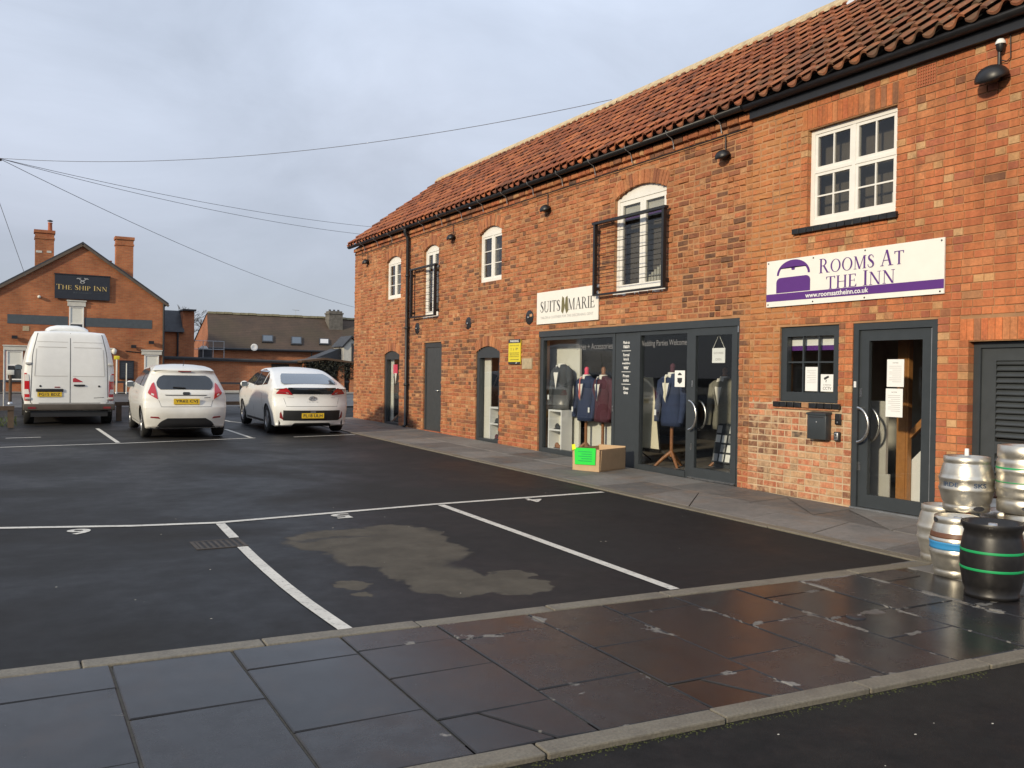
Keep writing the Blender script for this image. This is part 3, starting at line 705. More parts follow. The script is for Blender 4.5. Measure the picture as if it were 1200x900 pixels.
NEWP = [((.48, .158, .060), 50), ((.45, .135, .056), 26), ((.50, .195, .080), 16), ((.36, .110, .060), 7), ((.40, .20, .095), 3)]
OLDP = [((.42, .155, .062), 46), ((.38, .120, .052), 22), ((.46, .20, .085), 20), ((.27, .10, .05), 9), ((.17, .08, .045), 5), ((.50, .27, .13), 5)]
LOWP = [((.50, .20, .105), 40), ((.47, .155, .08), 24), ((.52, .31, .17), 18), ((.20, .09, .055), 6), ((.085, .065, .05), 3), ((.42, .27, .16), 9)]
def pick(pal, y, z, dark=0):
    tot = sum(w_ for _, w_ in pal); r = R.uniform(0, tot)
    for c_, w_ in pal:
        r -= w_
        if r <= 0: break
    k = R.uniform(.86, 1.14)
    if R.random() < dark: c_ = R.choice([(.17, .075, .042), (.21, .09, .048), (.12, .062, .038)])
    return tuple(min(1, q*k) for q in c_)
CH = .0835
bricks = []                                    # (y0, y1, z0, z1, out, tint, rough)
z = -.06; row = 0
while z < 4.97:
    zt = z+CH-.010
    for f0, f1 in excl(z, zt, NEARY, FARY):
        y = f0; hdr = row % 2 == 0; k = 0
        old = f0 >= STEP-.01
        while y < f1-.015:
            if old: ln = .118 if (R.random() < .45) else .232
            else: ln = (.116 if (k % 2 == (row % 2)) or R.random() < .15 else .230) if row % 3 else (.116 if R.random() < .7 else .23)
            if k == 0 and row % 2: ln = .116
            e = y+ln+R.uniform(-.004, .004)
            if f1-e < .06: e = f1+.010
            e2 = min(e-.010, f1)
            low = (not old) and f0 > 7.1 and z < 1.15
            if old:
                ym = (y+e)/2
                dk = .0
                dk = max(0, .55*(noise.noise((ym*.9, z*1.3, 4.2))-.12))
                if 9.0 < ym < 10.3 and z > 2.3: dk = .24
                if 16.9 < ym < 18.6 and 1.2 < z < 2.2: dk = .45
                if 19.7 < ym < 21.1 and z < 2.9: dk = .40
                if 14.4 < ym < 15.7 and z < 1.0: dk = .22
                t_ = pick(OLDP, ym, z, dk)
                if z < .22 and ym < 19: t_ = pick([((.40, .115, .055), 3), ((.42, .15, .065), 2)], 0, 0)
                off = R.gauss(0, .0060)
                if R.random() < .05: off += R.uniform(.006, .014)
            elif low:
                ym = (y+e)/2; t_ = pick(LOWP, ym, z)
                if 8.3 < ym and .5 < z < 1.0: t_ = pick([((.16, .075, .045), 3), ((.24, .11, .06), 2)], 0, 0)
                off = R.gauss(0, .003)+.002
            else:
                t_ = pick(NEWP, (y+e)/2, z, .01); off = R.gauss(0, .0012 if y < 7.9 else .003)
                if e-y < .15 and R.random() < .11: t_ = pick([((.55, .36, .18), 2), ((.50, .29, .13), 3)], 0, 0)
            av = (.425, .165, .068) if old else ((.49, .24, .12) if low else (.475, .160, .062)); kk = .14 if old else (.05 if low else .20)
            t_ = tuple(a_*(1-kk)+c_*kk for a_, c_ in zip(t_, av)); off = min(max(off, -.02), .0045)
            bricks.append((y, e2+(.003 if old else 0), z, zt+(.003 if old else (-.003 if low else 0)), off, t_, 2 if old or (y > 7.9 and not low) else (1 if low else 0)))
            y = e; k += 1
    z += CH; row += 1
# the corbelled courses under the old eave
for z0, z1, off in ((4.875, 4.945, -.025), (4.965, 5.06, -.055)):
    y = STEP+.01
    while y < FARY-.05:
        e = min(y+(.23 if R.random() < .6 else .115), FARY); bricks.append((y, e-.009, z0, z1, off, tuple(q*.95 for q in pick(OLDP, y, z0, .12)), 2)); y = e
def brick_geo(mb, y0, y1, z0, z1, off, rg, tint=None, x=X0, dep=.10):
    j = (.0012, .0035, .0075)[rg]; c_ = (.0022, .004, .0070)[rg]; r_ = R.uniform
    o = [(y0+r_(0, j), z0+r_(0, j)), (y1-r_(0, j), z0+r_(0, j)), (y1-r_(0, j), z1-r_(0, j)), (y0+r_(0, j), z1-r_(0, j))]
    s = [(1, 1), (-1, 1), (-1, -1), (1, -1)]
    vs = [(x+dep, y, z) for y, z in o] + [(x+off+c_+r_(0, j), y, z) for y, z in o] + [(x+off+r_(-j, j)*.7, y+a*c_*r_(.8, 1.5), z+e*c_*r_(.8, 1.4)) for (y, z), (a, e) in zip(o, s)]
    mb.tint = tint
    return mb.add(vs, [(0,4,5,1),(1,5,6,2),(2,6,7,3),(3,7,4,0),(4,8,9,5),(5,9,10,6),(6,10,11,7),(7,11,8,4),(8,11,10,9)], False)
def dist_seen(y, zc):
    p = (X0, y, zc)
    if not seen(p): return 1e9
    return (Vector(p)-EYE).length
bricks.sort(key=lambda q: dist_seen((q[0]+q[1])/2, (q[2]+q[3])/2))
stuff = MB()
shared = {}
NB = 292
for i, (y0, y1, z0, z1, off, t_, rg) in enumerate(bricks):
    if i < NB and y1-y0 > .05:
        key = (round((y1-y0)/.012), rg, R.randrange(3))
        if key not in shared: 
            q = MB(); h = key[0]*.012; brick_geo(q, -h/2, h/2, -(CH-.010)/2, (CH-.010)/2, 0, rg, None, 0); shared[key] = q.mesh('brick', M['brick_one'])
        o = bpy.data.objects.new('brick', shared[key]); C.objects.link(o); o.parent = wall
        o.location = Vector((X0+off, (y0+y1)/2, (z0+z1)/2)) - wl(wall); o.scale = (1, (y1-y0)/(key[0]*.012), 1); o.color = t_+(1,)
    else: brick_geo(stuff, y0, y1, z0, z1, off, rg, t_)
# arch voussoirs and flat lintels
def soldier(y0, y1, z0, z1, n, pal):
    for k in range(n):
        a = y0+(y1-y0)*k/n; e = y0+(y1-y0)*(k+1)/n
        brick_geo(stuff, a, e-.006, z0+.004, z1-.006, R.gauss(0, .001), 0, pick(pal, a, z0))
SOLD = [((.50, .155, .055), 6), ((.45, .13, .05), 3), ((.52, .20, .08), 3), ((.28, .12, .06), 1)]
soldier(6.50, 7.95, 4.605, 4.862, 19, SOLD); soldier(3.8, 5.78, 1.925, 2.16, 26, SOLD)
for a in ARCH:
    yc, hw, Rr, zc, th = arch_geo(a); n = max(9, round(2*th*(Rr+.1)/.078))
    for k in range(n):
        a0 = -th+2*th*k/n+.0035/Rr; a1 = -th+2*th*(k+1)/n-.0035/Rr; of = R.gauss(0, .003); ro = Rr+R.uniform(.205, .222)
        P = [(yc+Rr*sin(a0), zc+Rr*cos(a0)), (yc+Rr*sin(a1), zc+Rr*cos(a1)), (yc+ro*sin(a1), zc+ro*cos(a1)), (yc+ro*sin(a0), zc+ro*cos(a0))]
        stuff.tint = pick([((.40, .15, .065), 4), ((.46, .19, .08), 3), ((.30, .11, .055), 2)], 0, 0)
        stuff.add([(X0+.10, y, z) for y, z in P]+[(X0+of, y, z) for y, z in P], [(0,4,5,1),(1,5,6,2),(2,6,7,3),(3,7,4,0),(4,7,6,5)], False)
stuff.build('brick', M['brick'], wall, kind='stuff')
# the rest of the shell, closed so that the rooms stay dark
bx = 14.25
b = MB(); b.quad((X0+.02, FARY, -.3), (bx, FARY, -.3), (bx, FARY, TOP), (11.4, FARY, 7.30), (X0+.02, FARY, TOP)); b.quad((X0+.02, NEARY, -.3), (bx, NEARY, -.3), (bx, NEARY, TOP), (11.4, NEARY, 7.30), (X0+.02, NEARY, TOP))
b.build('gable_wall', M['plainbrick'], barn, fix=False)
b = MB(); b.quad((bx, NEARY, -.3), (bx, FARY, -.3), (bx, FARY, TOP), (bx, NEARY, TOP)); b.build('back_wall', M['inn_side'], barn, fix=False)
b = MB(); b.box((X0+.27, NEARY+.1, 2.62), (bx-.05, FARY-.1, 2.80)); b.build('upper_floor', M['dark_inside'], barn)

# roof: boarding, pantiles, ridge
EX, EZ, RX, RZ = 8.40, 5.145, 11.40, 7.42
sl_ = Vector((RX-EX, 0, RZ-EZ)); SLEN = sl_.length; su = sl_.normalized(); sn = Vector((-su.z, 0, su.x))
b = MB(); b.quad((EX+.06, NEARY, EZ-.02), (EX+.06, FARY+.06, EZ-.02), (RX, FARY+.06, RZ-.06), (RX, NEARY, RZ-.06)); b.quad((RX, NEARY, RZ-.06), (RX, FARY+.06, RZ-.06), (2*RX-EX, FARY+.06, EZ-.02), (2*RX-EX, NEARY, EZ-.02))
roof = b.build('roof', M['dark_inside'], barn, fix=False)
def tile_mesh(nm, seed, mat):
    r_ = random.Random(seed); W_, G_, H_ = .235, .345, .062
    def prof(t):                                  # roll first, then the trough; the roll laps over its neighbour on the -Y side
        if t < .45: return .012+H_*sin(pi*(.20+.80*t/.45))
        return .012-.034*sin(pi*(t-.45)/.55)**.8
    n = 11; vs = []; k_ = r_.uniform(-.004, .004)
    for s_ in (0, 1):
        for i in range(n):
            t = i/(n-1); h = prof(t)+(.034 if s_ == 0 else 0.0)+k_
            p = su*(G_*s_) + sn*h + Vector((0, (t-.5)*(W_+.014), 0)); vs.append(p)
    for i in range(n):
        t = i/(n-1); p = su*0 + sn*(prof(t)+.006+k_) + Vector((0, (t-.5)*(W_+.014), 0)); vs.append(p)
    fs = [(i, i+1, n+i+1, n+i) for i in range(n-1)] + [(2*n+i, 2*n+i+1, i+1, i) for i in range(n-1)]
    q = MB(); q.add(vs, fs[:n-1], True); q.f += [tuple(f) for f in fs[n-1:]]; q.sm += [False]*(n-1)
    return q, (q.mesh(nm, mat, fix=False) if mat else None)
TPAL = [((.29, .092, .042), 5), ((.235, .072, .036), 4), ((.33, .115, .050), 3), ((.16, .058, .034), 3), ((.40, .13, .05), 1)]
tiles = []
GAUGE = .308; NR = int(SLEN/GAUGE)+1; TW = .235; NC = int((FARY+.08-NEARY)/TW)
for c_ in range(NC):
    for r_ in range(NR):
        y = FARY+.06-TW*(c_+.5); p = Vector((EX, y, EZ)) + su*(r_*GAUGE-.02 + R.gauss(0, .006)) + sn*(.008+R.gauss(0, .003)) + Vector((0, R.gauss(0, .004), 0))
        if (p - Vector((EX, y, EZ))).length > SLEN-.12: continue
        tiles.append((p, pick(TPAL, 0, 0), R.randrange(4), R.uniform(-.02, .02)))
tiles.sort(key=lambda t: (t[0]-EYE).length if seen(t[0], 30) else 1e9)
protos = [tile_mesh('roof_tile', s_, M['tile_one'])[1] for s_ in range(4)]
raw = [tile_mesh('x', s_, None)[0] for s_ in range(4)]
ts = MB()
for i, (p, t_, k, a) in enumerate(tiles):
    if i < 295:
        o = bpy.data.objects.new('roof_tile', protos[k]); C.objects.link(o); o.parent = roof; o.location = p-wl(roof); o.rotation_euler = (a*.6, 0, a); o.color = t_+(1,)
    else:
        ts.tint = t_; rm = Matrix.Rotation(a, 3, 'Z'); ts.add([rm @ Vector(v)+p for v in raw[k].v], raw[k].f, True)
ts.build('roof_tile', M['tile'], roof, fix=False, kind='stuff')
y = NEARY+.2
while y < FARY+.05:
    e = min(y+.46, FARY+.08); q = MB(); dz = R.gauss(0, .006)
    prof = [(RX+.15*cos(radians(20+140*k/8)), RZ-.045+.13*sin(radians(20+140*k/8))+dz) for k in range(9)]
    q.prism([(x-.0, z) for x, z in prof], lambda u, v, d: (u, d, v), y+.004, e-.004)
    o = q.build('ridge_tile', M['terracotta'], roof); y = e
b = MB()
for k in range(44):                                # pale bedding mortar under the ridge
    a = NEARY+.2+k*(FARY-NEARY-.2)/44; e = a+(FARY-NEARY-.2)/44; w_ = R.uniform(.10, .15); p = Vector((RX-.155, 0, RZ-.085))
    q0 = p + su*.02 + sn*.125; q1 = p - su*w_ + sn*.098
    b.add([(q0.x, a, q0.z), (q0.x, e, q0.z), (q1.x, e, q1.z), (q1.x, a, q1.z), (q1.x, a, q1.z-.05), (q1.x, e, q1.z-.05)], [(0, 1, 2, 3), (3, 2, 5, 4)])
b.build('ridge_bedding', M['ridge'], roof, fix=False)
b = MB(); vs = []                                  # torn lead sheet at the ridge
for i in range(7):
    for j in range(4):
        yy = 9.35-i*.13; s_ = SLEN-.10-j*.16*(1 if i % 2 else .7) ; p = Vector((EX, yy, EZ))+su*s_+sn*(.085+.03*sin(i*1.7+j)); vs.append(p[:])
b.add(vs, [(i*4+j, i*4+j+1, i*4+j+5, i*4+j+4) for i in range(6) for j in range(3)], True); b.build('lead_flashing', M['lead'], roof, fix=False)
b = MB()
for k in range(26):                                # verge mortar at the far gable
    p = Vector((EX, 0, EZ))+su*(SLEN*k/26); q_ = Vector((EX, 0, EZ))+su*(SLEN*(k+1)/26)
    b.bar((p.x, FARY+.07, p.z-.01), (q_.x, FARY+.07, q_.z-.01), .05, .06)
b.build('verge', M['ridge'], roof)
# gutters
def gutter(name, y0, y1, xc, zc, r):
    b = MB(); n = 8; vs = []
    for y in (y0, y1):
        vs += [(xc-r*cos(pi*k/n), y, zc-r*sin(pi*k/n)) for k in range(n+1)]
        vs += [(xc+(r-.006)*cos(pi*k/n), y, zc-(r-.006)*sin(pi*k/n)) for k in range(n+1)]
    m_ = 2*(n+1); b.add(vs, [(k, (k+1) % m_, m_+(k+1) % m_, m_+k) for k in range(m_)] + [tuple(range(m_))[::-1], tuple(range(m_, 2*m_))], True)
    return b.build(name, M['black'], barn)
gu = gutter('gutter', STEP+.05, FARY+.12, 8.455, 5.135, .062)
gutter('gutter', NEARY, STEP+.04, 8.475, 5.125, .066)
b = MB(); b.box((8.525, NEARY, 4.955), (8.598, STEP, 5.10)); b.build('fascia_board', M['black'], barn)
y = STEP+.55
while y < FARY:
    b = MB(); b.tube([(8.385, y, 5.15), (8.40, y, 5.10), (8.50, y, 5.05), (8.53, y, 4.99), (8.545, y, 4.90)], .008, 6); b.build('gutter_bracket', M['galv'], gu); y += 1.02
b = MB(); b.tube([(8.455, 20.5, 5.08), (8.455, 20.5, 4.98), (8.53, 20.5, 4.85), (8.53, 20.5, g(20.5)+.06), (8.47, 20.5, g(20.5)+.02)], .045, 10)
dp = b.build('downpipe', M['black'], barn)
for z in (1.2, 2.6, 3.9):
    b = MB(); b.lathe([(.046, 0), (.058, .005), (.058, .06), (.046, .065)], (8.53, 20.5, z), 12); b.build('pipe_collar', M['black'], dp)
b = MB(); b.tube([(8.565, STEP+.1, 4.862), (8.565, FARY-.3, 4.862)], .010, 5)
for y in (9.30, 13.98, 18.01, 23.5): b.tube([(8.575, y, 4.86), (8.575, y, 4.66)], .009, 5)
b.build('wall_cable', M['black'], barn)

# windows
def pane_box(y0, y1, z0, z1, par, x=8.70, mat='glass_up'):
    b = MB(); b.box((x, y0, z0), (x+.006, y1, z1)); return b.build('pane', M[mat], par)
def arch_board(a, zlow, x0=0, x1=0, drop=0.0, inset=0.0):
    yc, hw, Rr, zc, th = arch_geo(a); P = [(yc-hw+inset, zlow), (yc+hw-inset, zlow)]
    P += [(yc+(hw-inset)*(1-2*k/12), zc+sqrt(Rr*Rr-((hw-inset)*(1-2*k/12))**2)-drop) for k in range(13)]
    return P
def frame(b, y0, y1, z0, z1, x0, x1, t, tb=None, tt=None):
    tb = tb or t; tt = tt or t
    b.box((x0, y0, z0), (x1, y0+t, z1)); b.box((x0, y1-t, z0), (x1, y1, z1)); b.box((x0, y0+t, z0), (x1, y1-t, z0+tb)); b.box((x0, y0+t, z1-tt), (x1, y1-t, z1))
def casement(parts, y0, y1, z0, z1, nc, nr, xo, st=.045, gb=.018):
    """white sash with glazing bars"""
    b = MB(); frame(b, y0, y1, z0, z1, xo, xo+.045, st)
    for k in range(1, nc): y = y0+st+(y1-y0-2*st)*k/nc; b.box((xo+.003, y-gb/2, z0+st), (xo+.03, y+gb/2, z1-st))
    for k in range(1, nr): z = z0+st+(z1-z0-2*st)*k/nr; b.box((xo+.005, y0+st, z-gb/2), (xo+.028, y1-st, z+gb/2))
    b.build('sash', M['white'], parts)
    for i in range(nc):
        for j in range(nr):
            wy = (y1-y0-2*st)/nc; hz = (z1-z0-2*st)/nr
            pane_box(y0+st+wy*i+.003, y0+st+wy*(i+1)-.003, z0+st+hz*j+.003, z0+st+hz*(j+1)-.003, parts, xo+.018)
def arched_window(a, nc, nr, head):
    y0, y1, z0, zs, r = a; xo = 8.665; zh = zs-head
    b = MB(); b.box((xo, y0, z0), (xo+.07, y0+.055, zh)); b.box((xo, y1-.055, z0), (xo+.07, y1, zh)); b.box((xo-.02, y0, z0), (xo+.07, y1, z0+.07)) if False else b.box((xo-.012, y0+.055, z0), (xo+.07, y1-.055, z0+.07))
    b.prism(arch_board(a, zh), lambda u, v, d: (d, u, v), xo, xo+.07)
    f = b.build('window', M['white'], barn)
    ym = (y0+y1)/2
    b = MB(); b.box((xo+.004, ym-.03, z0+.07), (xo+.066, ym+.03, zh)); b.build('mullion', M['white'], f)
    for p, q in ((y0+.055, ym-.03), (ym+.03, y1-.055)): casement(f, p+.002, q-.002, z0+.072, zh-.002, nc, nr, xo+.012, .04, .016)
    return f
arched_window(ARCH[0], 1, 3, .06); arched_window(ARCH[2], 1, 3, .06)
def french(a, blind):
    y0, y1, z0, zs, r = a; xo = 8.665; zh = zs-.04
    b = MB(); b.box((xo, y0, z0), (xo+.07, y0+.06, zh)); b.box((xo, y1-.06, z0), (xo+.07, y1, zh)); b.box((xo, y0+.06, z0), (xo+.07, y1-.06, z0+.06)); b.prism(arch_board(a, zh), lambda u, v, d: (d, u, v), xo, xo+.07)
    f = b.build('window', M['white'], barn); ym = (y0+y1)/2
    b = MB(); b.box((xo-.06, y0-.02, z0-.05), (xo+.03, y1+.02, z0-.004)); b.build('sill', M['white'], f)
    for p, q in ((y0+.06, ym), (ym, y1-.06)):
        casement(f, p+.002, q-.002, z0+.062, zh-.002, 1, 1, xo+.012, .065 if y1-y0 < 1 else .07)
    if blind:
        b = MB(); b.box((8.74, y0+.02, zh-.22), (8.745, y1-.02, zh)); b.build('blind', M['paper'], f)
        b = MB(); b.box((8.74, y0+.02, zh-.29), (8.746, y1-.02, zh-.22)); b.build('blind_trim', M['purple'], f)
        b = MB()
        for k in range(9): b.box((8.76, y0+.06+k*.07, z0), (8.78, y0+.11+k*.07, z0+.50-.035*k))
        b.build('curtain', M['panel'], f)
    return f
french(ARCH[1], False); french(ARCH[3], True)
# the twelve light window over the sign
xo = 8.668; b = MB(); frame(b, 6.58, 7.86, 3.40, 4.60, xo, xo+.07, .058, .088, .058); f = b.build('window', M['white'], barn)
b = MB(); b.box((xo+.004, 7.195, 3.488), (xo+.066, 7.245, 4.542)); b.build('mullion', M['white'], f)
b = MB(); b.box((xo+.002, 6.638, 4.06), (xo+.067, 7.195, 4.10)); b.box((xo+.002, 7.245, 4.06), (xo+.067, 7.802, 4.10)); b.build('transom', M['white'], f)
for p, q in ((6.638, 7.195), (7.245, 7.802)):
    casement(f, p+.001, q-.001, 3.489, 4.059, 2, 2, xo+.010, .036, .019); casement(f, p+.001, q-.001, 4.101, 4.541, 2, 1, xo+.010, .036, .019)
b = MB(); b.box((8.85, 6.60, 3.4), (8.9, 6.82, 3.68)); b.build('window_board', M['paper'], f)
y = 6.54
for k in range(13):                               # black painted brick sill
    brick_geo(q := MB(), y, y+.112, 3.325, 3.395, -.05, 1, None, X0); q.build('sill_brick', M['black'], f); y += .117
# brown boards added just behind the upper windows, catching low sun to lighten the panes
M['sun_catch_board'] = pm('sun_catch_board', (.16, .14, .12), .9, var=.1)
for y0, y1 in ((6.2, 8.6), (10.2, 12.4), (15.3, 17.3), (18.4, 22.6)):
    b = MB(); b.box((8.90, y0, 2.82), (8.94, y1, 5.0)); b.build('sun_catch_board', M['sun_catch_board'], barn)
# small grey office window
xo = 8.655; b = MB(); frame(b, 7.33, 8.27, 1.225, 2.165, xo-.02, xo+.06, .10, .12, .12); f = b.build('window', M['grey'], barn)
b = MB()
for k in (1, 2): y = 7.43+.74*k/3; b.box((xo, y-.010, 1.345), (xo+.03, y+.010, 2.045))
b.box((xo+.002, 7.43, 1.71), (xo+.028, 8.17, 1.73)); b.build('glazing_bar', M['grey'], f)
for i in range(3):
    for j in range(2): pane_box(7.433+.2467*i+.01, 7.433+.2467*(i+1)-.014, 1.348+.364*j, 1.348+.364*j+.34, f, xo+.016, 'glass')
b = MB(); b.box((8.735, 7.38, 1.93), (8.74, 8.22, 2.10)); b.build('blind', M['paper'], f)
b = MB(); b.box((8.735, 7.38, 1.87), (8.741, 8.22, 1.93)); b.build('blind_trim', M['purple'], f)
y = 7.28
for k in range(9):
    q = MB(); brick_geo(q, y, y+.108, 1.15, 1.218, -.03, 1, None, X0); q.build('sill_brick', M['black'] if k != 4 else M['mortar'], f); y += .1195
b = MB(); b.box((8.585, 7.30, 1.128), (8.60, 8.34, 1.146)); b.build('sill_drip', M['brick_one'], f).color = (.4, .15, .07, 1)
# ------------------------------------------------------------------ shopfront and doors
def gy(y): return g(y)
sf = bpy.data.objects.new('shopfront', None); C.objects.link(sf); sf.parent = barn; sf.location = Vector((X0, 11.6, g(11.6)))-wl(barn)
xa, xb = 8.64, 8.72
def bx_(name, mat, *boxes, par=None):
    b = MB()
    for p, q in boxes: b.box(p, q)
    return b.build(name, M[mat], par or sf)
bx_('header', 'grey', ((8.612, 9.0, 2.225), (xb, 14.28, 2.328)))
bx_('frame', 'grey', ((xa, 14.16, .05), (xb, 14.278, 2.224)), ((xa, 11.90, .05), (xb, 11.97, 2.224)), ((xa, 11.23, .05), (xb, 11.30, 2.224)), ((xa, 10.02, .03), (xb, 10.11, 2.224)), ((xa, 9.002, .03), (xb, 9.06, 2.224)),
    ((xa+.004, 11.97, 2.16), (xb-.004, 14.16, 2.224)), ((xa+.004, 10.11, 2.16), (xb-.004, 11.23, 2.224)), ((xa-.012, 11.97, .06), (xb-.004, 14.16, .165)), ((xa-.012, 10.11, .04), (xb-.004, 11.23, .13)))
bx_('infill_panel', 'grey', ((xa+.01, 11.30, .05), (xb-.01, 11.90, 2.224)))
bx_('pane', 'glass', ((8.68, 11.97, .165), (8.686, 14.16, 2.16))); bx_('pane', 'glass', ((8.68, 10.11, .13), (8.686, 11.23, 2.16)))
def glass_door(name, y0, y1, z0, z1, stile, par, xo=8.63, hinge_right=True, bottom=.14, top=None):
    b = MB(); frame(b, y0, y1, z0, z1, xo, xo+.05, stile, bottom, top or stile); d = b.build(name, M['grey'], par)
    pane_box(y0+stile, y1-stile, z0+bottom, z1-(top or stile), d, xo+.02, 'glass'); return d
d1 = glass_door('door', 9.062, 10.018, .06, 2.22, .105, sf, 8.632)
def arc_handle(par, yh, zc, r, x, back=True):
    for k, xx in enumerate([x, 8.76] if back else [x]):
        b = MB(); b.tube([(xx, yh-.01, zc+r)] + [(xx, yh-r*.80*cos(a), zc+r*sin(a)) for a in [radians(80-160*q/16) for q in range(17)]] + [(xx, yh-.01, zc-r)], .016, 10)
        if k == 0:
            for s_ in (-1, 1): b.tube([(xx, yh-.02, zc+s_*r*.985), (xx+.06, yh-.02, zc+s_*r*.985)], .012, 8)
        b.build('door_handle', M['steelbar'], par)
arc_handle(d1, 9.985, .96, .21, 8.575)
for y, z in ((9.97, 1.42), (9.975, .50), (9.045, 2.18)): bx_('lock_plate', 'steelbar', ((8.626, y-.012, z-.045), (8.631, y+.012, z+.045)), par=d1)
bx_('threshold', 'steelbar', ((8.60, 9.06, g(9.5)-.004), (8.70, 10.02, g(9.5)+.022)), par=sf)
bx_('lock_plate', 'steelbar', ((8.633, 11.93, .93), (8.639, 11.95, 1.03)))
# office entrance
dr = bpy.data.objects.new('entrance', None); C.objects.link(dr); dr.parent = barn; dr.location = Vector((X0, 6.58, 0))-wl(barn)
bx_('frame', 'grey', ((8.615, 6.032, .0), (8.72, 6.105, 2.168)), ((8.615, 7.055, .0), (8.72, 7.128, 2.168)), ((8.617, 6.105, 2.09), (8.718, 7.055, 2.168)), par=dr)
d2 = glass_door('door', 6.109, 7.051, .03, 2.086, .125, dr, 8.640, bottom=.15)
arc_handle(d2, 7.03, .985, .20, 8.575)
for y, z in ((7.03, 1.36), (7.035, .50)): bx_('lock_plate', 'steelbar', ((8.634, y-.016, z-.05), (8.639, y+.016, z+.05)), par=d2)
bx_('weather_strip', 'galv', ((8.634, 6.118, .05), (8.639, 6.126, 2.08)), par=d2)
bx_('threshold', 'galv', ((8.59, 6.03, -.03), (8.66, 7.13, .022)), par=dr)
bx_('door_bell', 'skirting', ((8.605, 7.075, 1.42), (8.614, 7.105, 1.49)), par=dr)
# louvred store door
lv = bpy.data.objects.new('louvred_door', None); C.objects.link(lv); lv.parent = barn; lv.location = Vector((X0, 4.8, 0))-wl(barn)
b = MB(); frame(b, 3.905, 5.675, -.02, 1.915, 8.69, 8.77, .075, .05, .06); b.build('frame', M['grey'], lv)
b = MB(); frame(b, 3.982, 5.598, .03, 1.853, 8.715, 8.755, .15, .16, .13); b.box((8.717, 4.132, .78), (8.752, 5.448, .90)); b.build('leaf', M['grey_door'], lv)
b = MB(); b.box((8.765, 3.99, .03), (8.768, 5.59, 1.85)); b.build('backing', M['dark_inside'], lv)
zz = .215
while zz < 1.70:
    if not (.76 < zz < .90):
        b = MB(); b.add([(8.712, 4.134, zz), (8.718, 4.134, zz-.010), (8.760, 4.134, zz+.042), (8.754, 4.134, zz+.052)] + [(8.712, 5.446, zz), (8.718, 5.446, zz-.010), (8.760, 5.446, zz+.042), (8.754, 5.446, zz+.052)], [(0,1,2,3),(7,6,5,4),(0,4,5,1),(1,5,6,2),(2,6,7,3),(3,7,4,0)])
        b.build('slat', M['grey_door'], lv)
    zz += .0615
# solid grey door and the two tall side windows
f = bpy.data.objects.new('side_door', None); C.objects.link(f); f.parent = barn; f.location = Vector((X0, 19.1, g(19)))-wl(barn)
b = MB(); frame(b, 18.605, 19.615, g(19)-.02, 2.245, 8.64, 8.72, .085, .04, .11); b.build('frame', M['grey'], f)
b = MB(); b.box((8.655, 18.692, g(19)+.022), (8.70, 19.528, 2.132)); b.build('leaf', M['grey_door'], f)
b = MB(); b.tube([(8.655, 18.80, 1.12), (8.61, 18.80, 1.12), (8.608, 18.90, 1.12)], .011, 8); b.build('handle', M['steelbar'], f)
b = MB(); b.box((8.57, 18.62, g(19)-.05), (8.64, 19.60, g(19)+.015)); b.build('step', M['terracotta'], f)
def tall_window(a):
    y0, y1, z0, zs, r = a; gz = g((y0+y1)/2); f = bpy.data.objects.new('tall_window', None); C.objects.link(f); f.parent = barn; f.location = Vector((X0, y0, gz))-wl(barn)
    b = MB(); b.box((8.63, y0+.003, gz), (8.74, y0+.075, zs-.12)); b.box((8.63, y1-.11, gz), (8.74, y1-.003, zs-.12)); b.box((8.632, y0+.075, gz-.01), (8.738, y1-.11, gz+.05)); b.prism(arch_board(a, zs-.12, 0, 0, .004, .004), lambda u, v, d: (d, u, v), 8.63, 8.74)
    b.build('frame', M['grey'], f); pane_box(y0+.075, y1-.11, gz+.05, zs-.12, f, 8.69, 'glass'); return f
tall_window(ARCH[4]); tall_window(ARCH[5])

# wall plates, vent, stone, balcony rails
for y in (20.01, 17.22, 14.62):
    b = MB(); b.lathe([(0, .010), (.13, .008), (.138, .004), (.14, -.02)], (0, 0, 0), 24)
    b.v = [(8.598-z, y+x, 2.61+yy) for x, yy, z in b.v]; w_ = b.build('wall_plate', M['black'], barn)
    b = MB(); b.lathe([(0, .04), (.018, .04), (.018, .02)], (0, 0, 0), 8); b.v = [(8.598-z, y+x, 2.61+yy) for x, yy, z in b.v]; b.build('bolt', M['galv'], w_)
b = MB(); b.tint = None
for i in range(8): b.box((8.597, 6.112+i*.030, 4.705), (8.615, 6.112+i*.030+.012, 4.925))
for j in range(7): b.box((8.599, 6.108, 4.705+j*.0345), (8.617, 6.342, 4.705+j*.0345+.014))
vb = b.build('air_brick', M['terracotta'], barn); vb['kind'] = 'stuff'
b = MB(); b.box((8.585, 14.49, 1.63), (8.66, 14.86, 1.83)); b.build('stone_block', M['stone'], barn)
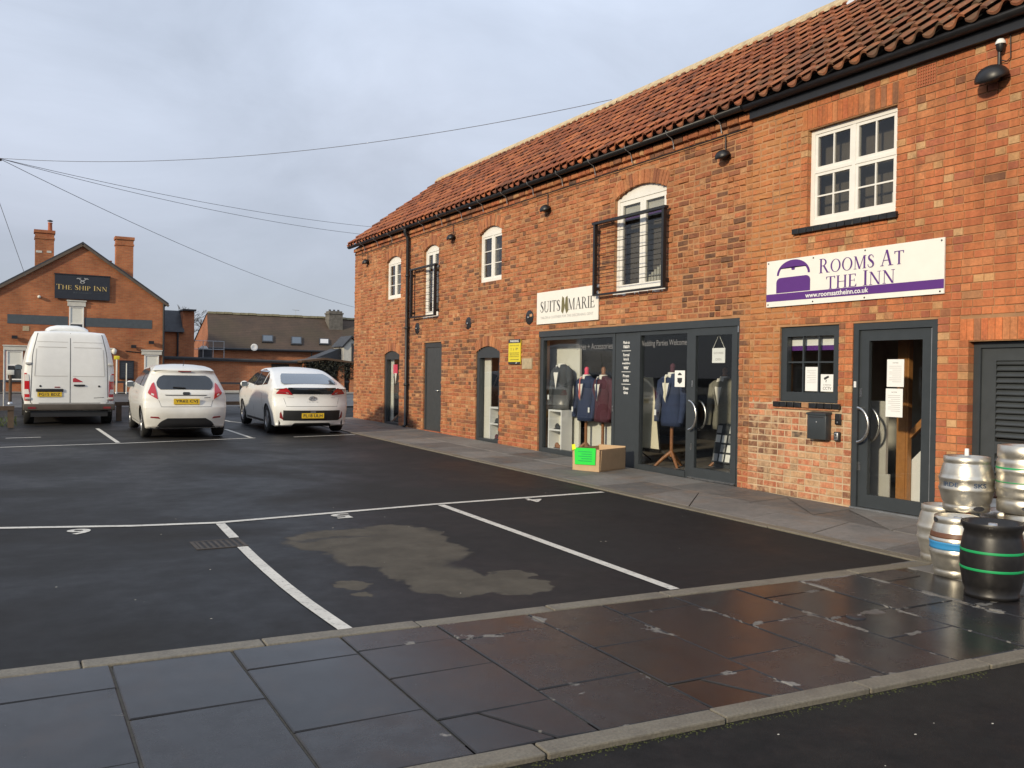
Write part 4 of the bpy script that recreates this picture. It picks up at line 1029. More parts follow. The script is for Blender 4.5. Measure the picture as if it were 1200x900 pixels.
def balcony(y0, y1, z0, z1, nb):
    r_ = bpy.data.objects.new('balcony_railing', None); C.objects.link(r_); r_.parent = barn; r_.location = Vector((X0, (y0+y1)/2, z0))-wl(barn)
    for y in (y0+.025, y1-.025):
        b = MB(); b.box((8.47, y-.025, z0), (8.53, y+.025, z1-.022)); b.build('post', M['black'], r_)
        for z in (z0+.10, z1-.16):
            b = MB(); b.box((8.53, y-.02, z), (8.60, y+.02, z+.05)); b.build('bracket', M['black'], r_)
    b = MB(); b.box((8.462, y0-.03, z1-.020), (8.538, y1+.03, z1+.02)); b.build('top_rail', M['black'], r_)
    b = MB(); b.box((8.475, y0+.05, z0), (8.525, y1-.05, z0+.03)); b.build('bottom_rail', M['black'], r_)
    for k in range(1, nb+1):
        z = z0+.03+(z1-z0-.06)*k/(nb+1); b = MB(); b.tube([(8.50, y0+.05, z), (8.50, y1-.05, z)], .006, 6, caps=False); b.build('bar', M['black'], r_)
balcony(10.49, 12.34, 2.85, 4.06, 6); balcony(18.75, 20.20, 2.86, 4.04, 6)

# ------------------------------------------------------------------ signs and wall fittings (things of their own)
def wall_sign(name, label, y0, y1, z0, z1, mat, cat='sign', x=8.575, th=.018):
    t = thing(name, label, cat, (8.6, (y0+y1)/2, z0)); b = MB(); b.box((x, y0, z0), (x+th, y1, z1)); b.build('board', M[mat], t)
    b = MB(); b.box((x+th, y0+.05, z0+.05), (8.603, y0+.09, z1-.05)); b.box((x+th, y1-.09, z0+.05), (8.603, y1-.05, z1-.05)); b.build('batten', M['black'], t); return t
s1 = wall_sign('inn_rooms_sign', 'large white sign with purple bed emblem and stripe reading ROOMS AT THE INN', 5.95, 8.485, 2.435, 3.03, 'signw')
xs = 8.575
yc = lambda u: 8.485 - u                        # u metres from the left edge of the sign
def pol(b, pts, d): b.add([(xs-d, yc(u), 2.435+v) for u, v in pts], [tuple(range(len(pts)))], False)
b = MB(); pol(b, [(0, .07), (2.535, .055), (2.535, .155), (0, .165)], .0022)
pol(b, [(.03, .0), (.03, .0), (.03, .0)], .002) if False else None
b.build('stripe', M['purple'], s1)
b = MB()                                         # bed emblem: headboard arc, pillows, cover, feet
pol_ = pol
def pol(b, pts, d): pol_(b, [(.17+(u-.175)*1.16, v) for u, v in pts], d)
A_ = [(.415+.235*cos(radians(a)), .395+.185*sin(radians(a))) for a in range(180, -1, -10)]
B2 = [(.415+.205*cos(radians(a)), .395+.150*sin(radians(a))) for a in range(180, -1, -10)]
for k in range(18): pol(b, [A_[k], A_[k+1], B2[k+1], B2[k]], .002+k*2e-5)
top = [(.415+.215*cos(radians(a)), .395+.165*sin(radians(a))) for a in range(150, 29, -10)]
pol(b, [(.235, .485), (.385, .490), (.395, .450), (.435, .450), (.445, .490), (.595, .485)] + top[::-1], .0026)
pol(b, [(.175, .172), (.655, .172), (.655, .305)] + [(.655-.06+.06*cos(radians(a)), .305+.06*sin(radians(a))) for a in (20, 45, 70, 90)] + [(.175+.06+.06*cos(radians(a)), .305+.06*sin(radians(a))) for a in (90, 110, 135, 160)] + [(.175, .305)], .0028)
for u in (.18, .575): pol(b, [(u, .152), (u+.075, .152), (u+.055 if u < .4 else u+.065, .118), (u+.012 if u < .4 else u+.025, .118)], .0024)
b.build('bed_emblem', M['purple'], s1)
b = MB(); serif(b, 'ROOMS AT', lambda u, v, d: (xs-d, yc(1.46+u), 2.435+.452+v), 1.20, .175, .002, .86, .05, (0, 6))
serif(b, 'THE INN', lambda u, v, d: (xs-d, yc(1.46+u), 2.435+.252+v), .98, .175, .002, .86, .05, (4,)); b.build('lettering', M['purple'], s1)
b = MB(); text(b, 'www.roomsattheinn.co.uk', lambda u, v, d: (xs-d, yc(1.12+u), 2.435+.112+v), .93, .060, .0045, True); b.build('web_address', M['paper'], s1)
for u, v in ((.03, .03), (.03, .565), (.77, .03), (.77, .565), (1.53, .025), (1.53, .57), (2.49, .025), (2.50, .565)):
    b = MB(); b.lathe([(0, .004), (.009, .004), (.011, 0)], (0, 0, 0), 8); b.v = [(xs-z-.0005, yc(u+x), 2.435+v+y) for x, y, z in b.v]; b.build('screw', M['ink'], s1)
s2 = wall_sign('suit_shop_sign', 'white shop sign with dark roman capitals SUITS MARIE and a waistcoat emblem', 12.31, 14.31, 2.46, 3.05, 'signw')
yb = lambda u: 14.31 - u
b = MB(); serif(b, 'SUITS', lambda u, v, d: (xs-d, yb(.475+u), 2.46+.315+v), .70, .20, .002, gap=.04); serif(b, 'MARIE', lambda u, v, d: (xs-d, yb(1.49+u), 2.46+.315+v), .84, .20, .002, gap=.04); b.build('lettering', M['ink'], s2)
b = MB()
def pol2(pts, d): b.add([(xs-d, yb(u), 2.46+v) for u, v in pts], [tuple(range(len(pts)))], False)
for s_ in (-1, 1):
    c0 = .965
    pol2([(c0+s_*.025, .44), (c0+s_*.085, .47), (c0+s_*.10, .40), (c0-s_*.0, .29)], .002+.0003*s_)
    pol2([(c0, .31), (c0+s_*.10, .40), (c0+s_*.115, .20), (c0+s_*.055, .155), (c0+s_*.01, .25)], .003+.0003*s_)
b.build('waistcoat_emblem', M['khaki'], s2)
b = MB(); text(b, 'TAILOR & CLOTHIER FOR THE DISCERNING GENT', lambda u, v, d: (xs-d, yb(1.0+u), 2.46+.115+v), 1.72, .045, .002); b.build('strapline', M['faint'], s2)
s3 = wall_sign('parking_notice', 'small yellow parking notice with black header on the brick wall', 14.91, 15.38, 1.72, 2.21, 'yellow')
b = MB(); xs3 = 8.575; b.box((xs3-.003, 14.91, 2.135), (xs3, 15.38, 2.21)); b.box((xs3-.003, 14.91, 1.72), (xs3, 15.38, 1.765)); b.build('header', M['ink'], s3)
b = MB(); text(b, 'PARKING', lambda u, v, d: (xs3-d, 15.145-u, 2.172+v), .34, .045, .005, True); text(b, 'P', lambda u, v, d: (xs3-d, 15.05-u, 1.742+v), .05, .025, .005, True); b.build('header_text', M['paper'], s3)
b = MB()
for k, (t_, z, wd) in enumerate((('PRIVATE LAND', 2.085, .36), ('! i P', 2.015, .28), ('TERMS AND CONDITIONS', 1.94, .38), ('APPLY AT ALL TIMES', 1.905, .36), ('SEE NOTICE FOR DETAILS', 1.87, .38), ('NO UNAUTHORISED PARKING', 1.81, .36))): text(b, t_, lambda u, v, d, z=z: (xs3-d, 15.145-u, z+v), wd, .05 if k == 1 else .022, .002)
b.build('lettering', M['khaki'], s3)
# wall lamps
def lamp(y, z, label, big=False):
    k = 1.15 if big else .82
    t = thing('wall_lamp', label, 'wall lamp', (8.6, y, z-.05), group='black dome lamps on the brick wall')
    Mx = Matrix.Rotation(radians(-28), 3, 'Y'); b = MB(); b.ellipsoid((8.575-.06*k, y, z-.02*k), (.125*k, .145*k, .115*k), 18, 7, True, Mx); b.build('lamp_shade', M['black'], t)
    b = MB(); b.box((8.555, y-.05, z-.04), (8.598, y+.05, z+.05)); b.build('back_plate', M['black'], t)
    b = MB(); b.lathe([(0, 0), (.05, .0), (.075, .03)], (8.575-.06*k, y, z-.055*k), 12); b.build('bulb_cover', M['carblack'], t)
    if big:
        b = MB(); b.tube([(8.54, y-.05, z+.05), (8.54, y-.05, z+.26)], .018, 8); b.build('stem', M['black'], t)
        b = MB(); b.lathe([(0, .10), (.03, .095), (.045, .07), (.05, .05), (.048, .045)], (8.54, y-.06, z+.26), 14); b.build('sensor_cap', M['paper'], t)
        b = MB(); b.lathe([(.042, .045), (.04, .0), (.02, -.03)], (8.54, y-.06, z+.26), 12); b.build('sensor_body', M['black'], t)
        b = MB(); b.tube([(8.59, y-.13, z+.42), (8.585, y-.14, z+.16), (8.57, y-.11, z+.13), (8.55, y-.06, z+.15)], .006, 5); b.build('cable', M['black'], t)
    return t
lamp(23.5, 4.58, 'black dome wall lamp nearest the far corner, beside the end arched window')
lamp(18.01, 4.56, 'black dome wall lamp between the narrow balcony and the lone arched window')
lamp(13.98, 4.57, 'black dome wall lamp left of the large balcony window')
lamp(9.30, 4.58, 'black dome wall lamp right of the large balcony, by the change of brickwork')
lamp(5.42, 4.56, 'big black dome wall lamp with a white sensor, at the right edge', True)
# letter box, key safe, entry panel
t = thing('letter_box', 'dark grey letter box mounted on the brick wall left of the glass door', 'letter box', (8.6, 7.56, .78))
b = MB(); b.bbox((8.50, 7.415, .78), (8.598, 7.70, 1.085), .006); b.build('body', M['grey'], t)
b = MB(); b.prism([(8.488, 1.10), (8.598, 1.115), (8.598, 1.088), (8.488, 1.075)], lambda u, v, d: (u, d, v), 7.408, 7.707); b.build('lid', M['grey'], t)
b = MB(); b.box((8.494, 7.45, 1.045), (8.499, 7.665, 1.056)); b.build('slot', M['ink'], t)
b = MB(); b.lathe([(0, .006), (.008, .006), (.009, 0)], (0, 0, 0), 8); b.v = [(8.4995-z, 7.555+x, .99+y) for x, y, z in b.v]; b.build('lock', M['galv'], t)
t = thing('entry_panel', 'black intercom panel above the key safe beside the glass door', 'intercom', (8.6, 7.30, .97)); b = MB(); b.bbox((8.572, 7.262, .97), (8.597, 7.345, 1.10), .005); b.build('body', M['black'], t)
b = MB(); b.box((8.569, 7.28, 1.03), (8.571, 7.327, 1.085)); b.build('speaker_grille', M['carblack'], t); b = MB(); b.box((8.569, 7.295, .99), (8.571, 7.312, 1.007)); b.build('button', M['galv'], t)
t = thing('key_safe', 'small silver key safe low on the wall by the glass door', 'key safe', (8.6, 7.305, .775)); b = MB(); b.bbox((8.555, 7.265, .775), (8.597, 7.345, .885), .010); b.build('body', M['carblack'], t)
b = MB(); b.bbox((8.548, 7.280, .785), (8.556, 7.330, .875), .006); b.build('front', M['galv'], t); b = MB(); b.lathe([(0, .008), (.010, .008), (.011, 0)], (0, 0, 0), 8); b.v = [(8.5478-z, 7.305+x, .85+y) for x, y, z in b.v]; b.build('dial', M['black'], t)
b = MB()
for i in range(3):
    for j in range(2): b.box((8.5465, 7.287+i*.014, .80+j*.016), (8.5478, 7.297+i*.014, .811+j*.016))
b.build('keypad', M['ink'], t)
# notices stuck on glass
def notice(name, label, x, y0, y1, z0, z1, lines, cat='notice', sketch=None):
    t = thing(name, label, cat, (x, (y0+y1)/2, z0)); b = MB(); b.box((x, y0, z0), (x+.0015, y1, z1)); b.build('sheet', M['paper'], t)
    b = MB()
    for s_, z, wd, ht in lines: text(b, s_, lambda u, v, d, z=z: (x-d, (y0+y1)/2-u, z+v), wd, ht, .0012)
    if lines: b.build('print', M['ink'], t)
    if sketch:
        b = MB(); [b.add([(x-.0012, y, z) for y, z in p], [tuple(range(len(p)))], False) for p in sketch]; b.build('symbol', M['ink'], t)
    return t
para = lambda z0, n, w_: [('.'.join('mnuarosteil'[(k*3+i) % 11]*1 for i in range(16)), z0-k*.022, w_*(1 if k % 4 != 3 else .6), .007) for k in range(n)]
lines_ = lambda y0, y1, z0, n: [[(y0+.03, z0-k*.022), (y1-.03-(.04 if k % 3 == 2 else 0), z0-k*.022), (y1-.03-(.04 if k % 3 == 2 else 0), z0-k*.022-.004), (y0+.03, z0-k*.022-.004)] for k in range(n)]
M['ink_line'] = M['faint']
n1 = notice('paper_notice', 'upper of two white paper notices taped inside the office glass door', 8.652, 6.47, 6.69, 1.435, 1.745, [('NOTICE', 1.705, .07, .012)], sketch=lines_(6.47, 6.69, 1.67, 9))
n2 = notice('paper_notice', 'lower of two white paper notices taped inside the office glass door', 8.652, 6.48, 6.70, 1.095, 1.415, [('NOTICE', 1.375, .07, .012)], sketch=lines_(6.48, 6.70, 1.34, 9))
n3 = notice('paper_notice', 'white paper notice in the middle pane of the small grey window', 8.664, 7.69, 7.89, 1.36, 1.66, [], sketch=lines_(7.69, 7.89, 1.62, 8))
n4 = notice('camera_notice', 'square white CCTV notice with camera symbol in the small grey window', 8.664, 7.445, 7.645, 1.36, 1.57, [('CCTV', 1.40, .13, .035), ('IN OPERATION', 1.44, .12, .012)], sketch=[[(7.60, 1.525), (7.53, 1.555), (7.515, 1.535), (7.585, 1.50)], [(7.565, 1.505), (7.555, 1.50), (7.56, 1.47), (7.57, 1.475)]])
for n_ in (n1, n2, n3): 
    for c_ in n_.children:
        if c_.name.startswith('symbol'): c_.data.materials[0] = M['faint']; c_.name = 'print'
n5 = notice('mask_notice', 'square white notice with face mask symbol on the shop glass by the handle', 8.676, 10.19, 10.42, 1.365, 1.61, [], sketch=[[(10.36, 1.50), (10.25, 1.50), (10.255, 1.44), (10.305, 1.41), (10.355, 1.44)], [(10.345, 1.54), (10.265, 1.54), (10.26, 1.555), (10.305, 1.58), (10.35, 1.555)]])
t = thing('hanging_sign', 'white sign reading OPEN hanging from a string inside the shop door', 'sign', (8.70, 9.49, 1.72)); b = MB(); b.box((8.69, 9.365, 1.72), (8.696, 9.625, 1.93)); b.build('board', M['paper'], t)
b = MB(); text(b, 'OPEN', lambda u, v, d: (8.69-d, 9.495-u, 1.77+v), .12, .035, .002); text(b, 'SUITS MARIE', lambda u, v, d: (8.69-d, 9.495-u, 1.86+v), .2, .03, .002); b.build('lettering', M['faint'], t)
b = MB(); b.tube([(8.693, 9.61, 1.93), (8.693, 9.495, 2.12), (8.693, 9.38, 1.93)], .004, 5); b.build('string', M['panel'], t)
def glass_text(s_, y0, y1, z, ht, mat='vinyl'):
    b = MB(); text(b, s_, lambda u, v, d: (8.6785-d, (y0+y1)/2-u, z+v), y1-y0, ht, .001); return b
M['vinyl'] = pm('frosted_vinyl', (.22, .22, .225), .7, var=.03)
glass_text('Shoes + Accessories', 12.02, 13.10, 2.02, .105).build('window_lettering', M['vinyl'], sf)
glass_text('Wedding Parties Welcome', 10.16, 11.28, 2.02, .115).build('window_lettering', M['vinyl'], sf)
b = MB()
for s_, z, wd in (('Made to', 2.06, .15), ('measure', 1.99, .14), ('Formal', 1.86, .14), ('hire &', 1.79, .12), ('wedding', 1.72, .19), ('wear', 1.65, .12), ('Prom', 1.52, .14), ('suits', 1.45, .13), ('Shoes', 1.32, .12), ('ties', 1.25, .10)): text(b, s_, lambda u, v, d, z=z: (xa+.01-d, 11.60-u, z+v), wd*1.15, .048, .0025, True)
for z in (1.925, 1.585, 1.385): b.box((xa+.0075, 11.48, z-.004), (xa+.0085, 11.72, z+.004))
b.build('panel_lettering', M['paper'], sf)

# ------------------------------------------------------------------ inside the shop
def room(name, y0, y1, x1, z0, z1, matw, matf, parts=barn):
    r_ = bpy.data.objects.new(name, None); C.objects.link(r_); r_.parent = parts; r_.location = Vector((8.9, (y0+y1)/2, z0))-wl(parts)
    b = MB(); b.box((8.73, y0, z0-.05), (x1, y1, z0)); b.build('floor', M[matf], r_)
    b = MB(); b.box((x1, y0, z0), (x1+.05, y1, z1)); b.build('rear_wall', M[matw], r_)
    for y in (y0, y1):
        b = MB(); b.box((8.87, y-.02, z0), (x1, y+.02, z1)); b.build('side_wall', M[matw], r_)
    b = MB(); b.box((8.87, y0, z1), (x1, y1, z1+.04)); b.build('ceiling', M[matw], r_); return r_
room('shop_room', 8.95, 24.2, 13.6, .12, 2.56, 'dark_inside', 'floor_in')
M['lobby_wall'] = pm('lobby_wall', (.46, .44, .40), .85, var=.06)
lob = room('entrance_lobby', 5.86, 8.70, 11.2, .03, 2.52, 'lobby_wall', 'floor_in')
def bx2(name, label, cat, mat, *boxes, group=None):
    b = MB()
    for p, q in boxes: b.box(p, q)
    return b.solo(name, M[mat], label, cat, group)
bx2('display_board', 'tall pale display board behind the dinner jacket in the left shop window', 'display board', 'panel', ((9.02, 13.50, .13), (9.06, 15.2, 2.3)))
bx2('display_board', 'low pale display board between the shelf unit and the mannequins', 'display board', 'panel', ((9.20, 12.75, .13), (9.24, 13.55, 1.0)))
bx2('display_board', 'pale board filling the tall window left of the parking notice', 'display board', 'panel', ((9.02, 15.84, .13), (9.06, 16.50, 2.3), ), ((8.765, 16.47, .13), (8.785, 16.90, 1.9)))
bx2('display_board', 'pale board in the far tall window under the pink card', 'display board', 'panel', ((9.02, 21.3, .16), (9.06, 22.2, 2.3), ), ((8.765, 21.92, .2), (8.785, 22.3, 1.9)))
bx2('white_post', 'narrow white upright at the left of the right hand shop window', 'post', 'panel', ((8.80, 11.49, .13), (8.90, 11.68, 2.16)))
t = thing('leaning_board', 'cream board leaning in the right shop window behind the white upright', 'board', (9.3, 11.3, .13)); b = MB(); b.add([(8.96, 11.80, .36), (8.96, 11.12, .36), (9.04, 11.40, 1.50), (9.04, 11.80, 1.50), (8.99, 11.80, .36), (8.99, 11.12, .36), (9.07, 11.40, 1.50), (9.07, 11.80, 1.50)], [(0,1,2,3),(7,6,5,4),(0,4,5,1),(1,5,6,2),(2,6,7,3),(3,7,4,0)]); b.build('face', M['cream'], t)
b = MB(); b.bar((8.97, 11.10, .34), (9.05, 11.385, 1.50), .022); b.box((8.95, 11.10, .30), (9.0, 11.80, .345)); b.build('edge_strip', M['black'], t); b = MB(); b.bar((8.99, 11.08, .34), (9.16, 10.92, .13), .02); b.bar((9.0, 11.75, .33), (9.3, 11.75, .13), .02); b.build('strut', M['black'], t)
def shelf_unit(label, x, y0, y1, z0, z1):
    t = thing('shelf_unit', label, 'shelf', (x, (y0+y1)/2, z0)); th = .035; b = MB(); frame(b, y0, y1, z0, z1, x, x+.23, th); b.build('carcass', M['skirting'], t)
    b = MB(); b.box((x+.002, y0+th, (z0+z1)/2-.015), (x+.225, y1-th, (z0+z1)/2+.015)); b.build('shelf', M['skirting'], t); b = MB(); b.box((x+.225, y0+.01, z0+.01), (x+.232, y1-.01, z1-.01)); b.build('back_panel', M['panel'], t)
    return t
shelf_unit('white two hole shelf unit of shoes in the left shop window', 8.72, 13.62, 14.08, .13, .88)
shelf_unit('white two hole shelf unit in the tall window left of the parking notice', 8.72, 15.98, 16.42, .13, .84)
def shoe(x, y, z, mat, label):
    t = thing('shoe', label, 'shoe', (x, y, z)); b = MB(); b.ellipsoid((x, y, z+.012), (.045, .13, .055), 12, 6, True); b.ellipsoid((x, y+.07, z+.03), (.04, .06, .075), 12, 6, True); b.build('upper', M[mat], t); b = MB(); b.box((x-.04, y-.125, z), (x+.04, y+.125, z+.012)); b.build('sole', M['black'], t)
shoe(8.82, 13.85, .521, 'charcoal', 'black shoe on the upper shelf of the white unit'); shoe(8.82, 13.85, .166, 'wood', 'brown shoe on the lower shelf of the white unit'); shoe(8.82, 16.20, .501, 'charcoal', 'black shoe on the shelf in the tall window'); shoe(8.82, 16.20, .166, 'burg', 'dark shoe on the bottom of the shelf in the tall window')
def jacket(x, y, z, mat, shirt, tie, label, stand=True, knob='wood', cat='mannequin', hh=.80, yaw=0.0, tag_=True):
    """suit jacket on a tailor's form; (x, y) centre, z floor, shoulders at z+1.45"""
    t = thing('tailors_form', label, cat, (x, y, z), yaw); s_ = z*0+1.48
    prof = [(-.78, .215, .125), (-.70, .225, .135), (-.50, .205, .13), (-.36, .190, .125), (-.20, .225, .142), (-.09, .252, .14), (-.05, .245, .125), (-.015, .19, .10), (.015, .12, .08), (.04, .075, .065)]
    n = 24; vs = []; fs = []
    for dz, ry, rx in prof:
        for k in range(n): a = 2*pi*k/n; vs.append((rx*cos(a)*(1.0), ry*sin(a), s_+dz))
    for i in range(len(prof)-1): fs += [(i*n+k, i*n+(k+1) % n, (i+1)*n+(k+1) % n, (i+1)*n+k) for k in range(n)]
    fs.append(tuple(range(n))[::-1]); b = MB(); b.add(vs, fs, True); jk = b.build('jacket', M[mat], t, world=False)
    for q in (-1, 1):
        b = MB(); b.tube([(0, q*.19, s_-.045), (-.005, q*.255, s_-.10), (-.01, q*.295, s_-.30), (-.04, q*.30, s_-.52), (-.07, q*.285, s_-.72)], [.05, .070, .062, .054, .045], 12); b.build('sleeve', M[mat], jk, world=False)
        b = MB(); b.add([(-.150, q*.015, s_-.42), (-.158, q*.115, s_-.22), (-.140, q*.125, s_-.12), (-.095, q*.085, s_-.005), (-.148, q*.085, s_-.15)], [(0, 1, 2, 3, 4)] if q > 0 else [(4, 3, 2, 1, 0)], True); b.build('lapel', M[mat], jk, world=False)
    b = MB(); b.add([(-.140, 0, s_-.42), (-.142, .075, s_-.13), (-.09, .07, s_+.02), (-.085, -.07, s_+.02), (-.142, -.075, s_-.13), (-.150, 0, s_-.14)], [(0, 1, 5), (1, 2, 3, 4, 5), (0, 5, 4)], True); b.lathe([(.082, .0), (.075, .05), (.06, .055)], (0, 0, s_), 14); b.build('shirt', M[shirt], t, world=False)
    if tie == 'bow':
        b = MB(); b.add([(-.135, 0, s_-.01), (-.13, .06, s_+.015), (-.13, .06, s_-.04), (-.13, -.06, s_+.015), (-.13, -.06, s_-.04)], [(0, 1, 2), (0, 4, 3)]); b.build('bow_tie', M['ink'], t, world=False)
    elif tie: b = MB(); b.add([(-.152, 0, s_-.40), (-.156, .03, s_-.33), (-.150, .014, s_-.04), (-.11, .025, s_+.01), (-.11, -.025, s_+.01), (-.150, -.014, s_-.04), (-.156, -.03, s_-.33)], [(0, 1, 2, 3, 4, 5, 6)], False); b.build('tie', M[tie], t, world=False)
    if tag_: b = MB(); b.box((-.165, .19, s_-.62), (-.160, .235, s_-.53)); b.build('price_tag', M['paper'], t, world=False)
    if stand:
        b = MB(); b.lathe([(0, .20), (.035, .18), (.045, .14), (.035, .10), (.05, .06), (.04, .05)], (0, 0, s_), 14); b.build('cap', M[knob], t, world=False)
        b = MB(); b.tube([(0, 0, .22), (0, 0, s_-.70)], .028, 10); b.build('pole', M['wood'], t, world=False)
        for k in range(3): a = 2.3+2*pi*k/3; b = MB(); b.tube([(0, 0, .30), (.12*cos(a), .12*sin(a), .20), (.30*cos(a), .30*sin(a), .02)], [.03, .028, .02], 8); b.build('leg', M['wood'], t, world=False)
    return t
jacket(8.87, 13.86, .20, 'charcoal', 'shirt', 'bow', 'charcoal dinner jacket with bow tie displayed in front of the pale board', False)
jacket(9.04, 13.30, .0, 'navy', 'shirt', 'coral', 'navy suit jacket with coral tie on a wooden form with a red cap', True, 'pink')
jacket(9.10, 12.86, .0, 'burg', 'shirt', 'navy', 'burgundy suit jacket with navy tie on a wooden stand', True, 'wood')
jacket(8.95, 10.80, .05, 'navy', 'shirt', 'cream', 'navy suit jacket on a wooden tripod form in the right hand window', True, 'burg')
jacket(9.75, 10.50, .0, 'tweed', 'shirt', None, 'grey tweed jacket hanging on a stand seen through the shop door', True, 'wood', tag_=False)
t = thing('photo_stand', 'rack of small photo cards on the floor behind the shop door', 'photo rack', (9.55, 10.2, .12)); b = MB(); b.add([(9.50, 9.95, .2), (9.50, 10.50, .2), (9.62, 10.50, .80), (9.62, 9.95, .80)], [(0,1,2,3)]); b.add([(9.54, 9.95, .12), (9.54, 10.50, .12), (9.66, 10.50, .80), (9.66, 9.95, .80)], [(3,2,1,0)]); b.build('board', M['charcoal'], t)
for i in range(4):
    for j in range(4):
        if (i*3+j*5) % 7 == 0: continue
        y = 9.97+i*.135; u = .04+j*.24; q = lambda dy, du: (9.492+.12*(u+du), y+dy, .2+.60*(u+du)); b = MB(); b.quad(q(0, 0), q(.10, 0), q(.10, .19), q(0, .19)); b.build('card', M['paper' if (i+j) % 3 else 'faint'], t, fix=False)
jk_ = jacket(8.88, 21.72, .15, 'charcoal', 'shirt', None, 'dark jacket on a form in the far tall window', True, 'wood', tag_=False)
bx2('pink_card', 'bright pink card hung high in the far tall window', 'card', 'pink', ((8.74, 21.60, 1.50), (8.745, 21.90, 1.74)))
t = thing('ceiling_strip_light', 'pale strip light fitting inside the right hand shop window ceiling', 'strip light', (10.2, 11.3, 2.5)); b = MB(); b.box((10.1, 10.9, 2.47), (10.2, 12.4, 2.53)); b.build('diffuser', M['paper'], t); b = MB(); b.box((10.08, 10.88, 2.53), (10.22, 12.42, 2.558)); b.build('housing', M['skirting'], t)
t = thing('ceiling_strip_light', 'pale strip light fitting inside the left hand shop window ceiling', 'strip light', (10.2, 14.2, 2.5)); b = MB(); b.box((10.1, 13.9, 2.47), (10.2, 15.5, 2.53)); b.build('diffuser', M['paper'], t); b = MB(); b.box((10.08, 13.88, 2.53), (10.22, 15.52, 2.558)); b.build('housing', M['skirting'], t)
# office lobby: newel post, stair string with handrail, stairs, white lining
bl = MB(); bl.box((8.80, 7.07, .03), (8.86, 7.16, 2.3)); bl.build('door_lining', M['skirting'], lob)
bl = MB(); bl.box((9.14, 6.80, .03), (9.24, 6.92, 2.05)); bl.box((9.15, 6.775, .03), (9.22, 6.80, 2.05)); bl.build('newel_post', M['pine'], lob)
bl = MB(); bl.prism([(6.80, .03), (5.95, .03), (5.95, 1.40), (6.80, .56)], lambda u, v, d: (d, u, v), 9.24, 9.28); bl.build('stair_string', M['skirting'], lob)
bl = MB(); bl.bar((9.22, 6.79, .86), (9.22, 5.93, 1.72), .06, .07); bl.build('handrail', M['pine'], lob)
for k in range(9):
    bl = MB(); bl.box((9.4+.22*k, 5.95, .03), (9.615+.22*k, 6.75, .20*(k+1))); bl.build('stair_step', M['floor_in'], lob)
bl = MB(); bl.box((9.02, 6.97, .03), (9.06, 7.40, 1.26)); bl.box((9.0, 6.90, .03), (9.018, 7.02, .40)); bl.build('reflection_board', M['lobby_wall'], lob)  # board added to stand in for the car park's reflection in the door glass

# ------------------------------------------------------------------ cardboard box
t = thing('cardboard_box', 'open brown cardboard box with a bright green paper sheet on its end', 'box', (8.14, 11.23, g(11.2)), 0)
A, B_, D_ = Vector((7.70, 11.52)), Vector((7.66, 10.93)), Vector((8.46, 11.16))
c0 = Vector((7.735, 11.50)); c1_ = Vector((7.72, 10.98)); 
L_ = Vector((8.52, 11.30))-Vector((7.72, 10.98)); q0 = Vector((7.72, 10.98)); ux = L_.normalized(); uy = Vector((-ux.y, ux.x)); LN, WD, HT, th = .74, .50, .335, .012
def bp_(a, c, z): p = q0+ux*a+uy*c; return (p.x, p.y, g(11.2)+z)
def wallp(a0, c0_, a1, c1_2, z0, z1, lean=0.0):
    b = MB(); d = Vector((a1-a0, c1_2-c0_)).normalized(); n_ = Vector((-d.y, d.x))*th
    P = [(a0, c0_), (a1, c1_2), (a1+n_.x, c1_2+n_.y), (a0+n_.x, c0_+n_.y)]
    return b.add([bp_(u, v, z0) for u, v in P]+[bp_(u, v, z1) for u, v in P], [(0,3,2,1),(4,5,6,7),(0,1,5,4),(1,2,6,5),(2,3,7,6),(3,0,4,7)])
for k, a in enumerate([(0, 0, LN, 0), (LN, 0, LN, WD), (LN, WD, 0, WD), (0, WD, 0, 0)]): wallp(*a, .0, HT+(.02 if k == 1 else 0)).build('side_panel', M['card'], t)
b = MB(); b.add([bp_(u, v, .012) for u, v in ((.012, .012), (LN-.012, .012), (LN-.012, WD-.012), (.012, WD-.012))], [(0,1,2,3)]); b.build('base_panel', M['card_in'], t)
b = MB(); b.add([bp_(.02, -.006, .02), bp_(LN-.02, -.006, .02), bp_(LN-.03, -.010, HT*.93), bp_(.04, -.010, HT*.96), bp_(.02, -.003, .02), bp_(LN-.02, -.003, .02), bp_(LN-.03, -.003, HT*.93), bp_(.04, -.003, HT*.96)], [(0,1,2,3),(0,4,5,1),(1,5,6,2),(2,6,7,3),(3,7,4,0)]); b.build('folded_flap', M['card'], t)
b = MB(); b.add([bp_(-.016, .07, .10), bp_(-.016, .44, .09), bp_(-.020, .45, .345), bp_(-.020, .06, .355)], [(0,1,2,3)]); b.build('paper_sheet', M['neon'], t, fix=False)
b = MB()
for k in range(5): b.add([bp_(-.0205, .13, .30-k*.035), bp_(-.0205, .38-.06*(k % 2), .295-k*.035), bp_(-.0203, .38-.06*(k % 2), .285-k*.035), bp_(-.0203, .13, .29-k*.035)], [(0,1,2,3)])
b.build('handwriting', M['kgreen'], t, fix=False)
b = MB(); b.add([bp_(-.021, .42, .33), bp_(-.021, .49, .30), bp_(-.021, .50, .39), bp_(-.021, .44, .40)], [(0,1,2,3)]); b.build('paper_tag', M['neony'], t, fix=False)

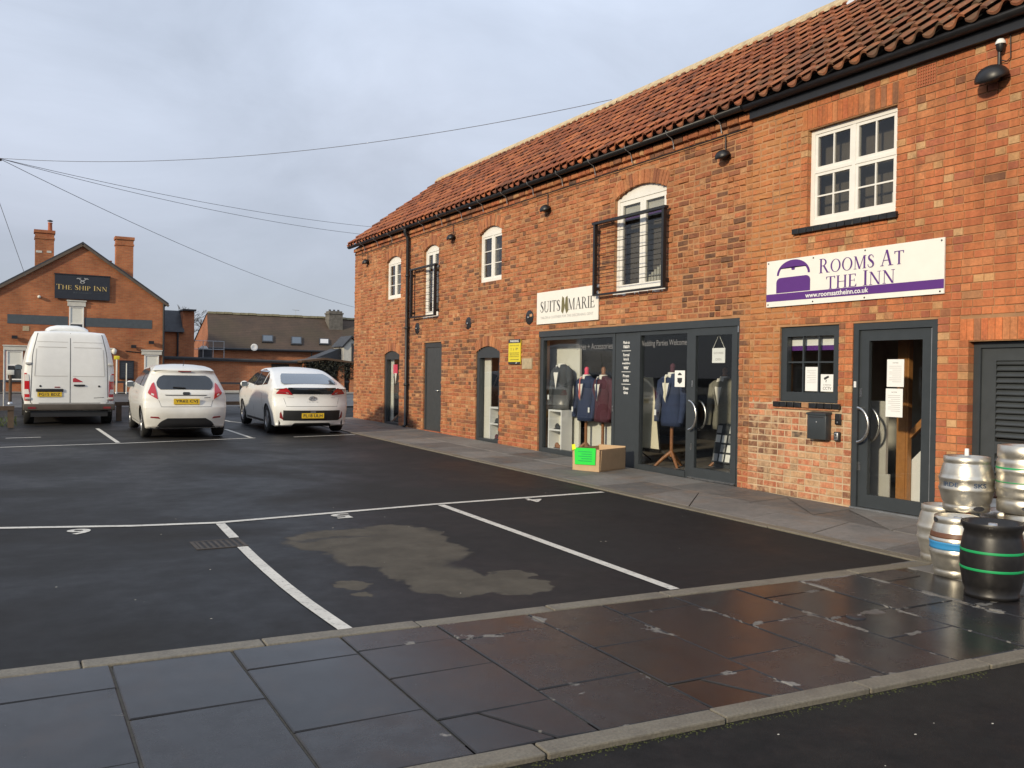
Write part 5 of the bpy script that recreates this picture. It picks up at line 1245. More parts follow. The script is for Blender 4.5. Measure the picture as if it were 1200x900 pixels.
# ------------------------------------------------------------------ kegs
def keg(name, label, x, y, z, prof, mat, bands=(), holes=(0,), top=None, rot=0.0, group='beer kegs stacked by the louvred door', topmat=None):
    t = thing(name, label, 'keg', (x, y, z), rot, group); b = MB(); b.lathe(prof, n=40); b.build('shell', M[mat], t, world=False)
    rt_, zt = prof[-1]; b = MB(); b.lathe([(rt_-.005, zt-.002), (rt_-.022, zt-.004), (rt_-.028, zt-.055), (rt_-.05, zt-.065), (.05, zt-.045), (.0, zt-.045)], n=40); b.build('top_plate', M[topmat or mat], t, world=False)
    b = MB(); b.lathe([(0, zt-.01), (.03, zt-.012), (.034, zt-.05)], n=16); b.build('valve', M['galv'], t, world=False)
    for (z0, z1, m_) in bands:
        r0 = max(interp(prof, z0), interp(prof, z1)); P = [(interp(prof, z0+(z1-z0)*k/4)+.0025, z0+(z1-z0)*k/4) for k in range(5)]
        b = MB(); b.lathe([(P[0][0]-.004, P[0][1])]+P+[(P[-1][0]-.004, P[-1][1])], n=40); b.build('band', M[m_], t, world=False)
    for a in holes:                                # hand holes in the rim
        zh = a[1]; b = MB(); n = 12; vs = []
        rr = interp(prof, zh)+.002
        for k in range(n): th = 2*pi*k/n; da = .27*cos(th); vs.append((rr*cos(a[0]+da), rr*sin(a[0]+da), zh+.020*sin(th)))
        b.add(vs+[(rr*cos(a[0]), rr*sin(a[0]), zh)], [(k, (k+1) % n, n) for k in range(n)], False); b.build('hand_hole', M['ink'], t, world=False, fix=False)
    return t
def interp(prof, z):
    for (r0, z0), (r1, z1) in zip(prof, prof[1:]):
        if min(z0, z1)-1e-6 <= z <= max(z0, z1)+1e-6 and abs(z1-z0) > 1e-6: return r0+(r1-r0)*(z-z0)/(z1-z0)
    return prof[-1][0]
def cask(h, r, rb=None):                            # bulging cask with rolling hoops
    rb = rb or r*.85; P = [(rb-.012, 0), (rb, .004), (rb+.002, .045), (rb-.004, .055), (rb, .062)]
    for k in range(1, 24):
        u = k/24; z = .062+(h-.124)*u; bulge = rb+(r-rb)*sin(pi*u)**.8
        hoop = .010*(math.exp(-((u-.36)/.035)**2)+math.exp(-((u-.64)/.035)**2)) - .004*(math.exp(-((u-.5)/.04)**2))
        P.append((bulge+hoop, z))
    return P+[(rb, h-.062), (rb-.004, h-.055), (rb+.002, h-.045), (rb, h-.004), (rb-.008, h)]
def straight_keg(h, r):
    P = [(r-.018, 0), (r-.006, .006), (r-.004, .09), (r-.014, .105), (r-.004, .12)]
    for k in range(1, 20):
        u = k/20; z = .12+(h-.24)*u; P.append((r + .010*(math.exp(-((u-.28)/.04)**2)+math.exp(-((u-.72)/.04)**2)), z))
    return P+[(r-.004, h-.12), (r-.014, h-.105), (r-.004, h-.09), (r-.006, h-.006), (r-.014, h)]
va = atan2(-.55, -.83)                               # towards the camera
kb = keg('black_keg', 'black plastic keg with two green hoops standing in front of the steel kegs', 6.11, 3.82, g(3.82), [(k_*.97, z_*.98) for k_, z_ in [(.165, 0), (.182, .006), (.186, .03), (.178, .04), (.195, .09), (.212, .19), (.217, .275), (.212, .36), (.198, .44), (.190, .475), (.205, .505), (.215, .53), (.210, .545)]], 'kegblack', [(.200, .218, 'kgreen'), (.325, .343, 'kgreen')], (), group=None)
keg('steel_cask', 'steel cask with a blue band and a brown band beside the black keg', 6.50, 4.35, g(4.35), cask(.47, .20), 'keg', [(.215, .275, 'kblue'), (.305, .345, 'kbrown')], ((va+.35, .435), (va-1.2, .435)))
keg('steel_cask', 'plain steel cask on the ground nearest the glass door', 6.93, 4.78, g(4.78), cask(.47, .195), 'keg2', [], ((va+.9, .435),))
keg('steel_cask', 'steel cask low in the stack behind the others against the louvred door', 7.34, 4.50, g(4.5), cask(.44, .20), 'keg2', [], ())
keg('steel_cask', 'dark topped steel cask at the back of the stack by the louvres', 7.72, 4.66, g(4.66), cask(.66, .20), 'keg2', [(.50, .58, 'kbrown')], ())
keg('steel_keg', 'bottom steel keg at the right edge behind the black keg', 6.98, 4.04, g(4.04), straight_keg(.50, .205), 'keg', [], ((va-.2, .06), (va-.2, .44)))
kt = keg('steel_cask', 'upturned steel cask with blue stencilled letters on top of the stack', 6.80, 4.48, g(4.48)+.472, cask(.445, .205), 'keg', [], ((va+.55, .035),))
b = MB(); pr_ = cask(.445, .205)
def around(s_, a0, z, wd, ht):
    vs, fs, _a = text_polys(s_, True); b.add([((interp(pr_, z+v*ht)+.0012)*cos(a0+u*wd/.2), (interp(pr_, z+v*ht)+.0012)*sin(a0+u*wd/.2), z+v*ht) for u, v in vs], fs, False)
around('IRDE', va-.62, .222, .13, .036); b.build('stencil', M['kprint'], kt, world=False, fix=False); b = MB(); around('SKS', va+.50, .222, .10, .036); b.build('stencil', M['kprint'], kt, world=False, fix=False)
b = MB(); b.lathe([(0, .06), (.016, .058), (.018, 0)], (.07, .05, .44), 10); b.build('tap_cap', M['paper'], kt, world=False)
keg('steel_keg', 'tall steel keg with worn green hoop on top at the right edge', 6.955, 4.09, g(4.06)+.505, straight_keg(.53, .205), 'keg', [(.345, .358, 'kgreen'), (.238, .245, 'kgreen')], ((va+.1, .05),))
# ------------------------------------------------------------------ vehicles (built nose away from the camera, tail at local y = 0)
from mathutils.geometry import delaunay_2d_cdt
def chaikin(P, n=2):
    for _ in range(n):
        Q = [P[0]]
        for a, b in zip(P, P[1:]): Q += [tuple(p*.78+q*.22 for p, q in zip(a, b)), tuple(p*.22+q*.78 for p, q in zip(a, b))]
        P = Q+[P[-1]]
    return P
def lin(T, x):
    if x <= T[0][0]: return T[0][1]
    for (a, p), (b, q) in zip(T, T[1:]):
        if x <= b: return p+(q-p)*(x-a)/(b-a)
    return T[-1][1]
class Car:
    def __init__(s, root, outline, wz, length, rear_crown=.10, front_crown=.18, arches=(), sill=.22, rear_taper=.05, front_taper=.10, roof_crown=.035, pw=3.0, sm=2):
        s.root = root; s.L = length; s.rc, s.fc, s.rfc = rear_crown, front_crown, roof_crown; s.rt, s.ft = rear_taper, front_taper; s.pw = pw
        s.wz = chaikin([(z, w_) for z, w_ in wz], 2); s.out = chaikin(outline, sm); s.arches = arches; s.sill = sill
        zs = [p[1] for p in s.out]; k = zs.index(max(zs)); s.rear = sorted([(z, y) for y, z in s.out[:k+1]])
    def W(s, y, z):
        k = 1.0
        if y < .7: k -= s.rt*((.7-max(y, -.1))/.7)**2
        if y > s.L-1.0: k -= s.ft*((y-s.L+1.0)/1.0)**2
        return lin(s.wz, z)*k
    def crown(s, y, z, n, t):
        a = abs(t)**s.pw
        return y + (s.rc*a if n[0] < 0 else -s.fc*a)*min(1, abs(n[0]))**1.0, z - s.rfc*abs(t)**2.4*max(0, n[1])
    def body(s, mat, name='body', nt=20):
        P = s.out; b = MB(); b.smooth = True; rows = []
        for i, (y, z) in enumerate(P):
            a = P[max(i-1, 0)]; c = P[min(i+1, len(P)-1)]; d = Vector((c[0]-a[0], c[1]-a[1])); d = d.normalized() if d.length else Vector((0, 1)); n_ = (-d.y, d.x)
            rows.append([(0, 0, 0)]*(nt+1))
            for j in range(nt+1):
                t = -cos(pi*j/nt); t = .55*t + .45*(-1+2*j/nt); y2, z2 = s.crown(y, z, n_, t); rows[-1][j] = (t*s.W(y2, z2), y2, z2)
        vs = [p for r_ in rows for p in r_]; m_ = nt+1
        b.add(vs, [(i*m_+j, i*m_+j+1, (i+1)*m_+j+1, (i+1)*m_+j) for i in range(len(rows)-1) for j in range(nt)], True)
        # sides
        ed = [(r_[nt][1], r_[nt][2]) for r_ in rows]; bot = []
        zb = s.sill; yf, yr = ed[-1][0], ed[0][0]
        ys = [yf-.03]
        for yc_, r_ in sorted(s.arches, reverse=True):
            hw = sqrt(max(r_*r_-(zb-.31)**2, .01)); bot.append((yc_+hw, zb))
            a0 = math.asin(max(-1, min(1, (zb-.31)/r_)))
            bot += [(yc_+r_*cos(a0+(pi-2*a0)*k/14), .31+r_*sin(a0+(pi-2*a0)*k/14)) for k in range(1, 14)]; bot.append((yc_-hw, zb))
        loop = ed + bot; pts = [Vector(p) for p in loop]; nb = len(pts); zt = max(p[1] for p in loop)
        from mathutils.geometry import intersect_point_line
        y = yr+.06
        while y < yf:
            z = zb+.07
            while z < zt:
                p = Vector((y, z)); ins = False; dmin = 9
                for a, c in zip(loop, loop[1:]+loop[:1]):
                    if (a[1] > z) != (c[1] > z) and y < (c[0]-a[0])*(z-a[1])/(c[1]-a[1])+a[0]: ins = not ins
                    av, cv = Vector(a), Vector(c); L2 = (cv-av).length_squared; tt = 0 if L2 == 0 else max(0, min(1, (p-av).dot(cv-av)/L2)); dmin = min(dmin, (p-av-(cv-av)*tt).length)
                if ins and dmin > .045: pts.append(p)
                z += .10
            y += .13
        v2, e2, f2, *_ = delaunay_2d_cdt(pts, [(i, (i+1) % nb) for i in range(nb)], [], 1, 1e-5)
        for q in (-1, 1): b.add([(q*s.W(v[0], v[1]), v[0], v[1]) for v in v2], [tuple(f) if q > 0 else tuple(f)[::-1] for f in f2], True)
        o = b.build(name, mat, s.root, world=False, weld=True)
        # dark underside and wheel housings
        u = MB(); u.box((-s.W(1, .4)+.13, .18, s.sill-.02), (s.W(1, .4)-.13, s.L-.25, .62)); u.build('underbody', M['carblack'], s.root, world=False)
        return o
    def ry(s, x, z):
        y0 = lin(s.rear, z); y1 = lin(s.rear, z+.02); d = Vector((y1-y0, .02)).normalized(); n_ = (-d.y, d.x)
        t = max(-1, min(1, x/max(s.W(y0, z), .01))); return y0+s.rc*abs(t)**s.pw*abs(n_[0]), n_
    def scan(s, poly, nz, nx, f):
        zs = [p[1] for p in poly]; z0, z1 = min(zs)+1e-4, max(zs)-1e-4; vs = []
        for i in range(nz+1):
            z = z0+(z1-z0)*i/nz; X = []
            for a, c in zip(poly, poly[1:]+poly[:1]):
                if (a[1] > z) != (c[1] > z): X.append((c[0]-a[0])*(z-a[1])/(c[1]-a[1])+a[0])
            x0, x1 = min(X), max(X); vs += [f(x0+(x1-x0)*j/nx, z) for j in range(nx+1)]
        return vs, [(i*(nx+1)+j, i*(nx+1)+j+1, (i+1)*(nx+1)+j+1, (i+1)*(nx+1)+j) for i in range(nz) for j in range(nx)]
    def rear_patch(s, name, mat, poly, off=.005, nz=8, nx=14, par=None, th=.012):
        def f(x, z): y, n_ = s.ry(x, z); return (x, y+n_[0]*off, z+n_[1]*off)
        def f2(x, z): y, n_ = s.ry(x, z); return (x, y-n_[0]*th, z-n_[1]*th)
        vs, fs = s.scan(poly, nz, nx, f); b = MB(); b.smooth = True; b.add(vs, fs, True)
        v2, _ = s.scan(poly, nz, nx, f2); n = len(vs); w_ = nx+1
        ring = list(range(w_)) + [i*w_+nx for i in range(1, nz+1)] + [nz*w_+j for j in range(nx-1, -1, -1)] + [i*w_ for i in range(nz-1, 0, -1)]
        b.add([vs[k] for k in ring]+[v2[k] for k in ring], [(i, (i+1) % len(ring), len(ring)+(i+1) % len(ring), len(ring)+i) for i in range(len(ring))], False)
        return b.build(name, M[mat], par or s.root, world=False)
    def side_patch(s, name, mat, poly, q=-1, off=.004, nz=8, nx=12, par=None):
        vs, fs = s.scan(poly, nz, nx, lambda y, z: (q*(s.W(y, z)+off), y, z)); b = MB(); b.add(vs, fs, True); return b.build(name, M[mat], par or s.root, world=False)
    def wheel(s, x, y, r, wd):
        b = MB(); q = -1 if x < 0 else 1; P = [(r*.62, -wd/2), (r*.93, -wd/2), (r*.99, -wd/2+.025), (r, 0), (r*.99, wd/2-.025), (r*.93, wd/2), (r*.62, wd/2)]
        b.lathe(P, n=28); b.v = [(x+z, y+xx, r+yy) for xx, yy, z in b.v]; w_ = b.build('wheel', M['tyre'], s.root, world=False)
        b = MB(); b.lathe([(r*.62, wd/2-.01), (r*.60, wd/2-.03), (.06, wd/2-.02), (0, wd/2-.012)], n=28); b.v = [(x+q*z, y+xx, r+yy) for xx, yy, z in b.v]; b.build('rim', M['rim'], w_, world=False)
        b = MB()
        for k in range(5):
            a = 2*pi*k/5; b.bar((x+q*(wd/2-.028), y, r), (x+q*(wd/2-.012), y+r*.60*cos(a), r+r*.60*sin(a)), .05, .02, (1, 0, 0))
        b.build('spokes', M['galv'], w_, world=False)
    def plate(s, x, z, txt, wd=.52, ht=.112, off=.012):
        y, _ = s.ry(x, z); y -= off; t = bpy.data.objects.new('number_plate', None); b = MB(); b.box((x-wd/2, y-.006, z-ht/2), (x+wd/2, y+.01, z+ht/2)); p = b.build('number_plate', M['plate'], s.root, world=False)
        bpy.data.objects.remove(t); b = MB(); text(b, txt, lambda u, v, d: (x+u, y-.0065-d, z+v), wd*.86, ht*.62, .001, True); b.build('registration', M['ink'], p, world=False); return p
    def mirror(s, q, y, z, mat):
        x = q*(s.W(y, z)+.085); b = MB(); b.ellipsoid((x, y, z+.03), (.10, .065, .075), 12, 8); b.v = [(a, max(c, y-.045), e) for a, c, e in b.v]; m_ = b.build('mirror', mat, s.root, world=False)
        b = MB(); b.box((x-.075, y-.050, z-.02), (x+.075, y-.046, z+.08)); b.build('mirror_glass', M['cglass_sky'], m_, world=False)
        b = MB(); b.bar((q*(s.W(y, z)-.02), y+.02, z), (x, y+.02, z+.01), .05); b.build('mirror_arm', M['carblack'], m_, world=False)
mir = lambda P: [(-x, z) for x, z in P][::-1]

# small white hatchback
hb = thing('hatchback_car', 'small dusty white hatchback with red triangular tail lamps, middle of the three vehicles', 'car', (3.03, 18.50, g(18.5)), 0, 'cars parked in the bays'); hb.rotation_euler = (.012, 0, -.022); hb.scale = (.94, 1, 1)
c = Car(hb, [(.12, .20), (.05, .26), (.015, .40), (.0, .50), (.02, .60), (.05, .655), (.075, .72), (.085, .80), (.12, .90), (.17, .955), (.43, 1.28), (.40, 1.345), (.44, 1.375), (.70, 1.435), (1.2, 1.475), (1.75, 1.465), (2.05, 1.42), (2.85, 1.02), (3.0, .98), (3.5, .87), (3.80, .74), (3.92, .60), (3.95, .42), (3.88, .22)],
        [(.18, .80), (.40, .845), (.62, .861), (.80, .858), (.92, .835), (1.0, .800), (1.20, .705), (1.38, .605), (1.44, .53), (1.48, .47)], 3.95, .17, .30, ((.63, .335), (3.12, .335)), .21, .06, .12)
c.body(M['cardirty'])
rg_ = [(-.50, .965), (.50, .965), (.565, 1.02), (.575, 1.10), (.52, 1.20), (.43, 1.245), (-.43, 1.245), (-.52, 1.20), (-.575, 1.10), (-.565, 1.02)]
c.rear_patch('rear_screen', 'cglass', rg_)
lamp_ = [(.565, .775), (.60, .79), (.735, .875), (.75, .905), (.655, 1.085), (.625, 1.10), (.60, 1.00)]
for P in (lamp_, mir(lamp_)):
    o = c.rear_patch('tail_lamp', 'redl', P, .012, 10, 6); k = 1 if P is lamp_ else -1
    c.rear_patch('indicator', 'clearl', [(k*.635, .84), (k*.69, .85), (k*.685, .89), (k*.64, .885)], .015, 3, 3, o)
rf = [(.52, .395), (.74, .41), (.75, .425), (.73, .445), (.56, .44)]
for P in (rf, mir(rf)): c.rear_patch('reflector', 'redd', P, .006, 4, 6)
c.rear_patch('lower_bumper', 'carblack', [(-.60, .215), (.60, .215), (.52, .33), (.38, .405), (-.38, .405), (-.52, .33)], .006, 6, 14)
c.rear_patch('boot_recess', 'seam', [(-.40, .845), (.40, .845), (.43, .865), (-.43, .865)], .004, 2, 12)
for P in ([(-.50, .625), (.50, .625), (.50, .633), (-.50, .633)], [(-.55, .76), (-.50, .63), (-.495, .63), (-.543, .76)], [(.50, .63), (.55, .76), (.543, .76), (.495, .63)]): c.rear_patch('panel_gap', 'seam', P, .002, 3, 12)
c.rear_patch('badge', 'carblack', [(-.06, .865), (.06, .865), (.075, .89), (.06, .912), (-.06, .912), (-.075, .89)], .014, 3, 6)
c.rear_patch('model_script', 'seam', [(.36, .80), (.49, .805), (.49, .822), (.36, .817)], .003, 2, 4)
b = MB(); y_, _ = c.ry(0, 1.0); b.tube([(0, y_-.02, .97), (-.02, y_-.03, 1.0), (-.26, c.ry(-.26, 1.02)[0]-.03, 1.015)], .012, 6); b.build('wiper', M['carblack'], hb, world=False)
b = MB(); b.box((-.13, .385, 1.318), (.13, .40, 1.338)); b.build('brake_light', M['redd'], hb, world=False)
c.plate(0, .735, 'YR62 CVJ', off=.03)
for q in (-1, 1):
    gl = [(.62, 1.02), (1.45, 1.02), (2.72, 1.03), (2.30, 1.25), (1.95, 1.375), (1.30, 1.39), (.92, 1.34), (.70, 1.20)]
    c.side_patch('side_window', 'cglass', gl, q, .004, 8, 14)
    c.side_patch('pillar', 'carblack', [(1.28, 1.02), (1.36, 1.02), (1.36, 1.385), (1.28, 1.385)], q, .007, 4, 2)
    for P in ([(1.22, .30), (1.232, .30), (1.262, 1.0), (1.25, 1.0)], [(2.62, .34), (2.632, .34), (2.70, .95), (2.688, .95)], [(1.25, .26), (2.64, .26), (2.64, .272), (1.25, .272)]): c.side_patch('panel_gap', 'seam', P, q, .002, 3, 3)
    c.side_patch('door_handle', 'carwhite', [(1.42, .87), (1.64, .88), (1.64, .91), (1.42, .90)], q, .02, 2, 4)
    c.mirror(q, 2.42, .98, M['carwhite']); c.wheel(q*.735, .63, .300, .195); c.wheel(q*.735, 3.12, .300, .195)
b = MB(); b.tube([(.0, .62, 1.435), (.0, .50, 1.55)], .006, 6); b.build('aerial', M['carblack'], hb, world=False)

# sleek white five door
fb = thing('fastback_car', 'clean white fastback car with black diffuser, parked nearest the brick building', 'car', (5.70, 18.90, g(18.9)), 0, 'cars parked in the bays'); fb.rotation_euler = (.012, 0, -.03); fb.scale = (.93, 1, 1)
c = Car(fb, [(.16, .17), (.07, .22), (.03, .34), (.0, .50), (.015, .60), (.05, .70), (.075, .82), (.045, .955), (.05, 1.0), (.10, 1.025), (.20, 1.065), (1.10, 1.345), (1.5, 1.42), (1.95, 1.45), (2.3, 1.44), (2.65, 1.38), (3.45, .99), (3.6, .95), (4.05, .83), (4.33, .69), (4.44, .55), (4.46, .40), (4.38, .20)],
        [(.15, .84), (.40, .885), (.62, .908), (.85, .905), (.98, .88), (1.06, .82), (1.25, .715), (1.38, .63), (1.45, .50)], 4.46, .20, .34, ((.78, .335), (3.48, .335)), .19, .07, .14)
c.body(M['carwhite'])
c.rear_patch('rear_screen', 'cglass_sky', [(-.60, 1.085), (.60, 1.085), (.655, 1.12), (.56, 1.26), (.50, 1.30), (-.50, 1.30), (-.56, 1.26), (-.655, 1.12)], .004)
c.rear_patch('lower_screen', 'cglass', [(-.58, .875), (.58, .875), (.60, .90), (.56, 1.005), (-.56, 1.005), (-.60, .90)], .008, 6, 14)
lamp_ = [(.46, .855), (.62, .865), (.80, .865), (.815, .885), (.72, .985), (.60, .995), (.53, .94)]
for P in (lamp_, mir(lamp_)):
    o = c.rear_patch('tail_lamp', 'redl', P, .014, 8, 8); k = 1 if P is lamp_ else -1
    c.rear_patch('lamp_bar', 'redd', [(k*.50, .895), (k*.76, .905), (k*.74, .925), (k*.52, .915)], .017, 3, 6, o); c.rear_patch('indicator', 'clearl', [(k*.55, .885), (k*.60, .887), (k*.61, .905), (k*.56, .903)], .019, 2, 2, o)
c.rear_patch('diffuser', 'carblack', [(-.70, .30), (-.46, .30), (-.40, .345), (.40, .345), (.46, .30), (.70, .30), (.735, .33), (.745, .50), (.73, .52), (-.73, .52), (-.745, .50), (-.735, .33)], .006, 10, 18)
rf = [(.655, .315), (.735, .33), (.742, .49), (.715, .495)]
for P in (rf, mir(rf)): c.rear_patch('reflector', 'redd', P, .012, 4, 4)
c.rear_patch('lower_bumper', 'carblack', [(-.46, .175), (.46, .175), (.44, .225), (.40, .245), (-.40, .245), (-.44, .225)], .006, 4, 12)
for P in ([(-.60, .60), (.60, .60), (.60, .608), (-.60, .608)], [(-.66, .80), (-.60, .605), (-.594, .605), (-.652, .80)], [(.60, .605), (.66, .80), (.652, .80), (.594, .605)]): c.rear_patch('panel_gap', 'seam', P, .002, 3, 12)
b = MB(); n = 20; y_ = c.ry(0, .775)[0]-.012
b.tube([(.085*cos(2*pi*k/n), y_, .775+.045*sin(2*pi*k/n)) for k in range(n)], .008, 6, True); b.bar((-.045, y_, .745), (-.02, y_, .805), .014); b.bar((.02, y_, .745), (.045, y_, .805), .014); b.bar((-.033, y_, .773), (.033, y_, .778), .012); b.build('badge', M['galv'], fb, world=False)
for s_, x, z, wd in (('I O N I Q', 0, .70, .26), ('hybrid', -.50, .80, .13), ('blue', .50, .80, .11)):
    b = MB(); text(b, s_, lambda u, v, d: (x+u, c.ry(x+u, z)[0]-.004-d, z+v), wd, .026, .001); b.build('script', M['faint'], fb, world=False)
c.plate(0, .405, 'FL18 ULH', off=.014)
b = MB(); b.box((-.06, c.ry(0, .47)[0]-.03, .475), (.06, c.ry(0, .47)[0]+.02, .495)); b.build('plate_light', M['galv'], fb, world=False)
for q in (-1, 1):
    gl = [(.98, 1.03), (1.9, 1.01), (3.30, 1.02), (2.85, 1.26), (2.45, 1.36), (2.0, 1.385), (1.50, 1.34), (1.12, 1.20)]
    c.side_patch('side_window', 'cglass', gl, q, .004, 8, 14)
    c.side_patch('pillar', 'carblack', [(2.18, 1.01), (2.27, 1.01), (2.25, 1.375), (2.16, 1.375)], q, .007, 4, 2); c.side_patch('pillar', 'carwhite', [(1.36, 1.02), (1.42, 1.02), (1.46, 1.32), (1.40, 1.32)], q, .007, 4, 2)
    for P in ([(1.16, .50), (1.172, .50), (1.30, 1.0), (1.288, 1.0)], [(2.16, .26), (2.172, .26), (2.19, 1.0), (2.178, 1.0)], [(3.06, .30), (3.072, .30), (3.16, .95), (3.148, .95)]): c.side_patch('panel_gap', 'seam', P, q, .002, 3, 3)
    for y in (1.32, 2.34): c.side_patch('door_handle', 'carwhite', [(y, .86), (y+.22, .865), (y+.22, .895), (y, .89)], q, .02, 2, 4)
    c.side_patch('sill_trim', 'carblack', [(1.20, .215), (3.05, .215), (3.05, .265), (1.20, .265)], q, .008, 2, 8)
    c.mirror(q, 2.98, .98, M['carwhite']); c.wheel(q*.785, .78, .312, .205); c.wheel(q*.785, 3.48, .312, .205)

# panel van
vn = thing('panel_van', 'tall white panel van with plain rear doors and a small red flash', 'van', (1.175, 22.95, g(22.9)-.01))
c = Car(vn, [(.10, .30), (.02, .33), (.0, .36), (.0, .45), (.0, .60), (.0, .95), (.005, 1.35), (.03, 1.75), (.075, 2.0), (.12, 2.14), (.22, 2.185), (.6, 2.20), (1.6, 2.22), (3.4, 2.22), (3.9, 2.16), (4.55, 1.42), (5.05, 1.15), (5.4, .95), (5.5, .6), (5.42, .3)],
        [(.28, .90), (.50, .945), (.80, .955), (1.1, .955), (1.4, .94), (1.75, .875), (2.05, .785), (2.16, .735), (2.23, .68)], 5.5, .09, .35, ((.72, .38), (4.35, .38)), .30, .02, .10, .03, 7.0)
c.body(M['vanwhite'])
b = MB(); P = [(1.35, 2.19), (1.30, 2.30), (1.42, 2.385), (2.6, 2.39), (3.3, 2.20)]
b.smooth = True
for k in range(len(P)-1): pass
rows = []
for y, z in chaikin(P, 2):
    rows.append([(x*(1 if abs(x) < 1 else 1)*.46, y, z-(.10*abs(x)**4 if z > 2.25 else 0)) for x in [-1, -.93, -.8, -.5, 0, .5, .8, .93, 1]])
b.add([p for r_ in rows for p in r_], [(i*9+j, i*9+j+1, (i+1)*9+j+1, (i+1)*9+j) for i in range(len(rows)-1) for j in range(8)], True)
for j in (0, 8): b.add([r_[j] for r_ in rows]+[(rows[0][j][0], rows[-1][0][1], 2.19), (rows[0][j][0], rows[0][0][1], 2.19)], [tuple(range(len(rows)+2))])
b.build('roof_pod', M['vanwhite'], vn, world=False)
for nm, P in (('panel_gap', [(-.008, .52), (.008, .52), (.008, 2.13), (-.008, 2.13)]), ('panel_gap', [(-.80, .505), (.80, .505), (.80, .52), (-.80, .52)]), ('panel_gap', [(-.815, .52), (-.80, .52), (-.765, 1.65), (-.66, 2.12), (-.675, 2.12), (-.78, 1.65)]), ('panel_gap', [(.80, .52), (.815, .52), (.78, 1.65), (.675, 2.12), (.66, 2.12), (.765, 1.65)])): c.rear_patch(nm, 'seam', P, .003, 12, 8)
M['vanline'] = pm('pressed_line', (.50, .49, .46), .5, var=.03)
for q in (-1, 1):                                # pressed panels
    for P in ([(q*.075, 1.795), (q*.66, 1.795), (q*.655, 1.81), (q*.075, 1.81)], [(q*.72, 1.15), (q*.735, 1.15), (q*.70, 1.76), (q*.685, 1.76)], [(q*.05, 1.13), (q*.74, 1.13), (q*.74, 1.143), (q*.05, 1.143)], [(q*.05, 1.92), (q*.68, 1.92), (q*.68, 1.93), (q*.05, 1.93)]): c.rear_patch('pressing', 'vanline', P, .004, 6, 8)
    tl = [(q*.825, .57), (q*.93, .57), (q*.935, 1.20), (q*.89, 1.20), (q*.83, 1.05)]
    o = c.rear_patch('tail_lamp', 'redl', tl, .012, 10, 4)
    for z0, z1 in ((.72, .83), (1.02, 1.17)): c.rear_patch('lamp_lens', 'clearl', [(q*.832, z0), (q*.928, z0), (q*.93, z1), (q*.85, z1)], .016, 3, 3, o)
    for z in (.62, 1.42): b = MB(); b.bbox((q*.80, c.ry(q*.82, z)[0]-.035, z-.025), (q*.915, c.ry(q*.82, z)[0]+.03, z+.025), .006); b.build('hinge', M['vanline'], vn, world=False)
    b = MB(); b.lathe([(0, .012), (.022, .010), (.025, 0)], n=12); y_ = c.ry(q*.62, .90)[0]; b.v = [(q*.61+x, y_-z, .905+y) for x, y, z in b.v]; b.build('door_bung', M['carblack'], vn, world=False)
    c.mirror(q, 4.15, 1.30, M['carblack']); c.wheel(q*.83, .72, .335, .215); c.wheel(q*.83, 4.35, .335, .215)
    c.side_patch('side_trim', 'carblack', [(.3, .48), (4.9, .48), (4.9, .58), (.3, .58)], q, .012, 2, 10)
b = MB(); y_ = c.ry(0, .9)[0]; b.bbox((-.70, y_-.035, .775), (-.14, y_+.01, .845), .015); b.build('plate_lamp_bar', M['carblack'], vn, world=False)
c.plate(-.42, .715, 'FG15 BDZ', .50, .105, .014)
b = MB(); b.bbox((.075, y_-.03, .905), (.31, y_+.01, .945), .012); b.build('door_handle', M['carblack'], vn, world=False)
c.rear_patch('red_flash', 'redl', [(.055, 1.0), (.26, 1.0), (.25, 1.02), (.10, 1.10), (.055, 1.09)], .005, 6, 6)
c.rear_patch('badge', 'redd', [(-.32, .868), (-.21, .868), (-.21, .892), (-.32, .892)], .008, 2, 3)
c.rear_patch('script', 'seam', [(.50, .625), (.72, .63), (.72, .65), (.50, .645)], .003, 2, 4)
b = MB(); b.bbox((-.955, -.05, .345), (.955, .14, .495), .02); b.build('rear_bumper', M['vanbump'], vn, world=False)
b = MB(); b.box((-.80, .02, .20), (.80, .06, .35)); b.build('valance', M['carblack'], vn, world=False)
for q in (-1, 1): b = MB(); b.box((q*.70, -.056, .385), (q*.86, -.048, .43)); b.build('reflector', M['redd'], vn, world=False)
# ------------------------------------------------------------------ knee rail round the car park
kr = thing('knee_rail', 'low weathered timber knee rail running behind the parked vehicles', 'rail', (2, 23.2, g(23.2)))
RL = [(-9.0, 21.6), (-4.5, 22.0), (-.4, 22.35), (.05, 22.4)]
RR = [(2.25, 24.3), (4.6, 24.45), (7.2, 24.6)]
for P in (RL, RR):
    for (xa_, ya_), (xb_, yb_) in zip(P, P[1:]):
        b = MB(); b.bar((xa_+.004, ya_, g(ya_)+.42), (xb_-.004, yb_, g(yb_)+.42), .075, .095); b.build('rail', M['oak'], kr)
for x, y in ((-4.5, 22.03), (-.02, 22.42), (-2.3, 22.22), (2.35, 24.33), (4.6, 24.48), (7.0, 24.62)):
    b = MB(); b.box((x-.06, y-.05, g(y)-.05), (x+.06, y+.05, g(y)+.372)); b.build('post', M['oak'], kr)
b = MB(); rr = random.Random(3)
for k in range(2200):
    x, y = rr.uniform(-4.5, .10), rr.uniform(22.6, 26.0); h = rr.uniform(.03, .09); a = rr.uniform(0, 6.3); s_ = .008
    b.add([(x-s_*cos(a), y-s_*sin(a), g(y)-.01), (x+s_*cos(a), y+s_*sin(a), g(y)-.01), (x+rr.uniform(-.03, .03), y+rr.uniform(-.03, .03), g(y)+h)], [(0, 1, 2)])
b.build('verge_grass', M['grass'], kind='stuff', fix=False)
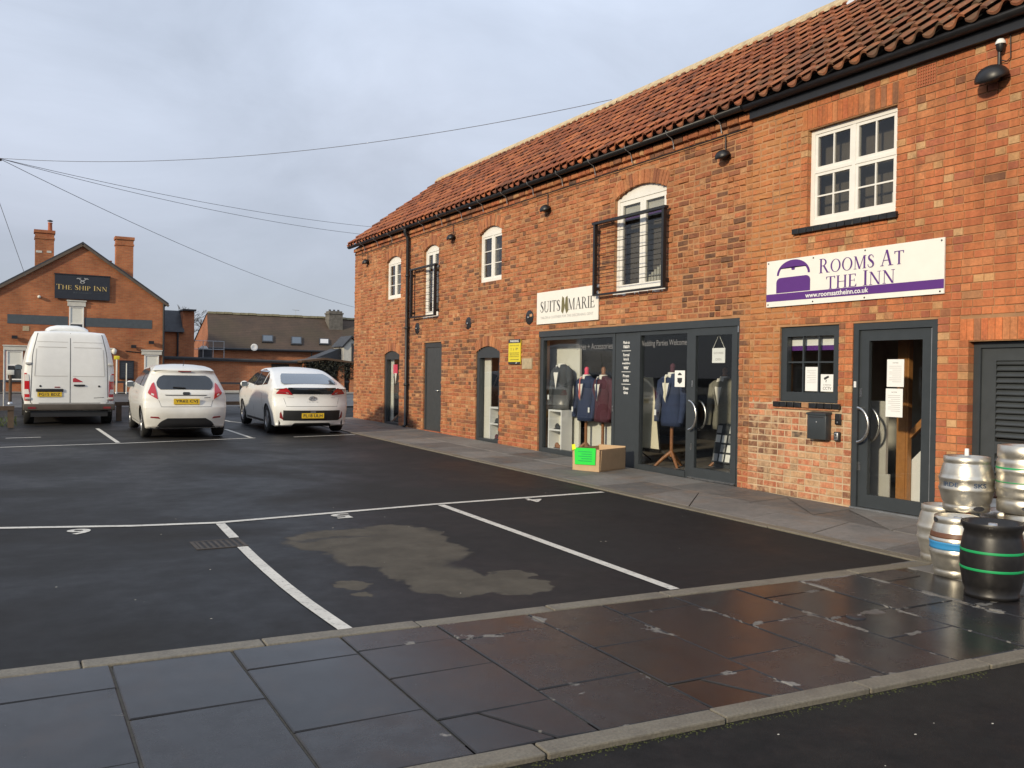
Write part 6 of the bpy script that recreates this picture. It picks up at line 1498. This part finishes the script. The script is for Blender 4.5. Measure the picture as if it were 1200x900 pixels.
# ------------------------------------------------------------------ the inn
YI = 44.0; gi = g(YI)
inn = thing('inn_building', 'gabled red brick inn with two tall chimneys and a painted band, behind the van', 'pub', (2.7, YI, gi))
YB = 56.0; AX, AZ, EL, ER, EZI = 2.70, 7.05, -1.05, 6.17, 4.62
ELZ = 4.62
def wallY(name, poly, mat, y, par, th=.25):
    b = MB(); b.prism(poly, lambda u, v, d: (u, d, v), y, y+th); return b.build(name, M[mat], par)
wallY('wall', [(EL, gi-.3), (ER, gi-.3), (ER, EZI), (AX, AZ), (EL, ELZ)], 'inn', YI, inn)
b = MB(); b.quad((ER-.01, YI+.25, gi-.3), (ER-.01, YB, gi-.3), (ER-.01, YB, EZI), (ER-.01, YI+.25, EZI)); b.build('side_wall', M['inn_side'], inn, fix=False)
for s_, nm in ((1, 'roof'), (-1, 'roof')):
    ex = ER if s_ > 0 else EL; b = MB(); dx = .16*s_; dz = -.16*(AZ-EZI)/abs(ex-AX)
    P = [(AX, AZ+.12), (ex+dx, EZI+.12+dz), (ex+dx, EZI+.02+dz), (AX, AZ+.02)]
    b.prism(P, lambda u, v, d: (u, d, v), YI-.10, YB); b.build(nm, M['slate'], inn)
    b = MB(); b.bar((AX+.02*s_, YI-.115, AZ-.03), (ex+dx, YI-.115, EZI-.03+dz), .05, .10); b.build('bargeboard', pm('verge_brown', (.11, .085, .065), .8) if s_ > 0 else bpy.data.materials['verge_brown'], inn)
b = MB(); b.box((-.20, YI-.012, 3.42), (2.14, YI, 3.82)); b.box((2.80, YI-.012, 3.40), (5.62, YI, 3.80)); b.build('painted_band', M['inn_band'], inn)
def stack(x0, x1, zb, zt, name='chimney', y=47.0, shoulders=True):
    d = .62; b = MB(); b.box((x0+.05, y, zb), (x1-.05, y+d, zt-.42)); b.box((x0+.02, y-.03, zt-.42), (x1-.02, y+d+.03, zt-.34)); b.box((x0+.045, y-.005, zt-.34), (x1-.045, y+d+.005, zt-.14)); b.box((x0, y-.05, zt-.14), (x1, y+d+.05, zt))
    o = b.build(name, M['inn'], inn); return o
k_ = 47/44
ch = stack(.78*k_, 1.61*k_, 5.6, 1.5+(7.56-1.5)*k_)
b = MB(); b.lathe([(.11, 0), (.095, .08), (.085, .34), (.10, .36), (.10, .41), (.07, .41)], (1.41*k_, 47.3, 1.5+6.06*k_), 12); b.build('chimney_pot', M['terracotta'], ch)
b = MB(); b.lathe([(.07, 0), (.12, .02), (.12, .05), (.02, .09)], (1.41*k_, 47.3, 1.95+6.06*k_), 12); b.build('pot_cowl', M['black'], ch)
b = MB(); b.box((.86*k_, 46.985, 6.9), (1.10*k_, 46.999, 7.0)); b.box((1.28*k_, 46.985, 6.92), (1.46*k_, 46.999, 7.02)); b.build('pale_patch', M['cast'], ch)
ch = stack(4.02*k_, 4.84*k_, 5.2, 1.5+(7.55-1.5)*k_)
b = MB(); b.lathe([(.08, 0), (.07, .3), (.09, .32), (.06, .34)], (3.85*k_, 47.3, 6.45), 10); b.build('chimney_pot', M['terracotta'], inn)
def inn_window(x0, x1, z0, z1, lz, name='window', blind=.5, lx=.12):
    b = MB(); y = YI-.02; t = .055
    for p, q in (((x0, y-.03, z0), (x0+t, YI+.05, z1)), ((x1-t, y-.03, z0), (x1, YI+.05, z1)), ((x0+t, y-.03, z0), (x1-t, YI+.05, z0+t)), ((x0+t, y-.03, z1-t), (x1-t, YI+.05, z1)), ((x0+t, y-.02, (z0+z1)/2-.025), (x1-t, YI+.04, (z0+z1)/2+.025))): b.box(p, q)
    f = b.build(name, M['white'], inn)
    zm = (z0+z1)/2
    b = MB(); b.box((x0+t, y, z0+t), (x1-t, y+.006, zm-.025)); b.build('pane', M['cglass'], f); b = MB(); b.box((x0+t, y, zm+.025), (x1-t, y+.006, z1-t)); b.build('pane', M['panel'] if blind else M['cglass'], f)
    b = MB(); b.box((x0-lx, YI-.09, z1+.005), (x1+lx, YI, lz)); b.box((x0-lx-.03, YI-.12, lz), (x1+lx+.03, YI, lz+.05)); b.build('lintel', M['cast'], f)
    b = MB(); b.box((x0-.06, YI-.10, z0-.08), (x1+.06, YI, z0-.005)); b.build('sill', M['cast'], f); return f
inn_window(2.18, 2.77, 2.75, 4.28, 4.50, blind=1, lx=.07); inn_window(-.22, .40, .98, 2.26, 2.44); inn_window(5.30, 5.93, .95, 2.20, 2.38); inn_window(3.28, 3.86, .98, 2.24, 2.42)
b = MB(); b.box((.38, YI-.02, 3.12), (.63, YI, 3.33)); b.build('vent', M['stone'], inn)
b = MB(); b.tube([(6.12, YI-.06, 4.6), (6.12, YI-.06, gi)], .045, 8); b.build('downpipe', M['black'], inn)
b = MB(); b.tube([(4.5, YI-.03, 2.35), (5.1, YI-.03, 2.30), (5.6, YI-.03, 2.25)], .02, 6); b.build('cable', M['black'], inn)
for x, z in ((.08, 2.84), (4.83, 2.57), (5.58, 2.78)):
    t = thing('flood_light', {.08: 'small black flood light over the left ground floor window of the inn', 4.83: 'small black flood light above the menu board of the inn', 5.58: 'small black flood light high by the right window of the inn'}[x], 'flood light', (x, YI, z-.08)); b = MB(); b.box((x-.11, YI-.20, z-.08), (x+.11, YI-.10, z+.06)); b.build('lamp_head', M['black'], t); b = MB(); b.box((x-.03, YI-.10, z-.03), (x+.03, YI, z+.03)); b.build('bracket', M['black'], t)
t = thing('security_camera', 'small white camera on the inn gable left of the sign', 'camera', (1.0, YI, 4.6)); b = MB(); b.ellipsoid((1.0, YI-.10, 4.62), (.07, .09, .07), 10, 6); b.build('camera_head', M['panel'], t); b = MB(); b.box((.97, YI-.05, 4.56), (1.03, YI, 4.68)); b.build('mount', M['black'], t)
t = thing('pub_sign', 'dark sign board high on the inn gable with gold capitals THE SHIP INN', 'sign', (2.7, YI, 4.6)); b = MB(); b.box((1.60, YI-.11, 4.60), (3.81, YI-.05, 5.655)); b.build('board', M['signd'], t)
b = MB(); b.box((1.57, YI-.13, 5.655), (3.84, YI-.02, 5.70)); b.build('top_trim', M['black'], t); b = MB(); b.box((1.9, YI-.05, 4.7), (1.98, YI, 5.6)); b.box((3.42, YI-.05, 4.7), (3.50, YI, 5.6)); b.build('batten', M['black'], t)
sy = YI-.11; b = MB(); serif(b, 'THE SHIP INN', lambda u, v, d: (2.69+u, sy-d*4-.004, 5.115+v), 2.06, .215, .002, .86, .06, (0, 4, 9)); b.build('lettering', M['gold'], t)
b = MB(); text(b, 'RETFORD', lambda u, v, d: (2.70+u, sy-d-.004, 4.885+v), .72, .07, .002); b.box((1.75, sy-.008, 4.883), (2.20, sy-.005, 4.890)); b.box((3.20, sy-.008, 4.883), (3.65, sy-.005, 4.890)); b.build('subtitle', M['inn_band'], t)
b = MB(); cx_, cz_ = 2.70, 5.42
for s_ in (-1, 1): b.bar((cx_-s_*.20, sy-.010-.003*s_, cz_+.12), (cx_+s_*.10, sy-.010-.003*s_, cz_-.08), .03, .006, (0, 1, 0)); b.bar((cx_-s_*.24, sy-.02-.003*s_, cz_+.08), (cx_-s_*.06, sy-.02-.003*s_, cz_+.12), .025, .006, (0, 1, 0))
b.tube([(cx_+.075*cos(2*pi*k/12), sy-.012, cz_-.06+.07*sin(2*pi*k/12)) for k in range(12)], .012, 5, True); b.build('emblem', M['faint'], t)
t = thing('menu_board', 'black framed menu board on the inn wall behind a pale post', 'menu board', (4.55, YI, 1.06)); b = MB(); b.box((4.25, YI-.07, 1.06), (4.86, YI, 1.92)); b.build('frame', M['black'], t); b = MB()
for i in range(2): b.box((4.30+i*.29, YI-.074, 1.12), (4.54+i*.29, YI-.070, 1.86))
b.build('menu_sheet', M['signd'], t)
b = MB(); 
for i in range(2):
    for k in range(8): b.box((4.34+i*.29, YI-.078, 1.20+k*.08), (4.49+i*.29, YI-.075, 1.215+k*.08))
b.build('menu_print', M['inn_band'], t)
def pole(name, label, x, y, h, r, mat, cap=None, cat='post'):
    t = thing(name, label, cat, (x, y, g(y))); b = MB(); b.tube([(x, y, g(y)-.1), (x, y, g(y)+h)], r, 10); b.build('shaft', M[mat], t)
    b = MB(); b.lathe([(r*1.6, 0), (r*1.6, .05), (r, .08)], (x, y, g(y)), 10); b.build('collar', M['galv'], t)
    if cap: b = MB(); b.bbox((x-.11, y-.03, g(y)+h), (x+.11, y+.03, g(y)+h+.16), .008); b.build('sign_plate', M[cap], t)
    return t
pole('marker_post', 'slim pale post with a yellow plate in front of the inn', 4.0, 42.5, 1.5, .035, 'panel', 'yellow'); pole('marker_post', 'thin pale post in front of the menu board', 4.40, 42.5, 1.35, .025, 'panel')
pole('marker_post', 'grey metal post standing left of the van by the knee rail', -.20, 30.0, 1.75, .035, 'galv'); pole('marker_post', 'short bollard post with a reflector behind the left rail', -.05, 33.0, .95, .05, 'oak', 'panel')
t = thing('wall_lantern', 'white carriage lantern by the ground floor window of the inn', 'lantern', (4.02, YI, 2.2)); b = MB(); b.lathe([(.03, 0), (.08, .03), (.11, .20), (.02, .28)], (4.02, YI-.16, 2.18), 8); b.build('lantern_glass', M['panel'], t); b = MB(); b.box((3.99, YI-.16, 2.42), (4.05, YI, 2.47)); b.build('arm', M['black'], t)
# left wing of the inn
wing = thing('inn_wing', 'lower slate roofed brick wing at the left end of the inn', 'building', (-4, YI+.4, gi))
wallY('wall', [(-12, gi-.3), (EL-.005, gi-.3), (EL-.005, 4.5), (-12, 4.5)], 'inn', YI+.35, wing)
b = MB(); b.prism([(YI+.1, 4.42), (YI+.1, 4.55), (YI+6, 5.9), (YI+12, 4.5)], lambda u, v, d: (d, u, v), -12, EL-.01); b.build('roof', M['slate'], wing)
for x in (-3.4, -5.6): 
    b = MB(); y = YI+.35; frame2 = [((x, y-.03, .98), (x+.05, y+.02, 2.3)), ((x+.65, y-.03, .98), (x+.7, y+.02, 2.3)), ((x+.05, y-.03, .98), (x+.65, y+.02, 1.04)), ((x+.05, y-.03, 2.24), (x+.65, y+.02, 2.3))]
    [b.box(p, q) for p, q in frame2]; f = b.build('window', M['white'], wing); b = MB(); b.box((x+.05, y-.01, 1.04), (x+.65, y-.004, 2.24)); b.build('pane', M['cglass'], f)

# ------------------------------------------------------------------ long low wall building to the right of the inn
ext = thing('low_brick_range', 'long low flat roofed brick range between the inn and the ivy shelter', 'building', (9.8, 46, g(46)))
ge = g(46); YE = 45.6; kx = 45.6/46
wallY('wall', [(6.19, ge-.3), (13.1, ge-.3), (13.1, 2.0), (6.19, 2.05)], 'ext', YE, ext, .3)
b = MB(); b.add([(6.19, YE-.18, 2.05), (13.2, YE-.18, 1.98), (13.2, YE-.18, 2.09), (6.19, YE-.18, 2.19), (6.19, YE+4.2, 2.10), (13.2, YE+4.2, 2.02), (13.2, YE+4.2, 2.14), (6.19, YE+4.2, 2.24)], [(0,1,2,3),(7,6,5,4),(0,4,5,1),(1,5,6,2),(2,6,7,3),(3,7,4,0)]); b.build('roof', M['flatroof'], ext)
b = MB(); b.add([(6.19, YE-.20, 2.03), (13.2, YE-.20, 1.94), (13.2, YE-.20, 2.02), (6.19, YE-.20, 2.13)], [(0, 1, 2, 3)]); b.build('fascia', M['black'], ext, fix=False)
b = MB(); b.box((11.55, YE-.03, 1.0), (12.45, YE-.005, 1.90)); b.build('dark_opening', M['dark_inside'], ext)
b = MB(); b.box((6.60, YE-.06, 1.72), (7.06, YE, 1.80)); b.box((6.52, YE-.09, 1.64), (7.12, YE, 1.72)); b.box((6.66, YE-.05, .9), (6.76, YE, 1.64)); b.box((6.90, YE-.05, .9), (7.0, YE, 1.64)); b.box((6.76, YE-.05, 1.56), (6.90, YE, 1.64)); f = b.build('window', M['white'], ext); b = MB(); b.box((6.76, YE-.02, .9), (6.90, YE-.01, 1.56)); b.build('pane', M['cglass'], f)
b = MB(); b.box((6.19, YE-.5, ge-.05), (13.1, YE-.02, ge+.06)); b.build('kerb_strip', M['cast'], ext)
bt = thing('slate_link_block', 'two storey brick block with dark slate slope tucked beside the inn', 'building', (7.1, 47.5, ge))
wallY('wall', [(6.30, 1.5), (8.0, 1.5), (8.0, 4.50), (7.45, 4.50), (7.45, 3.5), (6.30, 3.5)], 'inn', 47.0, bt, 3)
b = MB(); b.add([(6.30, 46.8, 3.42), (7.50, 46.8, 3.42), (7.50, 47.9, 4.55), (6.30, 47.9, 4.55), (6.30, 47.9, 3.42), (7.50, 47.9, 3.42)], [(0,1,2,3),(0,4,5,1),(0,3,4),(1,5,2),(3,2,5,4)]); b.build('roof', M['slate'], bt)
b = MB(); b.box((7.42, 46.75, 4.50), (8.05, 50.0, 4.58)); b.build('coping', M['black'], bt); b = MB(); b.tube([(7.2, 46.9, 3.4), (7.2, 46.9, 2.2)], .05, 8); b.build('downpipe', M['black'], bt)
b = MB(); b.box((7.42, 46.9, 3.36), (7.44, 46.99, 3.44)); b.build('gutter', M['black'], bt)
# roof terrace rail with grey box
tr = thing('terrace_rail', 'thin metal rail round the flat roof terrace', 'railing', (8.9, 48, 2.2))
for x in (8.1, 8.6, 9.1, 9.65): b = MB(); b.tube([(x, 47.9, 2.15), (x, 47.9, 3.05)], .02, 6); b.build('post', M['galv'], tr)
for z in (2.62, 3.05): b = MB(); b.tube([(8.1, 47.9, z), (9.65, 47.9, z)], .016, 6); b.build('rail', M['galv'], tr)
bx = thing('roof_plant', 'grey plant box with a white hood on the flat roof', 'plant box', (8.9, 48.6, 2.2)); b = MB(); b.box((8.55, 48.4, 2.15), (9.15, 49.0, 2.72)); b.build('casing', M['slate'], bx); b = MB(); b.prism([(8.46, 2.66), (8.60, 2.80), (8.82, 2.80), (8.92, 2.66)], lambda u, v, d: (u, d, v), 48.2, 48.38); b.build('hood', M['paper'], bx); b = MB(); b.box((8.72, 48.385, 2.3), (9.06, 48.395, 2.58)); b.build('louvre', M['ink'], bx)

# ------------------------------------------------------------------ the big tiled roof behind
YR = 58.0
br = thing('tiled_roof_house', 'long house with a big mossy brown tiled roof, three skylights and a stone chimney', 'house', (15.5, YR, g(58)))
ez, rz, dp_ = 2.98, 5.55, 3.4
ky = (YR+dp_)/YR
RX0, RX1 = 10.95*ky, 23.0*ky; rz = 1.5+(5.13-1.5)*ky
b = MB(); b.add([(10.75, YR, ez), (23.5, YR, ez), (RX1, YR+dp_, rz), (RX0-.35, YR+dp_, rz+.04), (10.75, YR, ez-.14), (23.5, YR, ez-.14)], [(0, 1, 2, 3), (0, 4, 5, 1)])
rfm = b.build('roof', M['oldtile'], br, fix=False)
b = MB(); b.quad((RX0-.35, YR+dp_, rz+.04), (RX1, YR+dp_, rz), (23.5, YR+2*dp_, ez), (10.75, YR+2*dp_, ez)); b.build('rear_roof', M['oldtile'], br, fix=False)
b = MB(); b.add([(10.80, YR, ez-.1), (10.80, YR+2*dp_, ez-.1), (RX0-.33, YR+dp_, rz-.05)], [(0, 1, 2)]); b.quad((10.80, YR+.3, .3), (10.80, YR+2*dp_, .3), (10.80, YR+2*dp_, ez-.05), (10.80, YR+.3, ez-.05)); b.build('gable_wall', M['inn_side'], br, fix=False)
wallY('wall', [(10.85, .3), (23.4, .3), (23.4, 3.0), (10.85, 3.0)], 'ext', YR+.25, br)
k = 0; x = RX0-.3
while x < RX1-1:
    b = MB(); b.lathe([(.0, 0)], n=3) if False else None
    b.prism([(-.17, -.05), (-.10, .06), (0, .10), (.10, .06), (.17, -.05)], lambda u, v, d: (d, YR+dp_+u, rz+.02+v+.01*((k*7) % 3)), x+.01, x+.52); b.build('ridge_tile', pm('ridge_lichen', (.17, .15, .09), .9, var=.3) if k == 0 else bpy.data.materials['ridge_lichen'], rfm); x += .53; k += 1
b = MB(); b.tube([(10.75, YR-.07, ez-.08), (18.7, YR-.07, ez-.08)], .08, 8); b.build('gutter', M['black'], br)
b = MB(); b.tube([(17.35, YR-.05, ez-.1), (17.35, YR+.2, 2.2)], .05, 8); b.build('downpipe', M['black'], br)
sr = Vector((0, dp_, rz-ez)); 
for i, (xl, xr, zl, zh) in enumerate(((14.06, 14.78, 3.36, 3.80), (15.95, 16.66, 3.26, 3.76), (17.84, 18.52, 3.32, 3.70))):
    def on(x, zz, o=.0):
        u = (zz-ez)/(rz-ez); kk = 1; v = Vector((x*(1+dp_*u/YR), YR+dp_*u, 1.5+(zz-1.5)*(1+dp_*u/YR)))
        u = (v.z-ez)/(rz-ez); return (x*(1+dp_*u/YR), YR+dp_*u-o*.6, ez+(rz-ez)*u+o)
    b = MB(); P = [on(xl, zl), on(xr, zl), on(xr, zh), on(xl, zh)]; Q = [on(xl, zl, .09), on(xr, zl, .09), on(xr, zh, .09), on(xl, zh, .09)]
    b.add(P+Q, [(0,1,5,4),(1,2,6,5),(2,3,7,6),(3,0,4,7),(4,5,6,7)]); f = b.build('skylight', M['slate'], rfm)
    b = MB(); b.add([on(xl+.07, zl+.05, .10), on(xr-.07, zl+.05, .10), on(xr-.07, zh-.05, .10), on(xl+.07, zh-.05, .10)], [(0,1,2,3)]); b.build('pane', M['cglass_sky' if i < 2 else 'clearl'], f, fix=False)
cy = YR+2.2; kk = cy/YR
b = MB(); x0, x1 = 18.52*kk, 19.46*kk; z0, z1 = 3.4, 1.5+(5.66-1.5)*kk
M['rubble_stone'] = pm('chimney_stone', (.13, .12, .105), .95, var=.4, vs=5, bmp=.6, bs=8)
b.box((x0, cy, z0), (x1, cy+.9, z1-.22)); b.box((x0-.05, cy-.05, z1-.22), (x1+.05, cy+.95, z1-.12)); b.box((x0+.03, cy+.03, z1-.12), (x1-.03, cy+.87, z1)); cst = b.build('chimney', M['rubble_stone'], br)
for q in (.2, .55, .9): b = MB(); b.lathe([(.09, 0), (.08, .12), (.05, .12)], (x0+(x1-x0)*q*.9, cy+.45, z1), 8); b.build('chimney_pot', M['ink'], cst)
t = thing('satellite_dish', 'white satellite dish under the eave of the long tiled roof', 'dish', (13.5, YR-.3, 2.9)); b = MB(); b.lathe([(0, .05), (.12, .035), (.22, 0), (.23, .01), (.12, .05), (0, .065)], n=16); b.v = [(13.5+x, YR-.35+z, 3.05+y) for x, y, z in b.v]; b.build('dish', M['paper'], t); b = MB(); b.tube([(13.5, YR-.3, 2.85), (13.5, YR-.1, 2.85), (13.5, YR+.28, 2.8)], .02, 6); b.build('arm', M['galv'], t)
t = thing('roof_aerial', 'thin television aerial on the ridge of the long tiled roof', 'aerial', (17.2, YR+dp_, rz)); b = MB(); b.tube([(17.2, YR+dp_, rz), (17.2, YR+dp_, rz+.55)], .012, 6); b.build('mast', M['galv'], t); b = MB(); b.tube([(16.95, YR+dp_, rz+.5), (17.45, YR+dp_, rz+.46)], .01, 6)
for q in range(5): b.tube([(17.0+q*.1, YR+dp_-.15, rz+.49), (17.0+q*.1, YR+dp_+.15, rz+.49)], .006, 4)
b.build('antenna', M['galv'], t)
# gabled white house and slate lean-to between the roof and the corner
gw = thing('white_gable_house', 'white gabled dormer house just left of the brick corner', 'house', (18.1, 52, g(52)))
wallY('wall', [(17.55, .4), (18.9, .4), (18.9, 3.0), (18.0, 3.60), (17.55, 3.18)], 'cast', 52.0, gw, 2)
b = MB(); b.bar((17.40, 51.9, 3.05), (18.02, 51.9, 3.72), .10, .10); b.bar((18.0, 51.9, 3.72), (18.9, 51.9, 3.05), .10, .10); b.build('bargeboard', M['black'], gw)
b = MB(); b.box((18.02, 51.95, .5), (18.22, 51.99, 3.3)); b.build('timber_post', M['ink'], gw); b = MB(); b.prism([(17.38, 3.1), (18.0, 3.78), (18.95, 3.1), (18.0, 3.66)], lambda u, v, d: (u, d, v), 51.85, 54); b.build('roof', M['slate'], gw)
ln = thing('slate_lean_to', 'dark slate lean-to roof left of the white gable', 'building', (16.9, 53, g(53))); b = MB(); b.prism([(15.9, 2.35), (17.5, 3.0), (17.5, .4), (15.9, .4)], lambda u, v, d: (u, d, v), 52.5, 54.5); b.build('roof', M['slate'], ln)
b = MB(); b.box((16.0, 52.44, .4), (17.45, 52.49, 2.2)); b.build('wall', M['ext'], ln)

# ------------------------------------------------------------------ ivy shelter
YP = 44.8
pg = thing('ivy_shelter', 'timber shelter smothered in dark ivy with brick piers by the far corner', 'shelter', (14.3, YP, g(45)))
b = MB(); b.prism([(12.85, 2.10), (14.10, 2.27), (15.95, 2.06), (15.95, 1.97), (14.10, 2.16), (12.85, 2.0)], lambda u, v, d: (u, d, v), YP-.1, YP+3.0); b.build('roof', M['fascia_brown'], pg)
for x0, x1 in ((14.86, 15.16), (15.48, 15.78), (13.0, 13.12)): b = MB(); b.box((x0, YP, .3), (x1, YP+.35, 2.0)); b.build('pier', M['ext'], pg)
b = MB(); b.box((12.9, YP+2.8, .3), (16.5, YP+2.9, 2.0)); b.build('rear_boarding', M['dark_inside'], pg)
b = MB(); b.box((14.0, YP+.05, 1.0), (16.2, YP+.12, 1.08)); b.build('hand_rail', M['ink'], pg)
b = MB(); rr = random.Random(5)
def leaf(b, p, s_, rr):
    n_ = Vector((rr.gauss(0, 1), rr.gauss(0, 1)-.6, rr.gauss(0, 1)+.3)).normalized(); u = n_.orthogonal().normalized(); v = n_.cross(u); a = rr.uniform(0, 6.3); u, v = u*cos(a)+v*sin(a), v*cos(a)-u*sin(a); p = Vector(p)
    b.add([p-u*s_, p+v*s_*.6+n_*s_*.15, p+u*s_, p-v*s_*.6+n_*s_*.15], [(0, 1, 2), (0, 2, 3)], False)
for k in range(3400):
    x = rr.uniform(12.9, 15.95); y = YP-.12+abs(rr.gauss(0, .35)); zt = 2.08 if x > 14.8 else 2.12; d = rr.random()**1.4*(.85 if noise.noise((x*2.2, 0, 3)) > -.1 else .45); 
    if x < 14.8 and rr.random() < .45: d = rr.uniform(0, 1.35)
    leaf(b, (x, y, zt-.05-d), rr.uniform(.03, .075), rr)
b.build('ivy', M['ivy'], pg, kind='stuff', fix=False)
# low black rail along the far pavement
fr = thing('street_rail', 'low dark rail along the pavement in front of the long brick wall', 'rail', (9, 43.2, g(43)))
b = MB(); b.bar((3.9, 43.2, g(43)+.50), (13.0, 43.2, g(43)+.48), .07, .09); b.build('rail', M['ink'], fr)
for i in range(6): x = 4.4+i*1.7; b = MB(); b.box((x-.05, 43.16, g(43)-.05), (x+.05, 43.24, g(43)+.45)); b.build('post', M['ink'], fr)
fr2 = thing('street_rail', 'low dark rail beside the left ground floor window of the inn', 'rail', (-2, 43.2, g(43)))
b = MB(); b.bar((-6, 43.2, g(43)+.50), (1.6, 43.2, g(43)+.50), .07, .09); b.build('rail', M['ink'], fr2)
for i in range(5): x = -5.5+i*1.7; b = MB(); b.box((x-.05, 43.16, g(43)-.05), (x+.05, 43.24, g(43)+.45)); b.build('post', M['ink'], fr2)

# ------------------------------------------------------------------ bare trees beyond the roofs
def bare_tree(x, y, h, sp, label, seed):
    rr = random.Random(seed); t = thing('bare_tree', label, 'tree', (x, y, g(y)-.1), group='bare winter trees behind the roofs'); b = MB(); tw = MB()
    def grow(p, d, ln, r, lv):
        q = p+d*ln; (b if lv < 3 else tw).tube([p, (p+q)/2+Vector((rr.gauss(0, .04), rr.gauss(0, .04), 0))*ln, q], [r, r*.85, r*.65], 5 if lv < 3 else 3, caps=False)
        if lv >= 6: return
        for k in range(rr.choice((2, 3, 3)) if lv < 5 else 3):
            a = rr.uniform(0, 6.3); s_ = rr.uniform(.35, .75)*sp; e = d.orthogonal().normalized(); f_ = d.cross(e); grow(q - d*ln*rr.uniform(0, .35), (d+(e*cos(a)+f_*sin(a))*s_+Vector((0, 0, .12))).normalized(), ln*rr.uniform(.62, .82), max(r*.58, .012), lv+1)
    grow(Vector((0, 0, 0)), Vector((0, 0, 1)), h*.32, h*.022, 0)
    b.build('trunk', M['bark'], t, world=False, fix=False); c_ = tw.build('crown', M['bark'], t, world=False, fix=False); c_['kind'] = 'stuff'
bare_tree(12.0, 76, 6.6, 1.0, 'bare twiggy tree showing over the roof left of the mossy tiled roof', 4); bare_tree(13.6, 79, 6.3, 1.0, 'bare twiggy tree at the left end of the mossy ridge', 9); bare_tree(10.7, 80, 6.0, 1.0, 'bare twiggy tree just right of the inn gable', 12)

# ------------------------------------------------------------------ pole and overhead lines
up_ = thing('utility_pole', 'dark wooden utility pole at the left edge with wires fanning out', 'pole', (-.55, 30, g(30)))
b = MB(); b.tube([(-.55, 30, 0), (-.52, 30, 7.75)], [.13, .10], 12); b.build('shaft', M['bark'], up_)
b = MB(); b.lathe([(.05, 0), (.16, .02), (.16, .06), (.04, .10)], (-.47, 29.95, 7.52), 12); b.build('bracket', M['black'], up_)
for i, z in enumerate((7.12, 6.10, 5.35, 6.6)): b = MB(); b.tube([(-.55, 29.95, z), (-.36 if i % 2 == 0 else -.36, 29.93, z)], .02, 6); b.build('climbing_step', M['black'], up_)
W0 = Vector((-.40, 29.95, 7.60))
M['wire'] = pm('grey_cable', (.09, .09, .10), .7)
def wire(label, q, sag, r=.011):
    q = Vector(q); b = MB(); b.tube([W0.lerp(q, k/24)-Vector((0, 0, sag*4*(k/24)*(1-k/24))) for k in range(25)], r, 5, caps=False); b.solo('overhead_wire', M['wire'], label, 'wire', 'wires fanning out from the pole', base=W0)
wire('highest overhead wire running from the pole to the ridge of the pantile roof', (11.35, 15.9, 7.55), .55, .007)
wire('second overhead wire from the pole passing behind the far end of the pantile roof', (16.94, 42.0, 8.80), .30, .008)
wire('third overhead wire from the pole passing just under the second', (16.82, 41.8, 8.34), .36, .008)
wire('lowest overhead wire sagging from the pole towards the chimney by the corner', (19.76, 53.5, 5.45), .52, .009)
b = MB(); b.tube([(-.55, 30, 6.9), (.35, 33, 4.5)], .008, 5); b.solo('stay_wire', M['galv'], 'thin stay wire slanting down from the pole at the left edge', 'wire')
# houses across the road, out of frame: the shop glass reflects them
for i, (x, y0, y1, h) in enumerate(((-24, -6, 9, 4.4), (-25, 10.5, 24, 5.0), (-22, 26, 38, 4.2))):
    t = thing('street_house', ('low brick house across the car park opposite the shops', 'taller brick house across the car park', 'brick house at the far left of the car park')[i], 'house', (x, (y0+y1)/2, 0)); b = MB(); b.box((x-7, y0, -.3), (x, y1, h)); b.build('wall', M['bg_brick'], t)
    b = MB(); b.prism([(x+.3, h-.1), (x+.3, h+.05), (x-3.5, h+2.0), (x-7.3, h-.1)], lambda u, v, d: (u, d, v), y0-.2, y1+.2); b.build('roof', M['slate'], t)
    for k in range(3): yy = y0+(y1-y0)*(k+.5)/3; b = MB(); b.box((x, yy-.5, .9), (x+.05, yy+.5, 2.2)); f = b.build('window', M['white'], t); b = MB(); b.box((x+.05, yy-.42, .98), (x+.055, yy+.42, 2.12)); b.build('pane', M['cglass'], f)
